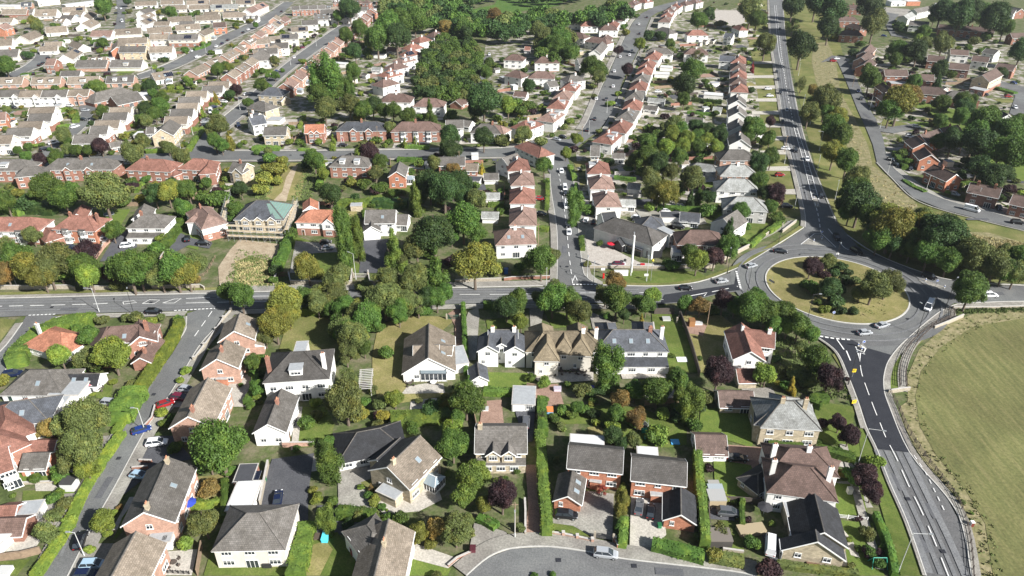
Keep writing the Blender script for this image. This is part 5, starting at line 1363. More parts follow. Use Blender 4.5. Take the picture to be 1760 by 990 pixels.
houses('''
-20 88 270 82 9 g1 P t d1 | leftmost long semi of the chalet run with white dormers
375 88 710 76 9 g1 P t d2 | second long semi of the chalet run
800 82 1150 72 9 g1 P t d1 | third long semi of the chalet run
1245 72 1560 62 9 g1 P g d2 | fourth long semi of the chalet run
1115 265 1400 198 11 h1 B g | dark school-like hall with a hipped grey roof
1290 310 1590 246 11 g1 B g | school-like hall with a long grey roof
+1620 265 1720 300 8 f1 W l q
350 436 640 430 8 g2 C t | cream-fronted gabled house left of the cul-de-sac, farthest
345 512 612 506 8 g2 W g t | white-fronted gabled house left of the cul-de-sac, second
225 600 500 594 8 g2 C t | cream-fronted gabled house left of the cul-de-sac, third
92 678 382 670 8 g2 W g t | white-fronted gabled house left of the cul-de-sac, fourth
-30 760 150 755 8 g2 C t | cream-fronted gabled house left of the cul-de-sac, nearest
1285 436 1530 430 8 g2 C t | cream-fronted gabled house right of the cul-de-sac, farthest
1215 500 1480 494 8 g2 W g t | white-fronted gabled house right of the cul-de-sac, second
1115 588 1390 582 8 g2 C t | cream-fronted gabled house right of the cul-de-sac, third
1060 655 1260 650 8 g2 W g t | white-fronted gabled house right of the cul-de-sac, fourth
872 756 1150 750 8 g2 W g t x.4 | white-fronted gabled house right of the cul-de-sac, nearest
+1280 850 1400 830 5 g0 O g
-60 500 60 490 8 g2 O p | brick house at the left edge beside the gabled run
0 570 120 575 6 f0 O g | flat brick garage beside the gabled run
40 600 160 600 5 f0 W n | white-fronted garage beside the gabled run
1580 760 1690 755 6 f0 W n | white garage with dark roof below the school-like halls
1710 670 1790 665 6 g2 W g | small grey gable house below the school-like halls
''', 0, 120, S6)
row([(150,248),(390,252),(650,250),(900,240)], 13, 8, 'g2', 'O', 't', 'G13.6', ox=0, oy=120, sc=S6, ang=3, roofs='tg', walls='PPW', z=7)
houses('''
875 136 1110 131 8 g2 C t t | gable-ended house left of the brick row road, first
805 190 1035 184 8 g2 W g t | gable-ended house left of the brick row road, second
620 248 850 243 8 g2 C t t | gable-ended house left of the brick row road, third
530 320 770 311 8 g2 W g t | gable-ended house left of the brick row road, fourth
510 386 745 381 8 g2 C t t | gable-ended house left of the brick row road, fifth
440 457 690 452 8 g2 W g t | gable-ended house left of the brick row road, sixth
368 540 630 537 8 g2 C t t | gable-ended house left of the brick row road, seventh
312 690 418 576 9 g2 T g | buff gable house above the clipped corner hedge
170 665 200 700 6 g0 T b | small brown gabled garage beside the buff gable house
20 740 120 738 6 f0 W l | flat white garage beside the buff gable house
1340 545 1500 520 9 g2 W s c-.4w | white slate-roofed house beside the road fork hedge
''', 230, 120, S6)
row([(60,195),(300,175)], 13, 8, 'g1', 'W', 't', '', ox=0, oy=0, sc=S6, ang=0, walls='WTC')
row([(690,200),(790,165),(900,120)], 12, 8, 'g1', 'W', 't', '', ox=0, oy=0, sc=S6, ang=-14, walls='WC', roofs='tg')
row([(620,470),(560,520)], 11, 8, 'g1', 'W', 't', '', ox=0, oy=0, sc=S6, ang=15)
row([(1190,470),(1130,640),(820,800)], 11, 7, 'g1', 'W', 'g', '', ox=0, oy=0, sc=S6, ang=5, roofs='gt', walls='WP')
row([(100,420),(480,405),(330,235),(620,235)], 12, 8, 'g1', 'W', 't', '', ox=230, oy=0, sc=S6, ang=2, walls='WC', roofs='tg')
row([(900,125),(1130,115),(1360,170)], 12, 8, 'g1', 'W', 't', '', ox=230, oy=0, sc=S6, ang=2, walls='WCT', roofs='tg')
row([(560,60),(640,55),(720,60),(560,110),(650,105)], 11, 8, 'g2', 'W', 'g', '', ox=440, oy=0, sc=S4, ang=8, walls='WPW', roofs='gtm')
row([(30,260),(110,240),(40,330)], 12, 8, 'g1', 'W', 't', '', ox=440, oy=0, sc=S4, ang=25, walls='WP')
# ================================================================== TREES
trees('''705 330 140 r e;300 300 100 r g;440 370 85 r g;190 400 90 b d;40 390 75 r g;130 330 50 b y;280 105 45 r p;390 90 55 r g;180 80 40 r g;640 60 30 b y;900 70 85 r e;1240 90 70 r e;520 40 40 r g;600 40 38 r g;690 15 50 r p
1060 340 70 r d;1150 320 80 r y;1290 310 70 r g;1400 370 60 b g;1510 370 95 b g;960 370 40 b Y;850 390 55 b g;1250 440 70 r g;1170 510 55 b g;1110 640 55 b l;1080 710 65 b g;1000 240 40 b g;1180 250 40 b d;910 285 45 b p;1620 440 55 r g;1590 510 45 b g;1540 570 28 b g;1410 265 48 r g;1650 300 55 r d;250 600 55 r e;770 590 65 r g;580 330 60 b e;480 300 60 b g
50 700 75 w e;40 880 75 r a;200 840 105 r y;380 790 120 r e;460 890 80 b g;600 740 95 r p;610 900 90 r l;690 860 55 b g;760 890 75 r p;880 850 135 r g;1010 830 110 r g;1200 860 120 r g;1330 820 80 r e;1120 920 65 b a;1330 930 50 b a;290 900 90 r y;130 800 70 b g;820 960 60 b e''', 0, 248, S4)
trees('''130 170 85 b y;60 240 80 b y;180 110 55 b y;90 90 55 b g;30 310 60 b y;150 250 50 b y;400 110 65 r g;350 130 50 b d;460 200 48 r l;445 290 45 b g;510 345 85 r d;690 70 60 r l;780 60 70 r p;860 120 55 r g;820 195 50 r e;840 300 65 b g;740 270 55 b g;660 260 45 b y
1090 360 68 c h;1190 270 100 r d;1290 310 115 r d;1390 260 80 r d;1420 360 70 r d;1510 380 75 r e;1420 520 115 r g;1220 610 140 r d;1100 700 95 r e;1500 610 75 r g;1340 620 60 r g
600 640 74 q g;690 650 56 q h;940 720 85 c h;350 840 100 r y;430 890 60 b y;560 920 95 r e;890 930 95 r e;1080 920 105 r e;1240 880 100 c g;1500 810 140 r y;1350 800 65 b p;740 970 65 b e;1640 860 70 b y;1220 130 55 r e;1360 150 45 r a;1330 40 75 r d;1550 160 22 c Y;200 690 48 b g;150 800 52 b g;235 610 48 b g;130 870 55 b d;120 930 40 b g;1000 770 60 r e;1180 740 60 b g;380 60 45 b g;480 130 35 b l;1600 320 30 b g;1680 320 28 b g''', 440, 248, S4)
trees('''220 140 60 r g;370 60 40 r l;240 260 30 b g;430 440 62 o g;520 450 60 b g;560 460 40 b g;200 800 105 r g;270 760 60 r e;950 430 48 b l;130 45 25 b g;920 90 85 r g;1000 130 80 r d;1150 90 60 r g;950 240 80 r e;1050 330 90 r y;960 330 60 r e;1240 230 85 r e;1225 370 38 c d;1285 345 38 c g;1350 360 55 r d;1160 300 40 b y;1400 20 55 r l;1100 190 60 r e;1060 20 60 r l;1180 10 60 r l;1280 20 50 r g
1700 130 75 r d;1700 250 70 r g;1730 340 60 r d;1490 590 55 c d;1490 700 85 r g;1560 660 50 b g;1390 770 70 r p;1270 800 75 r l;1220 730 60 r g;1110 830 55 b g;1060 810 45 b g;600 680 28 b g;520 820 32 b e;700 940 70 r a;760 960 40 b l;290 985 60 r e;1440 640 45 b y;1590 560 55 b g;1340 450 70 b g;850 100 50 r g;900 190 60 b g;800 170 40 b g;1440 450 55 b g;1560 420 60 r g;1480 500 50 b e;60 840 50 b g;20 880 40 b g''', 880, 248, S4)
trees('''20 90 60 r g;55 335 72 r p;60 500 55 b g;10 430 50 r g;450 60 80 r y;545 110 85 r g;610 230 90 r e;560 300 60 r g;630 400 120 r d;560 460 70 r g;860 550 140 r y;1050 560 95 r y;1210 640 145 R d;1240 790 90 r g;1420 760 115 r e;1560 830 100 r e;1500 760 70 r e;1710 800 105 r g;1640 740 60 r e;760 640 90 r g;950 640 90 r g
1450 0 115 r d;1600 40 105 r g;1340 -20 60 r d;1540 230 90 r d;1620 200 60 r d;1700 60 110 r g;1440 150 80 r d;950 120 45 b g;920 60 45 b g;1390 960 90 r g;1180 -20 60 r g;1270 -30 80 r d;1240 330 22 b h;1540 420 22 b h''', 1320, 248, S4)
trees('''470 205 60 r p;575 175 50 r e;540 250 40 b p;650 205 50 b d;620 245 38 b d;700 240 35 b d;480 325 62 b g;420 315 25 b g;590 330 65 r d;690 290 50 b d;740 285 40 b e;850 320 92 r e;935 300 82 r e;550 465 38 b l;620 410 58 b d;655 470 40 b d;735 475 40 b d;590 450 32 b d;770 360 50 r e;520 420 30 b g;640 340 40 b d
110 440 78 r g;50 420 50 r g;200 480 85 r g;310 480 78 r g;400 560 75 r g;330 560 60 r l;470 610 60 r g;500 760 88 r g;420 700 50 r e;580 880 92 r p;390 850 75 b e;200 850 70 r l;270 910 28 b Y;355 920 34 c Y;260 760 32 b d;300 830 45 b e;120 880 40 b e;460 900 60 b e;330 930 50 b g;1430 355 92 r g;250 560 60 r g;150 380 50 r g''', 1260, 400, 3.52)
trees('''410 455 82 r l;765 440 120 r l;590 310 75 r g;590 470 80 r e;700 215 50 b e;860 195 40 b e;1040 225 45 b l;1100 195 38 b e;1280 560 45 b l;1240 630 36 b l;1110 850 52 b l;1140 920 45 b g;310 940 75 r a;560 900 140 r e;430 960 90 r e;1650 50 95 r g;1560 20 70 r g;1730 500 60 r g;1740 580 45 b g;1650 660 22 b g;1720 800 38 b g;540 560 60 b g;660 530 60 b g;520 270 45 b g;700 480 50 r g;940 195 60 b e;780 640 35 b l;900 660 45 b e;590 725 22 b l;1190 880 50 b g''', 0, 496, S4)
trees('''560 110 150 r e;470 180 90 r e;590 250 85 r l;370 450 55 b g;440 500 60 b e;330 650 105 w e;390 560 60 b e;700 610 80 r l;620 810 42 b l;730 700 36 b l;1500 90 200 R g;1430 190 90 r g;1200 110 60 b g;1440 390 80 b a;1400 620 100 r e;1260 760 65 b l;815 525 28 b a;770 560 35 b l;480 600 50 b l;100 30 30 b g;360 60 50 r p;1330 300 30 b a;1480 480 40 b l;1340 480 30 b g;400 350 28 b l;300 90 35 b g;200 10 30 b g''', 0, 742, S4)
trees('''190 90 115 r y;130 250 100 r y;60 330 60 r e;220 180 80 r y;750 220 105 r g;660 330 105 r e;740 400 60 r g;620 450 80 w e;700 130 70 r y;880 70 110 r e;1010 90 90 r e;1110 110 80 w e;1240 60 80 R g;1290 20 60 r g;1160 150 50 b g;1030 170 50 b g;900 440 65 b g;840 270 50 b g;610 760 150 R e;620 620 75 w e;950 750 62 r l;850 790 65 b e;860 870 55 b Y;1440 760 115 r g;1460 680 60 c g;1380 880 60 r g;1350 960 80 r l;1720 120 85 R d;20 490 50 b g;10 680 58 r g;540 30 80 r e;430 20 60 r e;1280 790 45 b l;1180 780 30 b e;1110 770 30 b e;800 690 40 b e;40 590 40 b d;1590 690 30 b g;740 660 28 b p''', 440, 496, S4)
trees('''500 200 92 o g;570 60 45 r g;480 600 68 o h;420 460 50 b l;390 400 35 b y;590 560 60 b g;720 560 65 b e;800 570 60 b e;900 590 50 b g;1000 600 75 b g;1120 690 70 r y;1080 770 45 b y;1230 660 75 r a;1200 760 55 b y;1370 680 115 w e;1340 620 55 r e;1440 600 50 r e;1470 320 125 R h;1430 430 90 r h;1530 240 50 r h;1690 440 115 R p;1560 500 62 r y;1350 90 105 r g;1380 30 60 b l;720 380 30 b l;780 430 42 b g;850 440 48 b y;910 470 34 b g;800 370 22 c a;910 520 14 b l;1240 990 45 b e;1600 620 40 b e;1450 700 60 b e;530 480 50 b g;630 640 50 b d;1650 330 25 b g;1710 320 25 b g;450 540 40 b e''', 440, 742, S4)
trees('''650 520 105 o g;840 690 70 r g;1000 700 105 r g;1150 630 82 r g;1230 780 88 o h;1160 730 60 r h;1420 600 112 R p;710 850 65 r g;740 760 68 r a;850 880 72 r a;450 810 48 r g;350 840 55 b g;290 890 45 b g;210 780 50 b g;130 610 42 b g;60 230 60 r l;40 90 85 r g;20 150 60 r e;280 60 110 r g;380 90 90 r g;460 160 85 r e;200 70 60 r e;720 70 105 r g;640 40 70 r e;920 110 65 r g;970 40 60 r l;770 180 45 r d;860 90 50 r g;1200 100 60 r g;1290 110 66 r a;1370 150 55 b g;1450 80 75 r p;1640 140 105 r g;1530 120 60 r g;1100 460 24 b g;1350 730 52 b g;1720 590 62 r l;888 205 20 c Y;560 860 50 b d;1290 480 25 b g;650 190 30 b g;330 940 40 b e;1140 870 60 b d;690 950 50 b g;740 720 50 b g;600 700 45 b d''', 880, 496, S4)
trees('''755 480 56 o y;770 380 30 r y;690 20 70 r d;750 80 55 r d;840 60 60 r e;1290 725 50 b g;620 375 40 w k;1220 980 8 b g;155 985 28 b g;275 980 28 b g;1100 760 22 b p;740 640 36 r g;300 190 30 b e;250 400 22 b e;60 660 40 b e;1530 480 28 b g;1560 600 20 b e;30 260 30 b g;1330 250 28 b g;1270 560 20 b g''', 880, 742, S4)
trees('''560 20 75 r p;490 -60 60 r p;665 300 80 r p;715 410 72 r p;690 350 66 r p;640 240 40 b p;700 830 50 b g;800 790 38 b g;620 800 30 b g;770 900 55 b g;760 830 30 b p;560 740 30 b l;480 130 40 b g;350 60 30 b g;1400 560 16 b g;1330 480 26 b e;1290 430 22 b e;1230 350 18 b e''', 1320, 742, S4)
trees('''480 540 105 o g;430 640 85 r g;470 740 80 r e;560 620 75 r g;625 610 58 o g;560 720 50 b e;670 490 58 r g;680 350 58 r d;760 360 42 b g;830 270 85 r g;900 190 95 r g;960 250 90 r d;1000 150 80 r g;1090 140 82 r g;640 720 70 r e;740 750 60 r g;800 730 62 r d;700 800 45 b y;880 760 50 r g;940 760 60 r g;1040 790 52 r g;1190 760 45 c g;1140 800 48 b g;1340 785 50 b g;1560 690 118 R d;1500 760 60 r d;1730 720 62 r l;1330 930 80 R d;1560 945 70 r d;930 880 48 r e;1690 960 60 b e;210 970 35 b l;430 975 35 b l;530 975 30 c l;1020 975 22 c l;1090 960 20 c l;640 60 70 r d;560 110 40 r g;320 420 28 b l;780 310 18 c y;340 900 30 b g;640 850 35 b g
1580 500 45 r g;1600 430 40 r g;1560 600 30 b l;1570 560 28 b l;620 240 55 r g;700 200 60 r g;1180 240 25 b a;1300 190 50 r a;1680 150 55 r a;1420 180 60 r g;1440 230 50 r d;1640 120 60 r a;1730 170 30 b y''', 440, 0, S4)
trees('''600 330 110 R g;520 420 60 r d;700 500 100 R g;820 520 120 R y;930 560 110 R g;1040 520 90 R e;1130 600 120 R d;1230 580 110 R d;1330 700 110 R g;1100 750 90 r g;980 720 70 r g;860 680 80 r d;760 580 80 r g;1480 800 100 R e;1620 860 90 R g;1700 880 90 R e;1360 850 60 b e;''', 1320, 248, S4)
trees('''330 700 60 r g;400 770 60 r g;480 800 60 r y''', 1320, 0, S4)
trees('''330 60 75 r g;420 100 80 r e;520 130 60 r g;980 190 60 r g;1180 60 80 R d;600 120 80 R g;600 230 70 r g;640 300 90 r g;700 330 80 r y;640 390 75 r e;560 300 60 b g;500 90 70 r e;780 150 80 r g;700 200 90 r e;600 280 90 r e;560 220 60 r g;930 60 100 r e;980 140 80 r g;800 60 80 r e;460 40 60 r y;400 60 60 r e''', 440, 496, S4)
trees('''120 780 100 r g;330 860 100 r e;560 850 95 r g;950 870 110 r g;1100 900 90 r e;1280 880 100 r y;60 830 70 r y''', 0, 248, S4)
# wooded knoll and the wood along the top
WOODS = {}
def grove(poly, n, rr, cols, sh='r', seed=1, name='wood'):
    g = random.Random(seed); xs = [p[0] for p in poly]; ys = [p[1] for p in poly]; pts = []; t = 0
    while len(pts) < n and t < 4000:
        t += 1; x = g.uniform(min(xs), max(xs)); y = g.uniform(min(ys), max(ys))
        if not inpoly(x, y, poly): continue
        r = g.uniform(*rr)*(.55+.45*(y-min(ys))/(max(ys)-min(ys)+1) if max(ys)-min(ys) > 80 else 1)
        if any(math.hypot(x-a, (y-b)*1.7) < (r+c)*.5 for a, b, c in pts): continue
        pts.append((x, y, r))
    for x, y, r in pts:
        z = 3.0
        for _ in range(4): c = U(x, y, z); rm = r*1.12*depth(c)/F; z = rm*1.15
        WOODS.setdefault(name, []).append((Vector((c.x, c.y, z)), rm, g.choice(cols)))
grove([(752,60),(778,58),(805,62),(828,95),(822,130),(808,158),(790,168),(765,165),(735,168),(716,155),(712,135),(722,115),(735,85)], 70, (13, 19), 'gggedgdegd', seed=4, name='knoll')
grove([(655,10),(700,0),(760,8),(820,26),(880,30),(935,16),(960,30),(1010,20),(1060,5),(1080,20),(1035,42),(1000,30),(960,40),(900,50),(870,60),(840,55),(800,52),(760,50),(715,40),(690,55),(665,50)], 120, (12, 18), 'gggddegdgdeg', seed=8)
grove([(640,-14),(870,-14),(800,8),(700,0)], 22, (11, 15), 'ddg', seed=2); grove([(880,-10),(1010,-12),(990,-4),(900,0)], 16, (8, 12), 'dg', seed=12)
grove([(925,50),(985,48),(990,95),(960,105),(930,95),(915,70)], 20, (10, 15), 'ggde', seed=5, name='clump')
trees('''230 240 60 r e;330 260 75 r g;300 310 70 r g;400 360 55 r g;180 210 60 r e;250 310 60 r g;545 440 62 r g;580 480 65 r g;590 530 50 r e;730 345 32 r p;880 300 42 r l;790 475 45 r p;940 240 50 b d;1020 245 48 b d;670 710 35 b l;730 640 28 b l;570 660 28 b e;60 760 60 b g;120 720 50 b g;30 700 50 b g;1250 480 80 r g;1180 590 85 r d;1180 680 50 r g;1280 140 60 r g;1350 90 40 r d;1640 60 90 r e;1680 130 60 r g;1430 160 40 b e;1270 380 40 w e;560 590 30 b e;1620 430 26 b l;1650 460 20 c k;1450 760 28 b y;1340 720 30 b l;1400 770 30 b g;1650 880 80 r g;1740 970 55 b g;850 30 22 b d;1330 560 30 b g;500 480 40 b g;120 590 45 r d;850 110 26 b g;780 220 35 b y;770 180 28 b g;1080 300 35 r g;1100 350 40 b e;1740 300 75 r e;1620 940 50 r g;400 830 35 b l;460 800 22 b g;360 870 30 b e;600 900 30 b e;70 920 60 r e;200 970 50 b e;440 950 40 r l;1000 920 50 b g;1120 850 60 r e;1100 930 60 r l;1200 950 60 r l;1050 860 40 b e;1270 940 55 r g;1330 960 50 r l;1260 870 55 r d;1340 900 60 r d;1420 920 60 r d;1160 900 60 r g;930 980 70 r g;1200 380 40 b d''', 880, 0, S4)
trees('''230 320 100 r d;170 40 75 r d;420 60 120 r d;330 20 80 r d;420 190 75 r d;730 160 85 r e;690 40 85 r d;460 230 26 c y;170 175 50 w g;400 690 95 r e;230 570 48 w e;310 620 40 r a;280 770 72 r e;340 720 60 r g;450 870 95 r g;500 930 80 r g;420 930 60 r y;900 700 110 r y;840 760 80 r g;980 650 65 r a;700 540 70 r g;690 490 50 r g;890 340 68 r g;870 410 50 r g;1030 350 78 r d;1200 300 70 r e;1080 300 50 r e;1190 80 85 r d;1140 120 38 r g;1320 110 100 r d;1400 80 90 r d;1550 120 100 r d;1480 100 80 r g;1620 190 60 r g;1070 220 50 r g;1030 260 30 r l;1740 350 78 r d;1165 560 35 c d;1180 830 50 r g;1200 710 58 r g;1330 690 62 r g;1350 740 58 r d;1400 680 40 r g;1500 850 120 r g;1640 920 110 r g;1420 940 100 r g;1560 780 60 r g;1330 800 60 r g;1260 510 40 b g;1450 350 30 b g;1010 560 50 r g;640 300 40 b g;580 360 45 b d;1180 480 60 r d;960 410 45 b g;1060 420 50 b d;1730 830 55 r g;1500 250 45 b g;1420 280 50 b e;20 830 38 r p;900 180 45 b d;10 950 50 r g;850 470 30 b g;1600 500 40 r d;1380 330 32 b g;900 960 25 b l''', 1320, 0, S4)
trees('''1190 80 100 r g;1250 40 60 r g;440 300 70 r e;330 640 75 b d;400 590 40 b l;60 760 110 r g;30 870 50 b g;1160 590 42 b l;1190 500 65 r g;1100 490 55 b g;610 290 42 b g;390 250 60 r y;730 250 34 b Y;290 870 50 b g;1330 55 25 b l;1480 20 40 r d;720 480 34 b g;700 570 50 b e;960 680 45 b g;1050 680 30 b e;850 800 50 b l;1500 130 40 b e;1260 500 40 b g;930 150 35 b g;280 250 40 b l;1440 150 25 b g;480 470 25 b g;1000 350 25 b l''', 0, 0, S6)
trees('''430 150 75 r g;730 150 50 b g;660 170 40 b g;290 140 40 b y;560 180 40 b e;350 130 35 r d;1420 290 32 r g;1200 320 30 b y;1180 290 50 b g;1350 240 50 b y;960 820 75 r g;1000 790 60 r g;1100 780 50 r l;1060 740 50 b g;1190 710 35 b l;1420 870 45 b g;1500 820 50 b g;1640 700 55 r e;590 580 55 b g;1250 660 35 b d;1310 660 35 b e;620 930 52 r h;800 510 40 b h;880 500 30 b g;1520 500 30 b e;1380 640 30 b d;1720 370 40 b g;330 800 30 b g;240 780 40 b l;850 310 40 b d;1640 860 50 b g;1730 820 35 b g;1560 880 40 b g''', 230, 0, S6)
trees('''1130 200 90 r h;1030 210 60 r g;1700 190 50 r d;1190 470 75 r g;1120 520 60 w e;1680 470 90 r d;1640 590 60 r g;1560 570 45 b e;730 760 100 r e;780 830 60 r g;1150 880 82 R p;1650 830 90 r e;1590 860 60 r y;880 480 40 b g;870 560 35 b g;80 460 50 r e;250 430 30 b Y;60 690 45 b y;640 680 30 b g;330 890 50 r g;420 880 40 b l;790 920 70 r e;870 940 50 r g;990 930 50 r g;480 870 40 b g;590 920 40 b g;200 630 22 b y;1500 650 38 b l;1720 700 40 b g;1450 800 40 b g;590 780 28 b l;200 930 50 r g;1300 960 45 b g''', 0, 120, S6)
trees('''120 200 80 r d;60 230 60 r e;230 270 60 r g;300 420 95 r g;240 510 85 r g;130 440 75 r e;60 560 60 r g;150 590 80 r e;330 310 70 r g;430 210 50 b l;530 210 45 b l;640 150 52 r h;700 190 50 b e;950 325 42 c Y;800 500 42 c l;1015 450 30 b l;950 500 42 r g;1190 240 75 r p;1120 280 60 r d;1320 380 62 r g;1480 180 90 r g;1560 220 60 r g;1640 60 50 r g;970 640 120 r e;900 720 70 r e;940 830 95 r g;1020 880 80 r g;1110 820 62 c y;1130 720 35 b y;1230 880 50 b g;400 900 75 r e;340 870 50 r e;600 950 50 b y;560 660 30 b g;1290 840 40 b l;60 850 60 r g;60 930 60 r e;1430 960 50 b g;1560 940 50 r e;1450 700 25 b d;30 640 30 b l''', 230, 120, S6)
for k in ROADS: pass
GB.clear()
for g in GPOLY:
    xs = [p[0] for p in g]; ys = [p[1] for p in g]; GB.append(((min(xs), max(xs), min(ys), max(ys)), g))
# ================================================================== HEDGES
A5 = (0, 248, S4); A6 = (440, 248, S4); A7 = (880, 248, S4); A8 = (1320, 248, S4)
B1 = (0, 496, S4); B2 = (440, 496, S4); B3 = (880, 496, S4); B4 = (1320, 496, S4)
B5 = (0, 742, S4); B6 = (440, 742, S4); B7 = (880, 742, S4); B8 = (1320, 742, S4)
hedge([(110,510),(130,430),(200,360),(300,290),(420,240),(560,220),(640,215)], 3.0, 5.0, 'h', B1, 'broad curved green hedge at the main-road corner', 3)
hedge([(1235,225),(1190,330),(1120,430),(1040,560),(960,680)], 2.6, 3.0, 'l', B1, 'tall lime hedge running down the side road, upper length', 3)
hedge([(930,700),(870,790),(800,900)], 3.2, 6.0, 'h', B1, 'very broad clipped hedge beside the side road')
hedge([(960,720),(880,850),(790,990)], 1.2, 2.0, 'l', B1, 'low lime hedge edging the side road')
hedge([(835,10),(700,200),(560,440),(470,640),(370,800),(240,990)], 1.3, 2.4, 'l', B5, 'long lime hedge along the lower side road', 3)
hedge([(320,150),(520,150),(640,150)], 2.6, 2.2, 'h', B2, 'bright hedge between the lawn and the main road')
hedge([(925,905),(1050,890),(1180,880),(1330,850)], 1.8, 4.5, 'h', B2, 'thick bright hedge below the dry lawn')
hedge([(1420,110),(1430,280),(1437,450),(1440,570)], 2.2, 1.2, 'g', B2, 'thin straight hedge between two long drives')
hedge([(1560,700),(1720,710),(1850,700)], 1.5, 2.2, 'h', B2, 'clipped hedge at the foot of the bright lawn')
hedge([(1560,110),(1690,110)], 2.2, 1.6, 'g', B2, 'short dark hedge by the main road and paired drives')
hedge([(200,760),(205,860),(210,985)], 2.4, 2.2, 'g', B3, 'tall hedge beside the flat grey garage')
hedge([(190,0),(205,180),(215,380),(235,560),(240,690)], 2.6, 2.3, 'h', B7, 'very long narrow hedge beside the brick lane', 2)
hedge([(1270,100),(1280,280),(1290,400),(1310,560),(1325,770)], 2.8, 1.9, 'h', B7, 'very long narrow hedge right of the brick pair', 2)
hedge([(770,600),(762,690),(755,780)], 2.2, 1.8, 'h', B7, 'narrow hedge at the gate of the brick pair')
hedge([(960,770),(1100,800),(1200,830),(1320,860)], 1.9, 2.7, 'g', B7, 'thick front hedge on the bottom crescent')
hedge([(1350,850),(1470,870),(1590,890)], 1.9, 2.7, 'e', B7, 'olive front hedge on the bottom crescent corner')
hedge([(1580,470),(1575,560),(1580,640)], 1.8, 1.0, 'g', B7)
hedge([(60,905),(240,930),(440,950),(620,975)], 1.2, 1.3, 'e', B8, 'low front hedge of the black-roofed bungalow')
hedge([(0,85),(120,100),(240,110)], 1.8, 2.0, 'g', B8, 'clipped hedge behind the maroon-roofed house')
hedge([(340,115),(470,150),(600,185)], 1.8, 2.4, 'g', B8, 'dark clipped hedge between two roadside gardens')
hedge([(400,265),(500,280),(605,305)], 1.1, 1.2, 'Y', B8, 'golden hedge beside the brick-paved drive')
hedge([(740,560),(790,680),(840,820),(870,980)], 1.7, 1.3, 'g', B8, 'roadside garden hedge above the field road', 2)
hedge([(310,800),(340,750),(400,740)], 2.0, 3.0, 'g', B4)
hedge([(350,640),(300,860),(270,990)], 2.4, 3.4, 'h', B6, 'broad hedge running down to the bottom edge', 2)
hedge([(1520,590),(1580,610),(1650,650)], 1.3, 2.0, 'g', B6, 'low juniper-like hedge at the lane mouth')
hedge([(560,550),(680,560),(820,580)], 2.2, 2.5, 'g', B6, 'rough hedge above the white tan-roofed house')
hedge([(1240,510),(1400,500),(1520,480)], 1.6, 1.2, 'l', B5, 'short lime hedge between brick-semi gardens')
hedge([(1540,330),(1545,480),(1530,600)], 1.8, 1.4, 'g', B5)
hedge([(1690,780),(1740,680),(1756,600)], 1.8, 1.6, 'g', B1, 'hedge behind the brick gabled semis')
# middle band
hedge([(930,320),(960,270),(985,260)], 1.6, 1.5, 'h', A5); hedge([(1000,45),(1130,45)], 2, 2, 'h', A5, 'square clipped hedge on the cross street')
hedge([(1105,720),(1180,620),(1240,540),(1290,440)], 2.6, 3.2, 'g', A5, 'tall mixed hedge beside the white-estate-car drive', 2)
hedge([(0,430),(80,440),(150,460)], 2.6, 4, 'h', A5); hedge([(100,420),(250,440),(380,450)], 2.8, 5, 'd', A5, 'long dark hedge behind the red-roofed semis')
hedge([(560,400),(700,400),(780,395)], 2.8, 3.5, 'h', A6, 'high dark hedge behind the poplars')
hedge([(800,395),(900,400),(1040,400)], 3.0, 4.0, 'd', A6, 'high dark hedge in deep shade')
hedge([(140,860),(190,740),(240,620),(280,540)], 2.4, 3.0, 'g', A6, 'dark boundary hedge of the building plot', 2)
hedge([(450,130),(470,200),(430,280)], 2.2, 2.4, 'h', A6); hedge([(740,470),(745,520)], 2.2, 1.5, 'g', A6)
hedge([(0,20),(80,25),(160,25)], 1.8, 2.0, 'h', A6, 'clipped hedge facing the cross street, first'); hedge([(290,38),(400,38)], 1.2, 1.6, 'h', A6, 'clipped hedge facing the cross street, second')
hedge([(1020,15),(1190,20)], 2.0, 2.2, 'h', A6, 'clipped hedge facing the cross street, third'); hedge([(970,100),(1140,105)], 1.8, 2.2, 'g', A6)
hedge([(1590,410),(1700,410)], 1.6, 2.2, 'h', A6)
hedge([(395,150),(415,190),(430,240)], 2.0, 2.0, 'h', A7, 'rounded hedge beside the white cars on the ridge road'); hedge([(242,240),(245,330),(240,440)], 1.6, 1.6, 'h', A7)
hedge([(475,640),(485,720)], 1.8, 1.8, 'g', A7, 'short hedge between the pub forecourt and ridge road'); hedge([(440,270),(440,350)], 1.6, 1.5, 'g', A7)
hedge([(165,570),(250,580)], 1.6, 2.6, 'h', A7); hedge([(1700,640),(1640,690),(1600,680)], 1.6, 1.6, 'h', A7, 'clipped front hedge above the roundabout')
hedge([(1756,590),(1700,640)], 1.6, 1.6, 'h', A7); hedge([(1000,430),(1150,450),(1300,450)], 2.4, 3.2, 'g', A7, 'long hedge behind the pub garages')
hedge([(1300,450),(1400,465),(1460,490)], 2.4, 3.2, 'g', A7); hedge([(700,225),(850,240)], 1.6, 1.5, 'g', A7)
hedge([(0,600),(60,560),(100,520)], 1.8, 2.4, 'h', A8, 'front hedge at the corner above the roundabout'); hedge([(870,60),(940,160)], 2, 2.5, 'g', A8)
hedge([(930,245),(1000,290),(1080,325)], .8, 2.4, 'g', A8, 'low green island hedge by the estate road'); hedge([(1320,260),(1440,270)], 1.5, 1.5, 'g', A8)
Z4 = (0, 120, S6); Z5 = (230, 120, S6); Z1 = (0, 0, S6); Z2 = (230, 0, S6)
hedge([(695,470),(780,460),(860,490),(890,540),(880,600)], 2.0, 3.0, 'h', Z4, 'curved hedge at the cul-de-sac head', 2); hedge([(620,665),(720,655),(820,650)], 1.6, 2.5, 'h', Z4)
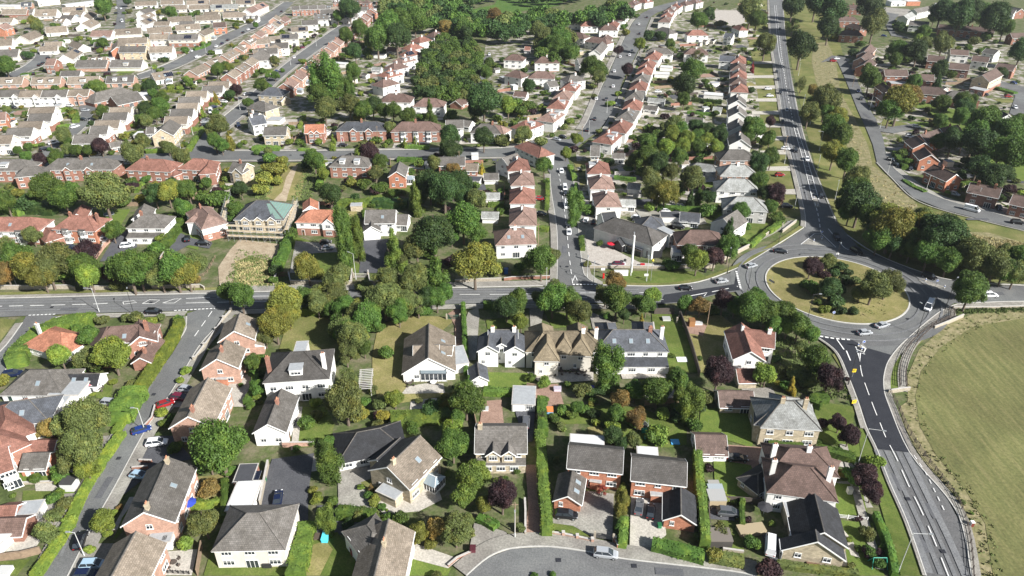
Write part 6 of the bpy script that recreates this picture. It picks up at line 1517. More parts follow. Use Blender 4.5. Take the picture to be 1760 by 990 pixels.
hedge([(545,700),(680,690),(810,680)], 1.8, 2.2, 'h', Z5, 'clipped hedge beside the buff gable house, long arm'); hedge([(800,700),(720,800),(640,930)], 1.6, 2.4, 'h', Z5, 'clipped hedge beside the buff gable house, road arm')
hedge([(990,340),(1160,340)], 1.6, 2.2, 'h', Z5); hedge([(850,395),(970,400)], 1.6, 2.2, 'h', Z5); hedge([(1380,910),(1700,910)], 2.2, 3.0, 'h', Z5, 'square hedge at the corner of the cross street')
hedge([(150,950),(330,945)], 1.6, 2.5, 'h', Z5); hedge([(300,245),(560,245)], 1.4, 1.5, 'l', Z5, 'thin lime hedge in the middle of the estate'); hedge([(1380,740),(1620,735)], 1.5, 2.2, 'l', Z4)
hedge([(700,575),(800,550),(880,510)], 1.8, 2, 'g', Z2, 'hedge on the outside of the estate road bend'); hedge([(1060,230),(1280,255),(1450,220)], 1.4, 2, 'l', Z2)
hedge([(250,870),(420,850)], 1.4, 1.5, 'g', Z1); hedge([(1450,830),(1600,830)], 1.5, 2, 'h', Z2); hedge([(360,890),(520,900)], 1.5, 1.5, 'h', (0, 226, S6))
hedge([(1180,490),(1380,490)], 1.8, 1.5, 'g', (880, 0, S4)); hedge([(1230,680),(1440,700)], 2, 2, 'd', (880, 0, S4), 'long dark hedge in the far back gardens'); hedge([(1200,770),(1400,785)], 1.4, 2, 'g', (880, 0, S4))
hedge([(330,830),(430,835)], 1.4, 2, 'g', (880, 0, S4)); hedge([(1630,830),(1720,830)], 1.8, 3, 'h', (880, 0, S4)); hedge([(0,488),(110,490)], 2, 2, 'h', (440, 0, S4))
hedge([(300,870),(330,790)], 1.4, 2, 'l', (440, 0, S4)); hedge([(850,180),(960,190)], 2, 2, 'd', (1320, 0, S4)); hedge([(860,200),(1000,235)], 1.4, 1.5, 'g', (1320, 0, S4))
hedge([(1360,740),(1450,770)], 1.6, 2, 'h', (1320, 0, S4)); hedge([(1560,600),(1700,640)], 1, 4, 'g', (1320, 0, S4))
# ================================================================== WALLS, FENCES
def wall(pts, h=1.0, t=.3, mat=None, look='low stone wall', sc=None, coping=True, name='garden_wall', cat='wall', piers=0):
    ox, oy, s = sc or (0, 0, 1); P = [U(ox+p[0]/s, oy+p[1]/s) for p in pts]; c = P[0].copy(); mb = MB()
    for d, z0, z1, m in ((t/2, -.2, h, 0), (t/2+.05, h, h+.08, 1)):
        A = offs(P, d); B = offs(P, -d)
        for i in range(len(P)-1):
            a, b, e, f = [(q.x-c.x, q.y-c.y) for q in (A[i], A[i+1], B[i+1], B[i])]
            mb.quad([(*f, z1), (*e, z1), (*b, z1), (*a, z1)], m)
            mb.quad([(*a, z0), (*a, z1), (*b, z1), (*b, z0)], m); mb.quad([(*f, z0), (*e, z0), (*e, z1), (*f, z1)], m)
            for q, r in ((a, f), (b, e)): mb.quad([(*q, z0), (*r, z0), (*r, z1), (*q, z1)], m)
    if piers:
        for p in P: x, y = p.x-c.x, p.y-c.y; mb.box(x-.25, x+.25, y-.25, y+.25, -.2, h+.4, 0); mb.box(x-.31, x+.31, y-.31, y+.31, h+.4, h+.52, 1)
    o = link(name, mb.mesh(name, [mat or stonem, (mat if 'fence' in name or mat is darktimber else concrete)]), None, (c.x, c.y, 0)); return thing(o, look, cat)
wall([(0,497),(60,497),(120,496),(130,500)], 1.3, look='pale stone wall along the main road verge'); wall([(145,498),(230,497),(235,499)], 1.3, look='pale stone wall along the main road verge')
wall([(262,497),(345,495),(352,499)], 1.3, look='pale stone wall along the main road verge'); wall([(380,494),(412,492)], 1.2, look='stone wall beside the building plot entrance')
wall([(470,490),(478,474)], 1.6, look='stone gate wall left of the red gates'); wall([(497,474),(500,489),(560,491),(606,490)], 1.5, look='stone wall below the orange-roofed house')
wall([(604,489),(606,470)], 1.8, look='gate pier wall left of the forecourt'); wall([(633,470),(636,489),(760,489)], 1.3, look='stone wall right of the dark forecourt')
wall([(782,486),(830,484),(862,483)], 1.1, look='low stone wall under the orange-tinged trees'); wall([(866,482),(880,480),(945,478)], .9, mat=brickm, look='low brick wall by the bright blue barrel')
wall([(1013,461),(1060,461),(1142,462)], 1.0, look='low wall in front of the pub forecourt'); wall([(1146,461),(1200,461),(1228,460)], 1.3, look='stone wall below the purple tree and pub garden')
wall([(1242,449),(1290,424),(1322,402),(1345,388)], 1.3, look='long pale stone wall curving above the roundabout verge'); wall([(1344,400),(1368,382)], 1.0, look='short stone wall at the end of the curved verge')
wall([(1124,540),(1158,539)], 1.8, mat=darktimber, look='dark boarded fence panel at the top of the striped lawn', name='boarded_fence', cat='fence')
wall([(1166,538),(1180,575),(1190,605),(1202,648)], 1.9, .12, mat=darktimber, look='long dark boarded fence beside the striped lawn', name='boarded_fence', cat='fence')
wall([(162,450),(180,425),(205,400)], 1.5, mat=wallmat('P'), look='pinkish brick wall climbing beside the tarmac drive', piers=1); wall([(272,450),(290,423),(305,402)], .5, mat=wallmat('P'), look='low brick edging beside the curved tarmac drive')
wall([(190,354),(215,354),(238,354)], 1.5, .12, mat=timber, look='brown panel fence behind the small lawn', name='panel_fence', cat='fence')
wall([(398,536),(385,550),(372,570),(352,597),(334,620)], .9, mat=stonem, look='stepped stone wall with piers at the side-road gables', piers=1)
wall([(462,800),(452,850),(448,870)], 1.6, look='stone wall left of the dark driveway'); wall([(486,768),(540,767)], 1.3, mat=wallmat('P'), look='pinkish wall between the cottage and the driveway')
wall([(580,770),(603,771),(633,793)], 2.6, .4, mat=wallmat('W'), look='white garage front below the charcoal roof', name='garage_front')
wall([(944,918),(968,921),(992,926),(1018,932)], .7, mat=wallmat('P'), look='low pinkish brick wall with piers on the crescent', piers=1); wall([(1056,930),(1062,942)], .8, mat=wallmat('O'), look='orange brick gate pier wall on the crescent', piers=1)
wall([(903,920),(903,880),(902,860)], .8, look='low wall at the left of the brick lane'); wall([(770,975),(785,962),(812,950)], .6, mat=brickm, look='low brick wall at the crescent corner')
wall([(240,795),(262,796)], .9, mat=brickm, look='short brick wall at the silver car drive'); wall([(228,808),(255,806)], .9, mat=brickm, look='short brick wall between parked-car drives')
wall([(240,745),(262,722),(268,700)], .9, mat=brickm, look='low brick wall beside the blue car'); wall([(0,963),(40,958),(72,950)], 1.5, mat=timber, look='timber garden fence at the lower left', name='panel_fence', cat='fence')
wall([(348,940),(340,990)], 1.7, .12, mat=timber, look='grey timber fence beside the cluttered patio', name='panel_fence', cat='fence'); wall([(15,833),(60,831),(112,829)], .5, look='low wall between the two left lawns')
wall([(1540,620),(1632,540)], .02, .05) if False else None
wall([(1636,530),(1700,530),(1762,528)], .55, look='pale field wall along the east road'); wall([(1605,566),(1630,556),(1655,545)], 1.0, .3, mat=stonem, look='pale block end of the footpath fence, upper')
wall([(1526,676),(1545,673),(1563,671)], 1.0, .3, mat=stonem, look='pale block end of the footpath fence, lower')
wall([(1230,862),(1270,864),(1318,868)], 1.5, .12, mat=darktimber, look='dark timber fence below the bright path lawn', name='panel_fence', cat='fence')
wall([(1215,850),(1218,900),(1222,940)], 1.7, .12, mat=darktimber, look='dark timber fence beside the long hedge', name='panel_fence', cat='fence')
wall([(905,665),(925,668)], 1.2, .12, mat=timber, look='short timber fence at the terrace steps', name='panel_fence', cat='fence'); wall([(1148,640),(1128,600),(1122,560)], 1.3, mat=concrete, look='pale wall down the right of the lean-to semi')
wall([(1242,945),(1278,950)], .5, look='white kerb wall below the narrow lawn'); wall([(668,730),(700,727),(735,722)], .5, mat=brickm, look='low brick edging under the thick bright hedge')
wall([(820,740),(812,700),(826,680)], 1.5, .12, mat=timber, look='timber fence beside the vegetable bed', name='panel_fence', cat='fence')
def railfence(pts, h=1.3, rails=4, sp=2.2, mat=None, look='dark post and rail fence', sc=None, k=3, name='rail_fence'):
    ox, oy, s = sc or (0, 0, 1); P = smoothline([U(ox+p[0]/s, oy+p[1]/s) for p in pts], k); c = P[0].copy(); root = empty(name, c); post = MB(); rl = MB(); acc = 0; Q = [P[0]]
    for i in range(len(P)-1):
        L = (P[i+1]-P[i]).length; t = sp-acc
        while t < L: Q.append(P[i].lerp(P[i+1], t/L)); t += sp
        acc = (L-(t-sp)) % sp
    me = cached(('post', h, (mat or darktimber).name), lambda: (lambda m: (m.box(-.07, .07, -.07, .07, -.2, h+.1), m.mesh('post', [mat or darktimber]))[1])(MB()))
    for q in Q[:100]: link('post', me, root, (q.x-c.x, q.y-c.y, 0))
    for i in range(len(Q)-1):
        for r in range(rails): z = h*(r+.7)/rails; a = Q[i]-c; b = Q[i+1]-c; rl.bar((a.x, a.y, z), (b.x, b.y, z), .045, n=4)
    link('rails', rl.mesh('rails', [mat or darktimber]), root); return thing(root, look, 'fence')
railfence([(1636,533),(1640,545),(1622,553),(1598,568),(1575,592),(1561,620),(1556,645),(1558,672)], look='dark rail fence on the field side of the curved footpath')
railfence([(1630,534),(1632,547),(1608,557),(1586,572),(1562,596),(1549,622),(1545,645),(1547,673)], look='dark rail fence on the road side of the curved footpath')
railfence([(1529,676),(1545,705),(1560,740),(1590,788),(1625,832),(1645,862),(1660,900),(1668,945),(1672,1000)], look='long rail fence between the road and the field')
railfence([(1440,890),(1468,893),(1500,897)], 1.0, 3, 1.8, white, 'white trellis fence across the bungalow lawn', k=1)
railfence([(335,500),(338,480),(355,472),(372,440)], 1.0, 2, 2.5, timber, 'site fence around the building plot', k=1)
railfence([(275,980),(280,985),(330,988)], .9, 3, 1.0, blacksteel, 'black rail at the cluttered patio', k=1)
wall([(1558,600),(1545,640),(1548,672)], .02) if False else None
# footpath between the two rail fences
P = wline([(1633,533),(1636,546),(1615,555),(1592,570),(1568,594),(1555,621),(1550,645),(1552,673)]); ribbon('footway', P, -1.0, 1.0, 'footway', .2)
# gates
def gate(px1, py1, px2, py2, mat, look, h=1.5):
    a = U(px1, py1); b = U(px2, py2); d = b-a; o = empty('driveway_gate', a, math.atan2(d.y, d.x)); L = d.length; m = MB()
    for k in range(int(L/.22)): m.box(.1+k*.22, .15+k*.22, -.03, .03, .1, h)
    m.box(0, L, -.04, .04, .15, .25); m.box(0, L, -.04, .04, h-.1, h); link('gate_panel', m.mesh('gate_panel', [mat]), o)
    for x in (0, L): q = MB(); q.box(x-.2, x+.2, -.2, .2, -.1, h+.35); link('gate_pier', q.mesh('gate_pier', [stonem]), o)
    return thing(o, look, 'gate')
gate(478, 475, 497, 475, flat('redgate', (.16, .05, .04), .7), 'red-brown gates between stone walls'); gate(608, 477, 633, 477, flat('paleg', (.45, .43, .4), .7), 'pale driveway gates of the dark forecourt')
gate(1022, 925, 1054, 930, blacksteel, 'black iron gates on the crescent'); gate(768, 549, 791, 549, flat('greeng', (.05, .12, .09), .6), 'green gate across the brick drive'); gate(1163, 555, 1168, 545, darktimber, 'small timber gate')
# ================================================================== LAMPS, SIGNS, POLES
def lamp(px, py, h=8, ax=-1, ay=0, arm=1.4, mat=None, look='tall grey street lamp', name='street_lamp'):
    b = U(px, py); B = U(px+ax*4, py+ay*4); rz = math.atan2(B.y-b.y, B.x-b.x); o = empty(name, b, rz); m = MB(); m.bar((0, 0, -.2), (0, 0, 1.4), .13, 0, n=8); m.bar((0, 0, 1.3), (0, 0, h), .36 if h == 14 else .085, 0, .3 if h == 14 else .055, 10 if h == 14 else 8)
    link('pole', m.mesh('pole', [mat or metal]), o); m = MB(); m.bar((0, 0, h-.1), (arm, 0, h+.1), .045, 0); link('arm', m.mesh('arm', [mat or metal]), o)
    m = MB(); m.box(arm-.1, arm+.65, -.16, .16, h+.04, h+.2, 0); m.box(arm, arm+.6, -.12, .12, h, h+.045, 1); link('lantern', m.mesh('lantern', [metal, paleglass]), o)
    return thing(o, look, 'street lamp')
LM = [(28,489,9,-1,0),(171,537,8,-1,0),(231,542,8,0,-1),(250,743,7,-1,0),(146,957,6.5,-1,0),(612,480,9,-1,-.3),(1084,474,14,0,-1),(1111,484,8,0,-1),(1009,478,7,0,-1),(1250,470,8,0,-1),(1284,505,8,0,-1),(1338,418,8,1,0),(1387,553,9,.3,0),(1436,452,8,0,1),(1576,575,9,-.6,-.4),(1624,533,10,.2,-.2),(1474,798,10,1,.2),(1544,982,10,1,.1),(1457,663,9,.2,-1),(1692,487,8,0,-1),(1434,347,8,0,-1),(1365,360,9,1,0),(1403,301,8,0,-1),(1408,259,9,-1,0),(1392,214,9,-1,0),(1379,188,8,0,1),(1372,130,8,0,1),(1375,105,8,0,1),(1361,55,8,0,1),(1357,35,8,0,1),(1348,282,8,1,0),(1525,300,7,-1,0),(1591,330,7,0,1),(1677,352,7,0,1),(1495,187,7,0,1),(1512,222,7,-1,0),(885,725+200,6,0,-1),(939,494,6,0,-1),(1043,195,7,-1,0),(1012,232,7,1,0),(411,160,7,0,1),(413,190,7,-1,0),(332,232,7,0,-1),(311,258,6,0,1),(500,113,7,-1,0),(544,80,7,-1,0),(588,250,6,0,1),(716,254,6,0,-1),(1020,500-12,7,0,-1),(1240,402,6,0,-1),(355,93,6,0,-1),(265,132,6,0,-1),(1748,140,7,0,-1),(1626,96,7,0,1)]
for i, (x, y, h, ax, ay) in enumerate(LM):
    dark = (x, y) in ((231,542),(1387,553),(1457,663),(1576,575),(1624,533),(1284,505),(1338,418),(1250,470),(1436,452),(1692,487))
    lk = 'very tall white mast with a slim lamp head' if h == 14 else ('slim dark street lamp' if dark else ('tall pale street lamp with a long arm' if h >= 10 else 'grey street lamp'))
    lamp(x, y, h, ax, ay, 2.6 if (x, y) in ((1474,798),(1544,982)) else (1.6 if h > 7 else .9), white if h == 14 else (blacksteel if dark else flat('lampgrey', (.5, .51, .5), .5)), lk)
# telegraph poles
for x, y, h in ((885, 915, 8), (1348, 262, 8), (1215, 560, 8), (1000, 245, 8), (925, 420, 8), (790, 290, 8), (92, 262, 8), (1465, 150, 8), (650, 245, 8)):
    b = U(x, y); o = empty('telegraph_pole', b); m = MB(); m.bar((0, 0, -.2), (0, 0, h), .14, 0, .09, 8); link('pole', m.mesh('pole', [timber]), o); m = MB(); m.box(-.6, .6, -.06, .06, h-.6, h-.48); link('crossarm', m.mesh('crossarm', [timber]), o); thing(o, 'brown wooden telegraph pole with a crossarm', 'telegraph pole')
def sign(px, py, kind, look, rz=0, hh=2.0):
    b = U(px, py); o = empty('road_sign', (b.x, b.y, .25), R(rz)); m = MB(); m.bar((0, .05, -.3), (0, .05, hh+.6), .05, 0, n=6); link('post', m.mesh('post', [metal]), o); m = MB()
    wh = flat('signwhite', (.8, .8, .8), .5); bl = flat('signblue', (.02, .10, .42), .5); yl = flat('signyellow', (.85, .62, .03), .5); rd = flat('signred', (.6, .02, .02), .5); bk = flat('signblack', (.02, .02, .02), .5)
    if kind == 'blue':
        m.bar((0, 0, hh+.3), (0, -.03, hh+.3), .42, 0, n=20); m.bar((.0, -.035, hh+.3), (0, -.05, hh+.3), .34, 1, n=20); mt = [wh, bl]
        m.quad([(-.2, -.06, hh+.5), (.05, -.06, hh+.18), (-.02, -.06, hh+.12), (-.26, -.06, hh+.42)], 0)
        m.quad([(.12, -.06, hh+.05), (.12, -.06, hh+.3), (-.12, -.06, hh+.08)], 0)
    elif kind == 'yellow': m.box(-.55, .55, -.02, .02, hh-.4, hh+.6, 0); m.box(-.42, .42, -.03, -.021, hh+.2, hh+.4, 1); m.box(-.42, .2, -.03, -.021, hh-.1, hh+.05, 1); mt = [yl, bk]
    elif kind == 'chevron':
        m.box(-1.1, 1.1, -.02, .02, hh-1.2, hh-.5, 1)
        for i in range(4): x = -.9+i*.5; m.quad([(x, -.03, hh-.55), (x+.22, -.03, hh-.55), (x+.02, -.03, hh-.85), (x+.22, -.03, hh-1.15), (x, -.03, hh-1.15), (x-.2, -.03, hh-.85)], 0)
        mt = [wh, bk]
    else: m.box(-.6, .6, -.02, .02, hh-.3, hh+.5, 0); mt = [wh]
    link('sign_face', m.mesh('sign_face', mt), o); return thing(o, look, 'sign')
sign(1410, 410, 'blue', 'blue arrow keep-left sign on the north splitter island'); sign(1437, 448, 'blue', 'small blue arrow sign on the roundabout rim', 180); sign(1430, 550, 'blue', 'blue arrow sign facing the field road, on the roundabout rim', 0)
sign(1481, 601, 'blue', 'blue arrow sign on the field-road island'); sign(1607, 495, 'blue', 'blue arrow sign on the east-road island'); sign(1464, 650, 'yellow', 'yellow roadworks board on a post beside the new tarmac'); sign(1466, 698, 'yellow', 'orange-yellow board beside the purple trees', 10, 1.0)
sign(1036, 470, 'plain', 'small white board beside the red postbox', 0, 1.2); sign(1325, 490, 'chevron', 'black and white chevron board on the roundabout rim', -60); sign(1110, 482, 'plain', 'white board on the pub verge', 0, 1.6)
# belisha-like yellow globes on the pub frontage lamp
o = empty('beacon_pole', U(1236, 432)); m = MB(); m.bar((0, 0, -.2), (0, 0, 4), .06, 0, n=6); link('pole', m.mesh('pole', [blacksteel]), o)
import bmesh
def ball(r, mat, nm='globe', sx=1, sz=1, seg=10):
    def f():
        bm = bmesh.new(); bmesh.ops.create_uvsphere(bm, u_segments=seg, v_segments=max(5, seg//2), radius=r)
        for v in bm.verts: v.co.x *= sx; v.co.z *= sz
        me = bpy.data.meshes.new(nm); bm.to_mesh(me); bm.free(); me.materials.append(mat); me.polygons.foreach_set('use_smooth', [True]*len(me.polygons)); return me
    return cached(('ball', r, mat.name, sx, sz), f)
yel = flat('yellowglobe', (.8, .65, .05), .4); link('globe', ball(.35, yel), o, (0, 0, 4.2)); thing(o, 'dark post with a yellow globe beside the pub garden', 'lamp post')
o = empty('beacon_pole', U(1110, 483)+Vector((1.5, 0, 0))); m = MB(); m.bar((0, 0, -.2), (0, 0, 7), .07, 0, n=6); link('pole', m.mesh('pole', [metal]), o); link('globe', ball(.35, yel), o, (0, 0, 7.2)); thing(o, 'tall grey post with a yellow globe on the pub verge', 'lamp post')
# bollards on the splitter islands
for x, y in ((1398, 417), (1412, 413), (1590, 485), (1622, 497), (1474, 597), (1480, 604), (1398, 343), (1405, 356)):
    b = U(x, y); m = cached('bollard', lambda: (lambda m: (m.bar((0, 0, 0), (0, 0, 1.0), .17, 0, .13, 8), m.bar((0, 0, .5), (0, 0, .75), .18, 1, .17, 8), m.mesh('bollard', [flat('bollardw', (.75, .74, .68), .4), flat('signblue', (.02, .1, .42))]))[2])(MB()))
    thing(link('bollard', m, None, (b.x, b.y, .42)), 'pale traffic bollard on a splitter island', 'bollard', 'bollards on the traffic islands')
# ================================================================== PUB, SCAFFOLD AND OTHER SPECIAL OBJECTS
pub = [t for t in THINGS if t[0].name.startswith('pub')][0][0]
def localmat(mb_mesh, name, p, rz, root): 
    d = Vector((p[0], p[1], 0))-root.location; c_, s_ = math.cos(-root.rotation_euler.z), math.sin(-root.rotation_euler.z)
    return link(name, mb_mesh, root, (d.x*c_-d.y*s_, d.x*s_+d.y*c_, p[2]), rz-root.rotation_euler.z)
a = U(1035, 412); b = U(1104, 441); d = (b-a); L = d.length; rz = math.atan2(d.y, d.x)
m = MB(); m.box(0, L, -.5, .6, 0, 2.7, 0); m.box(-.1, L+.1, -.9, .6, 2.7, 2.9, 1)
for i in range(11): x = L*(i+.5)/11; m.box(x-.75, x+.75, -.56, -.4, .5, 2.2, 2); m.box(x-.8, x+.8, -.57, -.55, 2.2, 2.3, 3)
a = a+Vector((d.y/L, -d.x/L, 0))*.5
localmat(m.mesh('shopfront', [flat('pubblack', (.03, .028, .03), .5), darkfelt, glass, flat('pubcream', (.5, .4, .25), .6)]), 'shopfront', (a.x, a.y, 0), rz, pub)
mid = a.lerp(b, .52); m = wall_mesh(2.4, 3.4, 2.8, 4.3, 'g', flat('pubblack', (.03, .028, .03), .5)); localmat(m, 'porch', (mid.x+d.y/L*1.2, mid.y-d.x/L*1.2, 0), rz-math.pi/2, pub)
localmat(roof_prism(2.6, 3.4, 2.8, 4.35, 'g', roofmat('n'), ov=.3), 'porch_roof', (mid.x+d.y/L*1.2, mid.y-d.x/L*1.2, 0), rz-math.pi/2, pub)
a = U(1110, 443); m = MB(); m.box(0, 5.2, -.1, .2, 0, 2.6, 0)
for i in range(9): m.box(.05, 5.15, -.14, -.1, .1+i*.27, .3+i*.27, 0)
localmat(m.mesh('shutter', [blacksteel]), 'shutter', (a.x, a.y-.2, 0), 0, pub)
# scaffold
def scaffold(x0, y0, x1, y1, h, look):
    a = U(x0, y0); b = U(x1, y1); d = b-a; o = empty('scaffold', a, math.atan2(d.y, d.x)); L = d.length; n = max(2, int(L/2.1)); m = MB(); bd = MB()
    for i in range(n+1):
        x = L*i/n
        for y in (0, -1.3): m.bar((x, y, 0), (x, y, h), .05, n=5)
    for z in np.arange(1.9, h, 1.9):
        for y in (0, -1.3): m.bar((-.3, y, z), (L+.3, y, z), .045, n=5); m.bar((-.3, y, z+.95), (L+.3, y, z+.95), .04, n=5)
        for i in range(n+1): m.bar((L*i/n, .1, z), (L*i/n, -1.4, z), .04, n=5)
        bd.box(-.2, L+.2, -1.25, -.05, z+.06, z+.11)
    for i in range(0, n, 2): m.bar((L*i/n, -1.32, .1), (L*(i+1)/n, -1.32, h*.5), .04, n=5)
    link('scaffold_tubes', m.mesh('scaffold_tubes', [metal]), o); link('scaffold_boards', bd.mesh('scaffold_boards', [flat('board', (.5, .41, .28), .9)]), o); return thing(o, look, 'scaffold')
scaffold(396, 412, 488, 416, 6.0, 'scaffolding across the front of the slate-roofed half-built house'); scaffold(492, 412, 508, 362, 5.6, 'scaffolding down the right side of the half-built house'); scaffold(400, 352, 388, 402, 5.6, 'scaffolding down the left side of the half-built house')
hb = [t for t in THINGS if t[4] and 'scaffolding' in t[4]][0][0]; hr = [c for c in hb.children if c.name.startswith('roof')][0]; V = [v.co.copy() for v in hr.data.vertices[:6]]
def cover(pts, mt, nm, k=.9, up=.07):
    c_ = sum(pts, Vector())/len(pts); n_ = (pts[1]-pts[0]).cross(pts[2]-pts[0]).normalized(); n_ = n_ if n_.z > 0 else -n_; m = MB(); q = [c_+(p-c_)*k+n_*up for p in pts]; m.quad(q)
    for i in range(9): a_ = q[0].lerp(q[-1] if len(q) > 3 else q[2], i/9); b_ = q[1].lerp(q[2], i/9); m.bar(a_+n_*.03, b_+n_*.03, .035, 1, n=4)
    o = link(nm, m.mesh(nm, [mt, timber]), hb, hr.location); return o
A_, B_, C_, D_ = V[0], V[1], V[2], V[3]; xs_ = [v.co for v in hr.data.vertices]
zt = max(v.z for v in xs_[:14]); rx = max(v.x for v in xs_ if v.z > zt-.3 and abs(v.y) < .02); X_ = max(v.x for v in xs_[:4]); Y_ = max(abs(v.y) for v in xs_[:4]); z_ = xs_[0].z
cover([Vector((X_, -Y_, z_)), Vector((X_, Y_, z_)), Vector((rx, 0, zt-.05))], flat('membrane', (.13, .215, .19), .6, var=.2), 'roof_membrane'); cover([Vector((X_*.55, -Y_, z_)), Vector((X_*.97, -Y_, z_)), Vector((rx, 0, zt-.1)), Vector((rx*.5, 0, zt-.1))], flat('membrane', (.13, .215, .19), .6, var=.2), 'roof_membrane')
def simple(name, data, px, py, look, cat, z=0, rz=0, s=None, group=None):
    b = U(px, py); o = link(name, data, None, (b.x, b.y, z), R(rz))
    if s: o.scale = s
    return thing(o, look, cat, group)
def parasol(px, py, c, look):
    b = U(px, py); o = empty('parasol', b); m = MB(); m.bar((0, 0, 0), (0, 0, 2.5), .03, 0); link('pole', m.mesh('pole', [metal]), o); m = MB(); n = 8
    for i in range(n): t, u = 6.283*i/n, 6.283*(i+1)/n; m.quad([(math.cos(t)*1.5, math.sin(t)*1.5, 2.1), (math.cos(u)*1.5, math.sin(u)*1.5, 2.1), (0, 0, 2.6)])
    link('canopy', m.mesh('canopy', [flat('parasol_'+look[:6], c, .8)]), o); return thing(o, look, 'parasol')
parasol(592, 303, (.02, .45, .62), 'bright turquoise parasol behind the brown brick house'); parasol(628, 305, (.03, .25, .16), 'green parasol beside the turquoise one'); parasol(1050, 428, (.6, .01, .03), 'large red parasol on the pub forecourt')
parasol(160, 669, (.6, .12, .15), 'red parasol beside the bright modern extension'); parasol(328, 877, (.02, .05, .35), 'dark blue parasol in the brick-semi garden'); parasol(620, 303, (.45, .45, .2), 'olive parasol on the brown brick house patio')
def box_thing(name, px, py, sx, sy, sz, c, look, cat, rz=0, lid=None):
    def f():
        m = MB(); m.box(-sx/2, sx/2, -sy/2, sy/2, 0, sz*.88, 0); m.box(-sx/2-.04, sx/2+.04, -sy/2-.04, sy/2+.04, sz*.88, sz, 1); m.box(-sx/2-.02, -sx/2+.06, -sy/2, sy/2, 0, sz*.9, 1); return m.mesh(name, [flat(name+look[:9], c, .6), flat(name+look[:9]+'l', lid or mul(c, .7), .6)])
    return simple(name, f(), px, py, look, cat, rz=rz)
box_thing('wheelie_bin', 1133, 907, .7, .8, 1.1, (.02, .16, .06), 'green wheelie bin by the orange-brick wing', 'bin'); box_thing('wheelie_bin', 455, 828, .7, .8, 1.1, (.02, .28, .05), 'green wheelie bin on the dark driveway', 'bin'); box_thing('wheelie_bin', 456, 817, .7, .8, 1.1, (.03, .03, .03), 'black wheelie bin on the dark driveway', 'bin')
box_thing('wheelie_bin', 813, 948, 1.0, 1.2, 1.2, (.10, .02, .03), 'maroon bin among the crescent shrubs', 'bin'); box_thing('wheelie_bin', 1073, 456, .7, .8, 1.1, (.7, .7, .7), 'white-topped bin on the pub forecourt', 'bin'); box_thing('wheelie_bin', 1074, 451, .7, .8, 1.1, (.04, .04, .04), 'dark bin on the pub forecourt', 'bin')
box_thing('postbox', 1037, 478, .5, .5, 1.6, (.6, .01, .01), 'red postbox on the pub verge', 'postbox'); box_thing('grit_bin', 1104, 458, 1.3, .8, 1.0, (.55, .02, .03), 'small red bin in front of the pub wall', 'bin'); box_thing('water_barrel', 870, 470, 1.2, 1.2, 1.8, (.02, .10, .35), 'bright blue barrel beside the low brick wall', 'barrel')
box_thing('litter_bin', 1669, 904, .6, .6, 1.2, (.16, .03, .02), 'red-brown litter bin by the field fence', 'bin', lid=(.7, .7, .7)); box_thing('litter_bin', 1212, 468, .6, .6, 1.3, (.02, .02, .02), 'black litter bin on the footway', 'bin')
box_thing('box_sign', 1067, 474, 4.4, .5, 2.0, (.72, .72, .72), 'long white box sign on the pub verge', 'sign'); box_thing('blue_table', 1012, 670, 2.6, 1.6, .8, (.01, .02, .42), 'bright blue table in the shaded lawn', 'table'); box_thing('play_house', 943, 712, 2, 1.8, 1.6, (.2, .4, .6), 'small blue playhouse with an orange roof', 'playhouse', lid=(.6, .2, .06))
box_thing('storage_box', 958, 671, 1.8, 1.2, .9, (.55, .5, .58), 'pale lilac storage box by the terrace steps', 'box'); box_thing('play_slide', 560, 926, 1.2, 2.2, 1.0, (.08, .55, .7), 'turquoise plastic slide on the dry lawn', 'slide', lid=(.1, .6, .75)); box_thing('garden_bench', 548, 924, 1.6, 1.4, .5, (.12, .09, .07), 'brown bench beside the turquoise slide', 'bench')
box_thing('barbecue', 461, 973, 1.6, 1.2, 1.1, (.03, .03, .03), 'black covered barbecue behind the cream house', 'barbecue'); box_thing('skip_bag', 10, 985, 2.2, 1.8, 1.0, (.7, .7, .68), 'white builder bags at the lower left', 'bags'); box_thing('hot_tub', 12, 930, 2.6, 1.8, 1.2, (.03, .15, .42), 'blue covered tub beside the flat white garage', 'tub')
box_thing('picnic_table', 1145, 550, 2.2, 1.6, .75, (.5, .5, .48), 'pale picnic table at the top of the striped lawn', 'table'); box_thing('fishpond_frame', 1172, 619, 2.6, 2.0, .3, (.7, .7, .68), 'white square frame lying on the striped lawn', 'frame', lid=(.75, .75, .72)); box_thing('garden_bench', 1199, 558, 2.4, 1.2, .8, (.6, .6, .58), 'white garden swing seat on the play patch', 'seat')
box_thing('play_tower', 1188, 560, 1.6, 1.6, 2.2, (.3, .15, .06), 'wooden play tower on the maroon play patch', 'play tower'); box_thing('picnic_table', 833, 705, 1.8, 1.2, .7, (.6, .6, .6), 'pale garden table by the vegetable bed', 'table'); box_thing('paddling_pool', 1160, 761, 1.8, 1.6, .35, (.03, .25, .6), 'blue paddling pool on the shaded lawn', 'pool', lid=(.1, .4, .75))
box_thing('toy_car', 1112, 754, 1.2, .7, .6, (.1, .6, .55), 'turquoise toy car on the shaded lawn', 'toy'); box_thing('toy_slide', 1107, 743, 1.3, .8, 1.0, (.02, .4, .25), 'green toy slide above the turquoise toy car', 'toy'); box_thing('toy_house', 1164, 713, 1.4, 1.2, 1.6, (.25, .3, .5), 'blue-grey toy house under the conifers', 'toy')
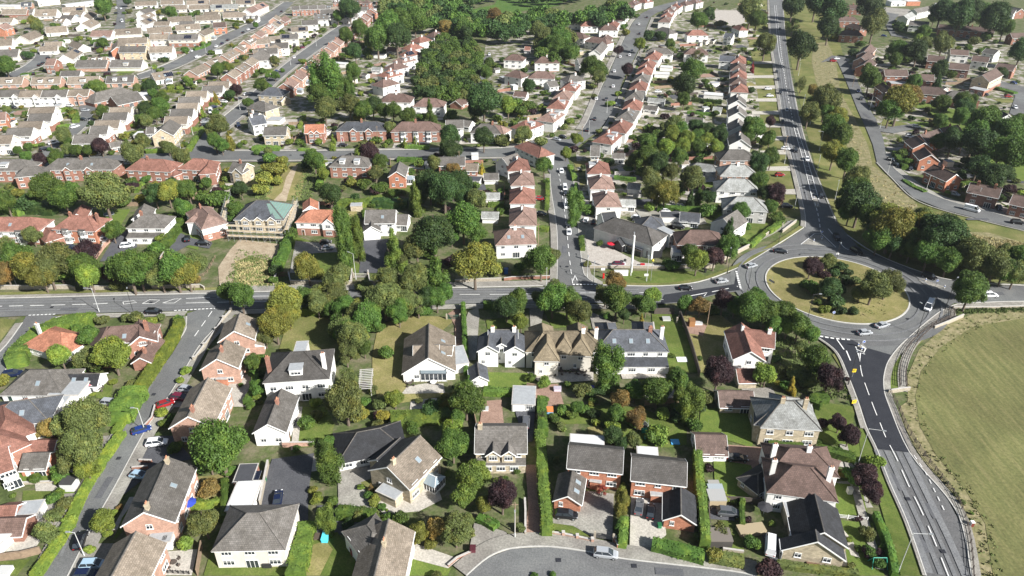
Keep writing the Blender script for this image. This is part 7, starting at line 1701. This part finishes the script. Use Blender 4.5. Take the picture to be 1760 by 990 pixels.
box_thing('garden_ornament', 1459, 848, .9, .9, 1.5, (.6, .58, .52), 'stone ornament on the lawn beside the maroon-roofed house', 'ornament'); box_thing('greenhouse_base', 1235, 930, 4.2, 3.2, 1.9, (.06, .055, .05), 'dark-framed log store beside the long hedge', 'store', lid=(.16, .14, .12)); box_thing('compost_frame', 1230, 936, 4.4, 1.0, .5, (.02, .2, .08), 'green bench at the foot of the log store', 'bench')
box_thing('summer_house', 1229, 864, 3.4, 3, 2.3, (.38, .31, .2), 'small ochre summer house beside the dark yard', 'summer house', lid=(.33, .33, .32)); box_thing('conservatory_block', 1228, 853, 3, 2.6, 2.2, (.5, .52, .5), 'pale glass-roofed lean-to above the ochre summer house', 'lean-to', lid=(.3, .34, .36)); box_thing('wood_store', 122, 838, 2.6, 2.4, 2.2, (.55, .56, .55), 'small dark-roofed white shed against the lime hedge', 'shed', lid=(.05, .05, .05))
box_thing('garden_store', 1225, 842, 2.2, 1.8, 1.9, (.42, .41, .38), 'grey garden store with a hatch', 'store'); box_thing('yellow_canopy', 1290, 914, 5.2, 2.2, 1.1, (.4, .33, .22), 'low ochre canopy roof by the pale van', 'canopy', 8, lid=(.33, .27, .17)); parasol(1312, 884, (.03, .03, .035), 'black gazebo canopy left of the black-roofed bungalow'); box_thing('timber_deck', 1395, 965, 2.2, 3, .3, (.2, .12, .08), 'small brown deck by the bungalow', 'deck')
# green climbing frame at the right-hand bungalow
o = empty('climbing_frame', U(1508, 972)); m = MB()
for s in (-1, 1):
    m.bar((s*1.4, -1, 0), (s*1.2, 0, 2.1), .06); m.bar((s*1.4, 1, 0), (s*1.2, 0, 2.1), .06)
m.bar((-1.2, 0, 2.1), (1.2, 0, 2.1), .07); link('frame', m.mesh('frame', [flat('climb', (.04, .34, .24), .5)]), o); m = MB(); m.box(-.5, .5, -.3, .3, .6, .7); m.bar((-.4, 0, .7), (-.4, 0, 2.1), .02); m.bar((.4, 0, .7), (.4, 0, 2.1), .02); link('swing_seat', m.mesh('swing_seat', [flat('climb2', (.5, .12, .1), .5)]), o); thing(o, 'green metal climbing frame beside the garden hedge', 'climbing frame')
# trampoline and pergola
def pergola(x0, y0, x1, y1, look):
    a = U(x0, y0, 2.3); b = U(x1, y1, 2.3); d = b-a; o = empty('pergola', (a.x, a.y, 0), math.atan2(d.y, d.x)); L = d.length; m = MB(); q = MB()
    for i in range(12): x = L*i/11; q.box(x-.06, x+.06, -1.7, 1.7, 2.25, 2.4)
    for y in (-1.4, 1.4):
        q.box(-.2, L+.2, y-.05, y+.05, 2.1, 2.25)
        for x in (0, L/2, L): m.box(x-.07, x+.07, y-.07, y+.07, 0, 2.1)
    pm = flat('greywash', (.42, .41, .39), .8); link('posts', m.mesh('posts', [pm]), o); link('slats', q.mesh('slats', [pm]), o); return thing(o, look, 'pergola')
pergola(630, 635, 627, 668, 'pale slatted pergola between the trees and the dry lawn')
def dome(px, py, look, c=(.25, .28, .3), r=1.8):
    b = U(px, py); o = empty('trampoline', b); m = MB(); n = 12
    for i in range(n):
        t, u = 6.283*i/n, 6.283*(i+1)/n; m.bar((math.cos(t)*r, math.sin(t)*r, .8), (math.cos(u)*r, math.sin(u)*r, .8), .08)
        if i % 2 == 0: m.bar((math.cos(t)*r, math.sin(t)*r, 0), (math.cos(t)*r, math.sin(t)*r, 2.3), .035)
    link('frame', m.mesh('frame', [flat('tramp', c, .6)]), o); m = MB(); m.quad([(math.cos(6.283*i/n)*r*.92, math.sin(6.283*i/n)*r*.92, .8) for i in range(n)]); link('mat', m.mesh('mat', [blacksteel]), o); return thing(o, look, 'trampoline')
dome(188, 371, 'round netted trampoline on the small lawn'); dome(1100, 735, 'round trampoline at the edge of the shaded lawn'); dome(690, 318, 'round trampoline behind the dark hedge', (.1, .3, .2))
# balcony and conservatory front of the big white chalet
o = empty('round_patio_table', U(745, 660)); m = MB(); m.bar((0, 0, .68), (0, 0, .74), .8, n=14); link('tabletop', m.mesh('tabletop', [white]), o); m = MB(); m.bar((0, 0, 0), (0, 0, .68), .07); link('pedestal', m.mesh('pedestal', [metal]), o); thing(o, 'round white patio table below the chalet bungalow balcony', 'table')
ch = [t for t in THINGS if t[4] and 'large white chalet' in t[4]][0][0]
a = U(747, 648, 0); m = MB(); m.box(-3.2, 3.2, -1.8, 1.0, 0, 2.4, 0); m.box(-3.2, 3.2, -1.86, -1.8, .5, 2.2, 2); m.box(-3.3, 3.3, -2.0, 1.0, 2.4, 2.55, 1)
for i in range(7): m.box(-3.2+i*6.4/6-.05, -3.2+i*6.4/6+.05, -1.9, -1.8, 0, 2.4, 0)
m.box(-3.2, 3.2, -1.95, -1.9, 2.55, 3.5, 3); m.box(-3.2, -3.15, -1.95, 1, 2.55, 3.5, 3); m.box(3.15, 3.2, -1.95, 1, 2.55, 3.5, 3)
localmat(m.mesh('balcony', [white, darkfelt, glass, paleglass]), 'balcony', (a.x, a.y, 0), 0, ch)
for x, y in ((1300, 655), (1465, 855), (908, 735)): pass
# patio sets (rattan) on terraces
for x, y in ((985, 640), (1000, 643), (965, 641), (950, 643), (1075, 634), (500, 728), (315, 900), (170, 672), (705, 662), (300, 970), (1210, 876), (870, 466)):
    b = U(x, y); o = empty('patio_set', b, rnd.random()*3); m = MB(); m.bar((0, 0, .66), (0, 0, .72), .6, n=12); m.bar((0, 0, 0), (0, 0, .66), .05); link('tabletop', m.mesh('tabletop', [darktimber]), o)
    for k in range(4):
        t = k*1.571+.4; m = MB(); m.box(-.25, .25, -.25, .25, .35, .45); m.box(-.25, .25, .2, .25, .45, .9)
        for q in (-.22, .18):
            for w_ in (-.22, .18): m.box(q, q+.04, w_, w_+.04, 0, .35)
        link('chair', m.mesh('chair', [darktimber]), o, (math.cos(t)*1.1, math.sin(t)*1.1, 0), t-math.pi/2)
    thing(o, 'dark patio table set with four chairs', 'patio set', 'patio table sets')
# ================================================================== VEHICLES
for q in '''1341 433 1 .1 e k m;1472 433 1 .55 u k m;1438 409 .6 1 u k m;1291 458 1 -.25 c s m;1516 560 1 -.3 e s m;1486 573 1 -.1 c s m;1596 528 -.45 .8 v w m;1597 476 1 .35 u k m;1701 508 1 0 u w m;1387 274 .3 1 c w m;1411 337 .3 1 u k m;1367 259 .3 1 u k m;1350 256 1 .1 c w p;1340 301 1 0 c r p;1352 355 1 .08 u k p;1240 484 1 -.15 c s m;1178 496 1 0 c k m
965 295 .1 1 c w p;971 324 .1 1 V w p;972 333 .1 1 c k p;974 354 0 1 v w p;977 388 0 1 c k m;978 400 0 1 c w m;1007 379 .4 -1 c w p;1021 382 .4 -1 c k p;1063 455 1 0 c m p;1145 363 1 0 c w p;1165 366 1 .1 c k p;1095 378 1 .2 c k p;1166 390 1 .2 u k p;1094 375 1 .2 c w p
1670 361 1 .25 v w p;1749 383 1 .1 u k p;1540 284 1 .4 c k p;1532 275 1 .4 c k p;1717 358 .5 1 c k p;1565 290 .4 1 c k p;1640 334 1 .3 c s p
1432 105 1 0 u r p;1438 101 1 0 c w p;1475 157 .3 1 c b m;1480 170 .3 1 c k m;1352 190 .2 1 c s m;1341 160 .2 1 c k m;1337 137 .2 1 c k m;1335 124 .2 1 c k m;1323 165 1 0 c w p;1320 153 1 0 c w p;1575 218 1 .1 c w p;1563 235 1 .1 c w p;1733 166 1 0 c r p;1745 185 1 1 c w p;1694 163 1 .3 c k p;1742 143 1 .3 c b p;1519 62 1 .1 c b p;1556 66 1 .1 c k p;1340 50 .1 1 c k m;1345 210 .2 1 c k m
1056 123 .3 -1 c w p;1054 149 .3 -1 c w p;1025 170 .3 -1 c w p;1042 171 .3 -1 c k p;1066 98 .3 -1 c w p;1082 95 .3 -1 c w p;1086 88 .3 -1 u w p;1098 42 .3 -1 c w p;1112 30 .5 -1 c k p;1099 58 .3 -1 c k p;1022 205 .4 -1 c k p;1010 224 .5 -1 c k p;1061 181 1 .2 c w p;967 236 1 .2 c k p;1131 158 1 0 c w p;957 240 1 .2 c s p;1220 88 1 0 c k p
475 123 .6 -1 c b p;506 99 .5 -1 c w p;841 94 .1 1 c w p;816 151 .2 -1 c k p;510 83 1 -.2 c n p;520 82 1 -.2 c m p;610 30 1 0 c k p;340 98 1 -.15 c w m;327 88 1 .1 c w p;372 80 1 -.6 c w p;382 75 1 -.6 c n p;392 69 1 -.6 c k p;418 56 1 -.6 c k p;427 51 1 -.6 c w p;484 20 1 -.8 c k p
78 77 1 -.1 c k p;81 86 1 -.2 c k p;83 100 1 -.5 c k p;74 109 1 -.6 c k p;68 112 1 -.6 c k p;58 127 .3 -1 c k p;210 37 0 1 v w p;200 14 .2 1 c w p;208 15 .2 1 c w p;200 23 1 0 c k p;143 206 1 .1 c k p;129 218 1 -.3 u w p;92 246 1 -.2 u w p;77 257 1 -.3 u k p;24 185 1 .2 c k p;147 190 1 0 c s p;120 182 1 .1 c w p;160 176 1 .2 c k p
424 162 1 -.2 c w p;412 170 1 -.3 c k p;385 175 1 .1 c w p;368 184 1 -.2 c n p;352 206 1 -.2 c k p;352 210 1 -.1 c s p;352 215 1 -.1 c k p;410 216 .2 1 u n p;362 192 0 1 v w p
265 537 1 0 u k m;321 670 1 .1 c s p;311 685 1 .15 u m p;285 695 .9 -.3 c r p;244 740 1 -.3 c b p;22 644 1 -.15 u n p;190 694 1 .1 u s p;270 762 1 -.12 u w p;240 818 1 .15 c l p;139 930 .35 -1 u k p;161 972 1 -.05 u l p;150 990 1 -.05 u n p
478 858 .15 -1 e n p;973 886 1 .08 u k p;1098 872 .12 -1 e g p;1118 880 .08 -1 c k p;1041 953 1 .12 u s p;1267 788 1 .06 e k p;1252 882 1 .1 u g p;1324 938 .05 -1 v w p;904 727 .1 -1 V g p
219 423 1 -.12 u w p;351 419 1 -.02 u k p;322 411 .1 -1 u k p;123 427 1 .05 u n p;563 427 1 -.08 c s p;560 417 1 -.08 c k p;178 413 1 .1 c w p;928 342 1 .1 c r p;930 368 1 .1 c k p;590 250 1 0 c k p;1265 355 1 0 c k p'''.replace('\n', ';').split(';'):
    t = q.split(); car(float(t[0]), float(t[1]), float(t[2]), float(t[3]), t[4], t[5], moving=t[6] == 'm')
# ================================================================== AUTOMATIC SMALL GARDEN PLANTING, SHEDS, FENCES BETWEEN THE HOUSES
GZONES = [ # polygon in photo pixels, shrubs, patches, sheds, colours
 ([(0,10),(190,10),(230,130),(150,170),(0,190)], 50, 30, 6), ([(215,10),(430,10),(330,90),(240,125)], 34, 24, 8), ([(360,90),(640,15),(560,60),(440,130),(380,160)], 34, 24, 6), ([(0,150),(230,130),(370,120),(400,170),(330,255),(180,265),(0,265)], 60, 36, 6),
 ([(500,150),(640,20),(690,70),(730,90),(690,140),(650,200),(590,190)], 60, 50, 14), ([(1060,150),(1120,60),(1250,60),(1310,200),(1300,300),(1080,300),(1040,250)], 110, 70, 16), ([(830,110),(1030,90),(1010,160),(940,220),(870,200),(850,170)], 60, 40, 10), ([(1150,0),(1320,10),(1320,100),(1200,90)], 40, 30, 5),
 ([(560,270),(900,270),(890,380),(830,370),(560,370)], 40, 24, 8), ([(0,290),(420,290),(420,340),(0,340)], 50, 16, 3), ([(1470,100),(1760,70),(1760,250),(1600,250),(1500,200)], 60, 44, 8), ([(440,210),(960,200),(960,255),(440,255)], 60, 44, 3),
 ([(1560,260),(1760,300),(1760,380),(1640,335)], 26, 16, 3), ([(985,260),(1240,250),(1330,380),(1180,370),(1010,360)], 40, 24, 5), ([(0,640),(200,640),(140,860),(0,990)], 34, 14, 2), ([(280,540),(460,540),(460,900),(200,900)], 20, 8, 0), ([(440,640),(820,660),(820,900),(560,900)], 34, 6, 0), ([(850,640),(1230,650),(1230,760),(850,760)], 30, 4, 0), ([(1200,660),(1480,640),(1520,990),(1210,990)], 40, 8, 0)]
PATCH = ['turf', 'brightturf', 'turf', 'slabs', 'paving', 'slabs', 'footway', 'brickpave', 'verge', 'drivetarmac', 'dryturf']
g = random.Random(77); NSH = 0; SPARE = []
for zi, (poly, ns, npt, nsh) in enumerate(GZONES):
    ns = int(ns*(4.2 if zi < 4 else 2.8 if poly[0][1] < 400 else 1.3))
    xs = [p[0] for p in poly]; ys = [p[1] for p in poly]
    def rp():
        for _ in range(60):
            x = g.uniform(min(xs), max(xs)); y = g.uniform(min(ys), max(ys))
            if inpoly(x, y, poly): return x, y
        return x, y
    yaw = {4: 50, 5: 12, 6: 30, 7: 20, 2: 45}.get(zi, 5)
    for _ in range(npt):
        x, y = rp(); p = U(x, y)
        if blocked(p.x, p.y, -1.5): continue
        a, b = g.uniform(2.5, 6), g.uniform(2, 4.5); t = R(yaw+g.uniform(-4, 4)); c_, s_ = math.cos(t), math.sin(t); m_ = g.choice(PATCH)
        pts = [(p.x+u*a*c_-v*b*s_, p.y+u*a*s_+v*b*c_) for u, v in ((-1, -1), (1, -1), (1, 1), (-1, 1))]
        sheet('lawn' if 'turf' in m_ or m_ == 'verge' else 'patio', pts, m_, .03 if 'turf' in m_ else .07, world=True)
        if g.random() < .55:   # low boundary along one side of the plot
            e0, e1 = (pts[0], pts[1]) if g.random() < .5 else (pts[1], pts[2]); A = Vector((*e0, 0)); B = Vector((*e1, 0)); A, B = A.lerp(B, -.15), A.lerp(B, 1.1)
            if not blocked(A.x, A.y, .2) and not blocked(B.x, B.y, .2) and not blocked((A.x+B.x)/2, (A.y+B.y)/2, .2):
                mm = g.choice([darktimber, timber, timber, concrete, brickm]); d = B-A; L_ = round(d.length)
                me = cached(('gf', L_, mm.name), lambda: (lambda m: (m.box(0, L_, -.05, .05, -.1, 1.5), [m.box(x-.08, x+.08, -.09, .09, -.1, 1.62) for x in range(0, L_+1, 2)], m.mesh('garden_fence', [mm]))[2])(MB()))
                thing(link('garden_fence', me, None, (A.x, A.y, 0), math.atan2(d.y, d.x)), f"{'dark' if mm is darktimber else 'brown' if mm is timber else 'pale concrete' if mm is concrete else 'red brick'} garden {'wall' if mm in (concrete, brickm) else 'fence'}", 'fence', None)
    for _ in range(nsh):
        x, y = rp(); p = U(x, y)
        if blocked(p.x, p.y, 1.8): continue
        a, b, wl, rf = g.uniform(2.4, 5), g.uniform(2.4, 3.2), g.choice('WWWGCK'), g.choice('gltgn'); kd = g.choice('gf'); lb = None
        a = round(a); b = round(b)
        r = empty('garden_shed', p, R(yaw+g.choice((0, 90)))); body(p, r.rotation_euler.z, a, b, 2.0, 2.0+b*.25 if kd == 'g' else 2.2, kd, wl, rf, 'q', r, p, r.rotation_euler.z)
        thing(r, f"small {WALLN[wl]} shed with a {'flat' if kd == 'f' else 'pitched'} {ROOFN[rf]} roof", 'shed')
    for _ in range(ns):
        x, y = rp(); p = U(x, y); r = g.uniform(.8, 2.1) if g.random() < .75 else g.uniform(2, 3.2)
        if blocked(p.x, p.y, r*.5): continue
        SPARE.append((p, r, g.choice('ggggddeelyhp')))
SPARE.sort(key=lambda q: -q[1]/depth(q[0]))
nb = sum(1 for t in THINGS if t[0].name.startswith('garden_shrub')); SPARE, REST = SPARE[:80], SPARE[80:]
for p, r, c in SPARE: tree(0, 0, 0, 's' if p.y > 300 else 'b', c, world=(p.x, p.y, 0), rm=r)
def merged(lst, name, lab, cat, tk='s'):
    V = []; Lq = []; St = []; Mi = []; base = 0; lp = 0; cols = sorted({c for *_, c in lst}); A = {}
    for k in range(4):
        me = template(tk, k); v = np.empty(len(me.vertices)*3, np.float32); me.vertices.foreach_get('co', v); li = np.empty(len(me.loops), np.int32); me.loops.foreach_get('vertex_index', li)
        st = np.empty(len(me.polygons), np.int32); me.polygons.foreach_get('loop_start', st); A[k] = (v.reshape(-1, 3), li, st)
    for i, (p, r, c) in enumerate(lst):
        v, li, st = A[i % 4]; t = rnd.random()*6.28; c_, s_ = math.cos(t), math.sin(t); rot = np.array([[c_, s_, 0], [-s_, c_, 0], [0, 0, 1]])
        V.append((v@rot)*r+np.array([p.x, p.y, p.z if p.z > 1 else r*.6])); Lq.append(li+base); St.append(st+lp); Mi.append(np.full(len(st), cols.index(c), np.int32)); base += len(v); lp += len(li)
    me = bpy.data.meshes.new(name); V = np.concatenate(V).astype(np.float32); L = np.concatenate(Lq); S = np.concatenate(St)
    me.vertices.add(len(V)); me.vertices.foreach_set('co', V.ravel()); me.loops.add(len(L)); me.loops.foreach_set('vertex_index', L); me.polygons.add(len(S)); me.polygons.foreach_set('loop_start', S); me.update(calc_edges=True)
    for c in cols: me.materials.append(leafmat(c))
    me.polygons.foreach_set('material_index', np.concatenate(Mi)); me.update(); o = link(name, me); o['kind'] = 'stuff'; o['label'] = lab; o['category'] = cat
if REST: merged(REST, 'far_bushes', 'small bushes scattered through the back gardens', 'bushes')
merged(WOODS['wood'], 'woodland', 'dense dark green woodland along the top of the view', 'wood', 'm'); merged(WOODS['knoll'], 'woodland', 'dense mixed wood on the oval knoll left of the lane', 'wood', 'm'); merged(WOODS['clump'], 'woodland', 'dense clump of trees in the far back gardens', 'wood', 'm')
# rough weeds on bare plots and the rim of the field as stuff
def tufts(name, polys, n, s, col, lab):
    V = []; Fq = []; q = np.random.default_rng(5)
    for poly in polys:
        xs = [p[0] for p in poly]; ys = [p[1] for p in poly]; k = 0
        while k < n:
            x = q.uniform(min(xs), max(xs)); y = q.uniform(min(ys), max(ys))
            if not inpoly(x, y, poly): k += .3; continue
            k += 1; p = U(x, y); r = s*q.uniform(.5, 1.4)
            for _ in range(5):
                d = q.normal(0, .6, 2)*r; i = len(V); a = q.uniform(0, 3.14); dx, dy = math.cos(a)*r*.5, math.sin(a)*r*.5
                V += [(p.x+d[0]-dx, p.y+d[1]-dy, .05), (p.x+d[0]+dx, p.y+d[1]+dy, .05), (p.x+d[0]+q.normal(0, .2)*r, p.y+d[1]+q.normal(0, .2)*r, r*q.uniform(.7, 1.5))]; Fq.append((i, i+1, i+2))
    me = bpy.data.meshes.new(name); me.from_pydata(V, [], Fq); me.materials.append(col); o = link(name, me); o['kind'] = 'stuff'; o['label'] = lab; o['category'] = 'grass'
straw = flat('straw', (.36, .31, .15), .9, var=.3, scale=.3); weeds = flat('weeds', (.11, .15, .04), .9, var=.35, scale=.3)
rim = [(1640,545),(1700,540),(1760,536),(1760,550),(1680,566),(1625,600),(1593,638),(1583,680),(1591,730),(1620,780),(1670,840),(1705,900),(1722,990),(1690,990),(1675,910),(1650,860),(1590,790),(1562,740),(1556,690),(1562,640),(1590,595)]
tufts('long_grass_tufts', [rim], 450, .26, straw, 'tall straw-coloured grass round the rim of the field'); tufts('weed_tufts', [rim, [(1645,530),(1760,527),(1760,536),(1645,540)]], 600, .3, weeds, 'green weeds growing in the field rim')
tufts('rough_tufts', [[(1398,75),(1436,105),(1470,205),(1500,285),(1575,350),(1582,372),(1500,335),(1452,240),(1402,140)], [(1640,398),(1762,418),(1762,440),(1650,420)], [(400,490),(405,450),(470,450),(475,490)]], 700, .4, straw, 'rough straw-coloured grass on the banks')
tufts('weed_cover', [[(440,340),(445,290),(480,272),(500,280),(480,300),(460,345)], [(500,345),(520,285),(560,270),(560,300),(530,345)], [(380,500),(410,430),(480,440),(478,496)], [(1300,560),(1400,590),(1470,690),(1350,680)], [(1380,470),(1520,470),(1520,545),(1380,540)]], 600, .45, weeds, 'green weeds and ground cover on the rough plots')
# ================================================================== LABELS THAT SINGLE OUT EACH THING
MARK = [(60,40,'near the long white top-left buildings'),(90,95,'near the bend road of dark cars'),(205,30,'near the small top-left close'),(300,30,'in the top bungalow runs'),(340,90,'near the curving estate road'),(70,130,'near the chalet run with dormers'),(190,165,'near the school-like halls'),(60,190,'near the gabled run left of the cul-de-sac'),(190,225,'near the gabled run right of the cul-de-sac'),(280,190,'in the gardens left of the stepped gables'),(350,190,'near the seven parallel gabled houses'),(290,240,'near the buff gable house'),(420,110,'between the two curving estate roads'),(500,50,'near the white brick-row gables'),(560,110,'along the long far brick row'),(450,210,'near the white house at the road fork'),(620,180,'near the tall trees behind the brick row'),(600,240,'near the slate semi with timbered gables'),(680,120,'near the pink-roofed row left of the knoll'),(770,110,'on the wooded knoll'),(760,20,'in the top woodland'),(900,30,'below the far meadow'),(720,235,'near the long maroon-roofed semi'),(810,215,'near the dark oak at the cross street'),(900,130,'in the gardens right of the knoll'),(960,80,'in the far tree clump'),(920,200,'near the grey-headed red row'),(1040,150,'along the long road of white cars'),(1080,60,'near the top bend of the long road'),(1110,160,'behind the red hipped row'),(1180,60,'near the far junction semis'),(1250,40,'near the tennis court'),(1190,130,'in the upper middle gardens'),(1200,220,'in the lower middle gardens'),(1275,150,'near the maroon verge row'),(1270,230,'near the dark stepped verge gables'),(1340,60,'on the far north road'),(1350,200,'on the middle north road'),(1390,290,'on the near north road'),(1420,30,'near the giant dark trees'),(1400,190,'on the wide grass verge'),(1450,230,'in the tree line of the verge'),(1500,80,'near the road triangle cottages'),(1610,50,'near the long brick terrace'),(1500,140,'near the stepped brown gables'),(1570,150,'near the twin brick semis'),(1560,190,'near the large estate maple'),(1660,110,'near the white estate semis'),(1700,150,'near the estate shops'),(1700,240,'near the right-edge park trees'),(1600,270,'near the sweeping estate road'),(1690,330,'near the white van houses'),(1520,360,'in the tree bank above the roundabout'),(1640,430,'in the tree bank of the east road'),(30,350,'near the far-left red-roofed semi'),(130,370,'near the square red brick house'),(150,290,'near the twin timbered grey semi'),(240,380,'near the grey-hipped white house'),(260,290,'near the red semi above the olive tree'),(350,380,'near the pinkish-roofed house'),(390,300,'near the grey-gabled cream house'),(60,460,'in the left belt along the main road'),(200,465,'in the middle belt along the main road'),(320,455,'in the right belt along the main road'),(445,380,'near the scaffolded house'),(500,290,'on the overgrown plot'),(540,380,'near the orange-roofed timbered house'),(600,290,'near the brown brick parasol house'),(600,430,'near the twin poplars'),(690,290,'near the narrow brick gable'),(660,370,'near the white house with the dark forecourt'),(760,330,'in the big dark tree mass'),(780,420,'in the lower tree mass'),(700,470,'in the tree row above the main road'),(850,310,'near the yellow cypress'),(895,330,'in the pink hipped row'),(900,430,'near the last white hip before the main road'),(970,340,'on the ridge road'),(1040,300,'near the right-hand ridge road semis'),(1090,410,'near the white pub'),(1060,480,'on the pub verge'),(1140,300,'in the gardens behind the pub'),(1190,430,'near the maroon dark-brick semi'),(1270,330,'near the four grey semis'),(1260,410,'near the white gable above the roundabout'),(1350,420,'at the north mouth of the roundabout'),(1310,470,'at the west mouth of the roundabout'),(1430,500,'on the planted roundabout'),(1600,500,'at the east mouth of the roundabout'),(1480,590,'at the south mouth of the roundabout'),(1710,500,'on the east road'),(1600,560,'near the curved footpath'),(60,580,'near the orange-roofed bungalow'),(220,575,'near the rambling red-brown house'),(60,660,'near the grey hipped bungalow'),(120,690,'near the bright modern extensions'),(260,660,'on the upper side road'),(400,580,'near the upper brick gables'),(380,690,'near the long tan-roofed semi'),(480,540,'near the golden trees by the main road'),(520,640,'near the slate-roofed villa'),(470,720,'near the long white cottage'),(600,600,'in the trees left of the chalet bungalow'),(600,680,'near the slatted pergola'),(735,620,'near the white chalet bungalow'),(720,710,'near the thick bright hedge'),(860,600,'near the twin-slate-gabled house'),(820,690,'near the vegetable bed'),(900,540,'near the paired drives by the main road'),(970,600,'near the golden-roofed cream house'),(1060,600,'near the lean-to white semi'),(960,540,'above the golden-roofed cream house'),(1160,590,'near the striped lawn'),(1290,600,'near the red-roofed roundabout house'),(1250,530,'in the trees southwest of the roundabout'),(1390,620,'in the trees beside the new tarmac'),(960,700,'in the toy-strewn shaded garden'),(1080,720,'in the trees above the brick pair'),(1180,680,'near the dense conifers'),(1260,690,'near the brown-roofed stone garage'),(1355,715,'near the stone villa'),(1440,720,'near the purple street trees'),(40,750,'near the left-edge red brick house'),(150,770,'in the olive trees by the side road'),(60,840,'near the left lawns'),(60,930,'near the flat white garage'),(110,920,'beside the lower side road'),(180,950,'near the half-seen bottom-left house'),(270,790,'near the white estate car drive'),(290,860,'near the half-purple-roofed semi'),(350,890,'in the brick-semi back gardens'),(375,765,'near the big round green tree'),(440,850,'near the flat pale-roofed garage'),(440,940,'near the cream hipped house'),(560,800,'near the tall tree on the dark drive'),(560,880,'in the shrubs by the round lime tree'),(690,800,'near the angled stone gabled house'),(650,940,'near the white tan-roofed house'),(770,900,'in the crescent shrubbery'),(805,830,'near the large feathery tree'),(860,770,'near the stone house with small gables'),(880,860,'near the big purple tree'),(1000,820,'near the left orange-brick house'),(1130,830,'near the right orange-brick house'),(1240,830,'near the bright path lawn'),(1240,930,'near the log store'),(1040,960,'on the bottom crescent'),(1370,810,'near the maroon-roofed roadside house'),(1400,920,'near the black-roofed bungalow'),(1480,860,'near the roadside gardens'),(1580,880,'on the lower field road'),(1660,900,'near the field fence')]
ORD = ['leftmost', 'second from left', 'third from left', 'fourth from left', 'fifth from left', 'sixth from left', 'seventh from left', 'eighth from left', 'ninth from left', 'tenth from left']
groups = {}
used = {}
from collections import Counter
LC = Counter(t[1] for t in THINGS)
for o, look, x, y, lab in THINGS:
    if not lab and LC[look] == 1 and len(look.split()) >= 6 and o['category'] in ('hedge', 'wall', 'fence', 'gate', 'parasol', 'bin', 'sign', 'table', 'lamp post', 'trampoline', 'bench', 'barrel', 'box', 'postbox', 'toy', 'pool', 'slide', 'seat', 'frame', 'play tower', 'store', 'shed', 'lean-to', 'summer house', 'canopy', 'deck', 'tub', 'bags', 'barbecue', 'ornament', 'playhouse', 'pergola', 'scaffold', 'climbing frame'): lab = look
    if lab: o['label'] = lab; used.setdefault(lab, []).append((o, x, y)); continue
    m = min(MARK, key=lambda q: (q[0]-x)**2+((q[1]-y)*1.3)**2); groups.setdefault((look, m[2]), []).append((x, y, o))
for (look, zone), L in groups.items():
    base = f"{look} {zone}"
    if len(L) == 1: L[0][2]['label'] = base; continue
    if len(L) <= 5: bands = [('', L)]
    else:
        L.sort(key=lambda q: q[1]); k = -(-len(L)//5); n = -(-len(L)//k); nm = {2: ['upper', 'lower'], 3: ['upper', 'middle', 'lower'], 4: ['top', 'upper', 'lower', 'bottom']}.get(k, [f'{w_} tier' for w_ in ('first', 'second', 'third', 'fourth', 'fifth', 'sixth', 'seventh', 'eighth')])
        bands = [(nm[min(i, len(nm)-1)], L[i*n:(i+1)*n]) for i in range(k)]
    for bn, LL in bands:
        LL.sort(key=lambda q: q[0])
        for i, q in enumerate(LL):
            od = ('left one' if i == 0 else 'right one') if len(LL) == 2 else ('rightmost' if i == len(LL)-1 and len(LL) > 1 else ORD[i]) if len(LL) > 1 else 'one'
            if not bn and od == 'one': od = ''
            q[2]['label'] = f"{base}, {bn+' ' if bn else ''}{od}".strip()
for lab, L in used.items():
    if len(L) > 1:
        L.sort(key=lambda q: q[1])
        for i, q in enumerate(L): q[0]['label'] = lab+', '+('leftmost' if i == 0 else 'rightmost' if i == len(L)-1 else ORD[i])
GRP = {'tree': 'trees', 'shrub': 'garden shrubs', 'bush': 'small garden bushes', 'hedge': 'hedges', 'car': 'cars', 'van': 'vans', 'street lamp': 'street lamps', 'house': 'houses', 'bungalow': 'bungalows', 'garage': 'garages', 'outbuilding': 'outbuildings', 'shed': 'garden sheds', 'fence': 'fences', 'wall': 'walls', 'telegraph pole': 'telegraph poles', 'sign': 'road signs', 'bin': 'bins', 'parasol': 'parasols'}
for o, *_ in THINGS:
    for a_, b_ in ((' neighbour', ''), ('the left-hand ', 'the '), (' at the road corner', ''), (' in the gardens left of the', ' left of the'), (' with a pitched', ', pitched'), (' with a flat', ', flat'), (' in the trees', ' in trees'), (' near the', ' by the')):
        if len(o['label'].replace('-', ' ').split()) > 16: o['label'] = o['label'].replace(a_, b_)
    if len(o['label'].replace('-', ' ').split()) > 16: print('LONG', o.name, o['label'])
for o, *_ in THINGS:
    if 'group' not in o and o['category'] in GRP: o['group'] = GRP[o['category']]

# thin air haze over the whole place
hz = MB(); hz.box(-2500, 2500, -290, 3500, -1.2, 118); ho = link('haze', hz.mesh('haze', [])); ho['kind'] = 'stuff'
hm = bpy.data.materials.new('haze_air'); hm.use_nodes = True; hn = hm.node_tree; hn.nodes.remove(hn.nodes['Principled BSDF']); pv = hn.nodes.new('ShaderNodeVolumePrincipled')
pv.inputs['Color'].default_value = (.86, .92, 1, 1); pv.inputs['Density'].default_value = .00007; pv.inputs['Anisotropy'].default_value = .3
hn.links.new(pv.outputs[0], hn.nodes['Material Output'].inputs['Volume']); ho.data.materials.append(hm)
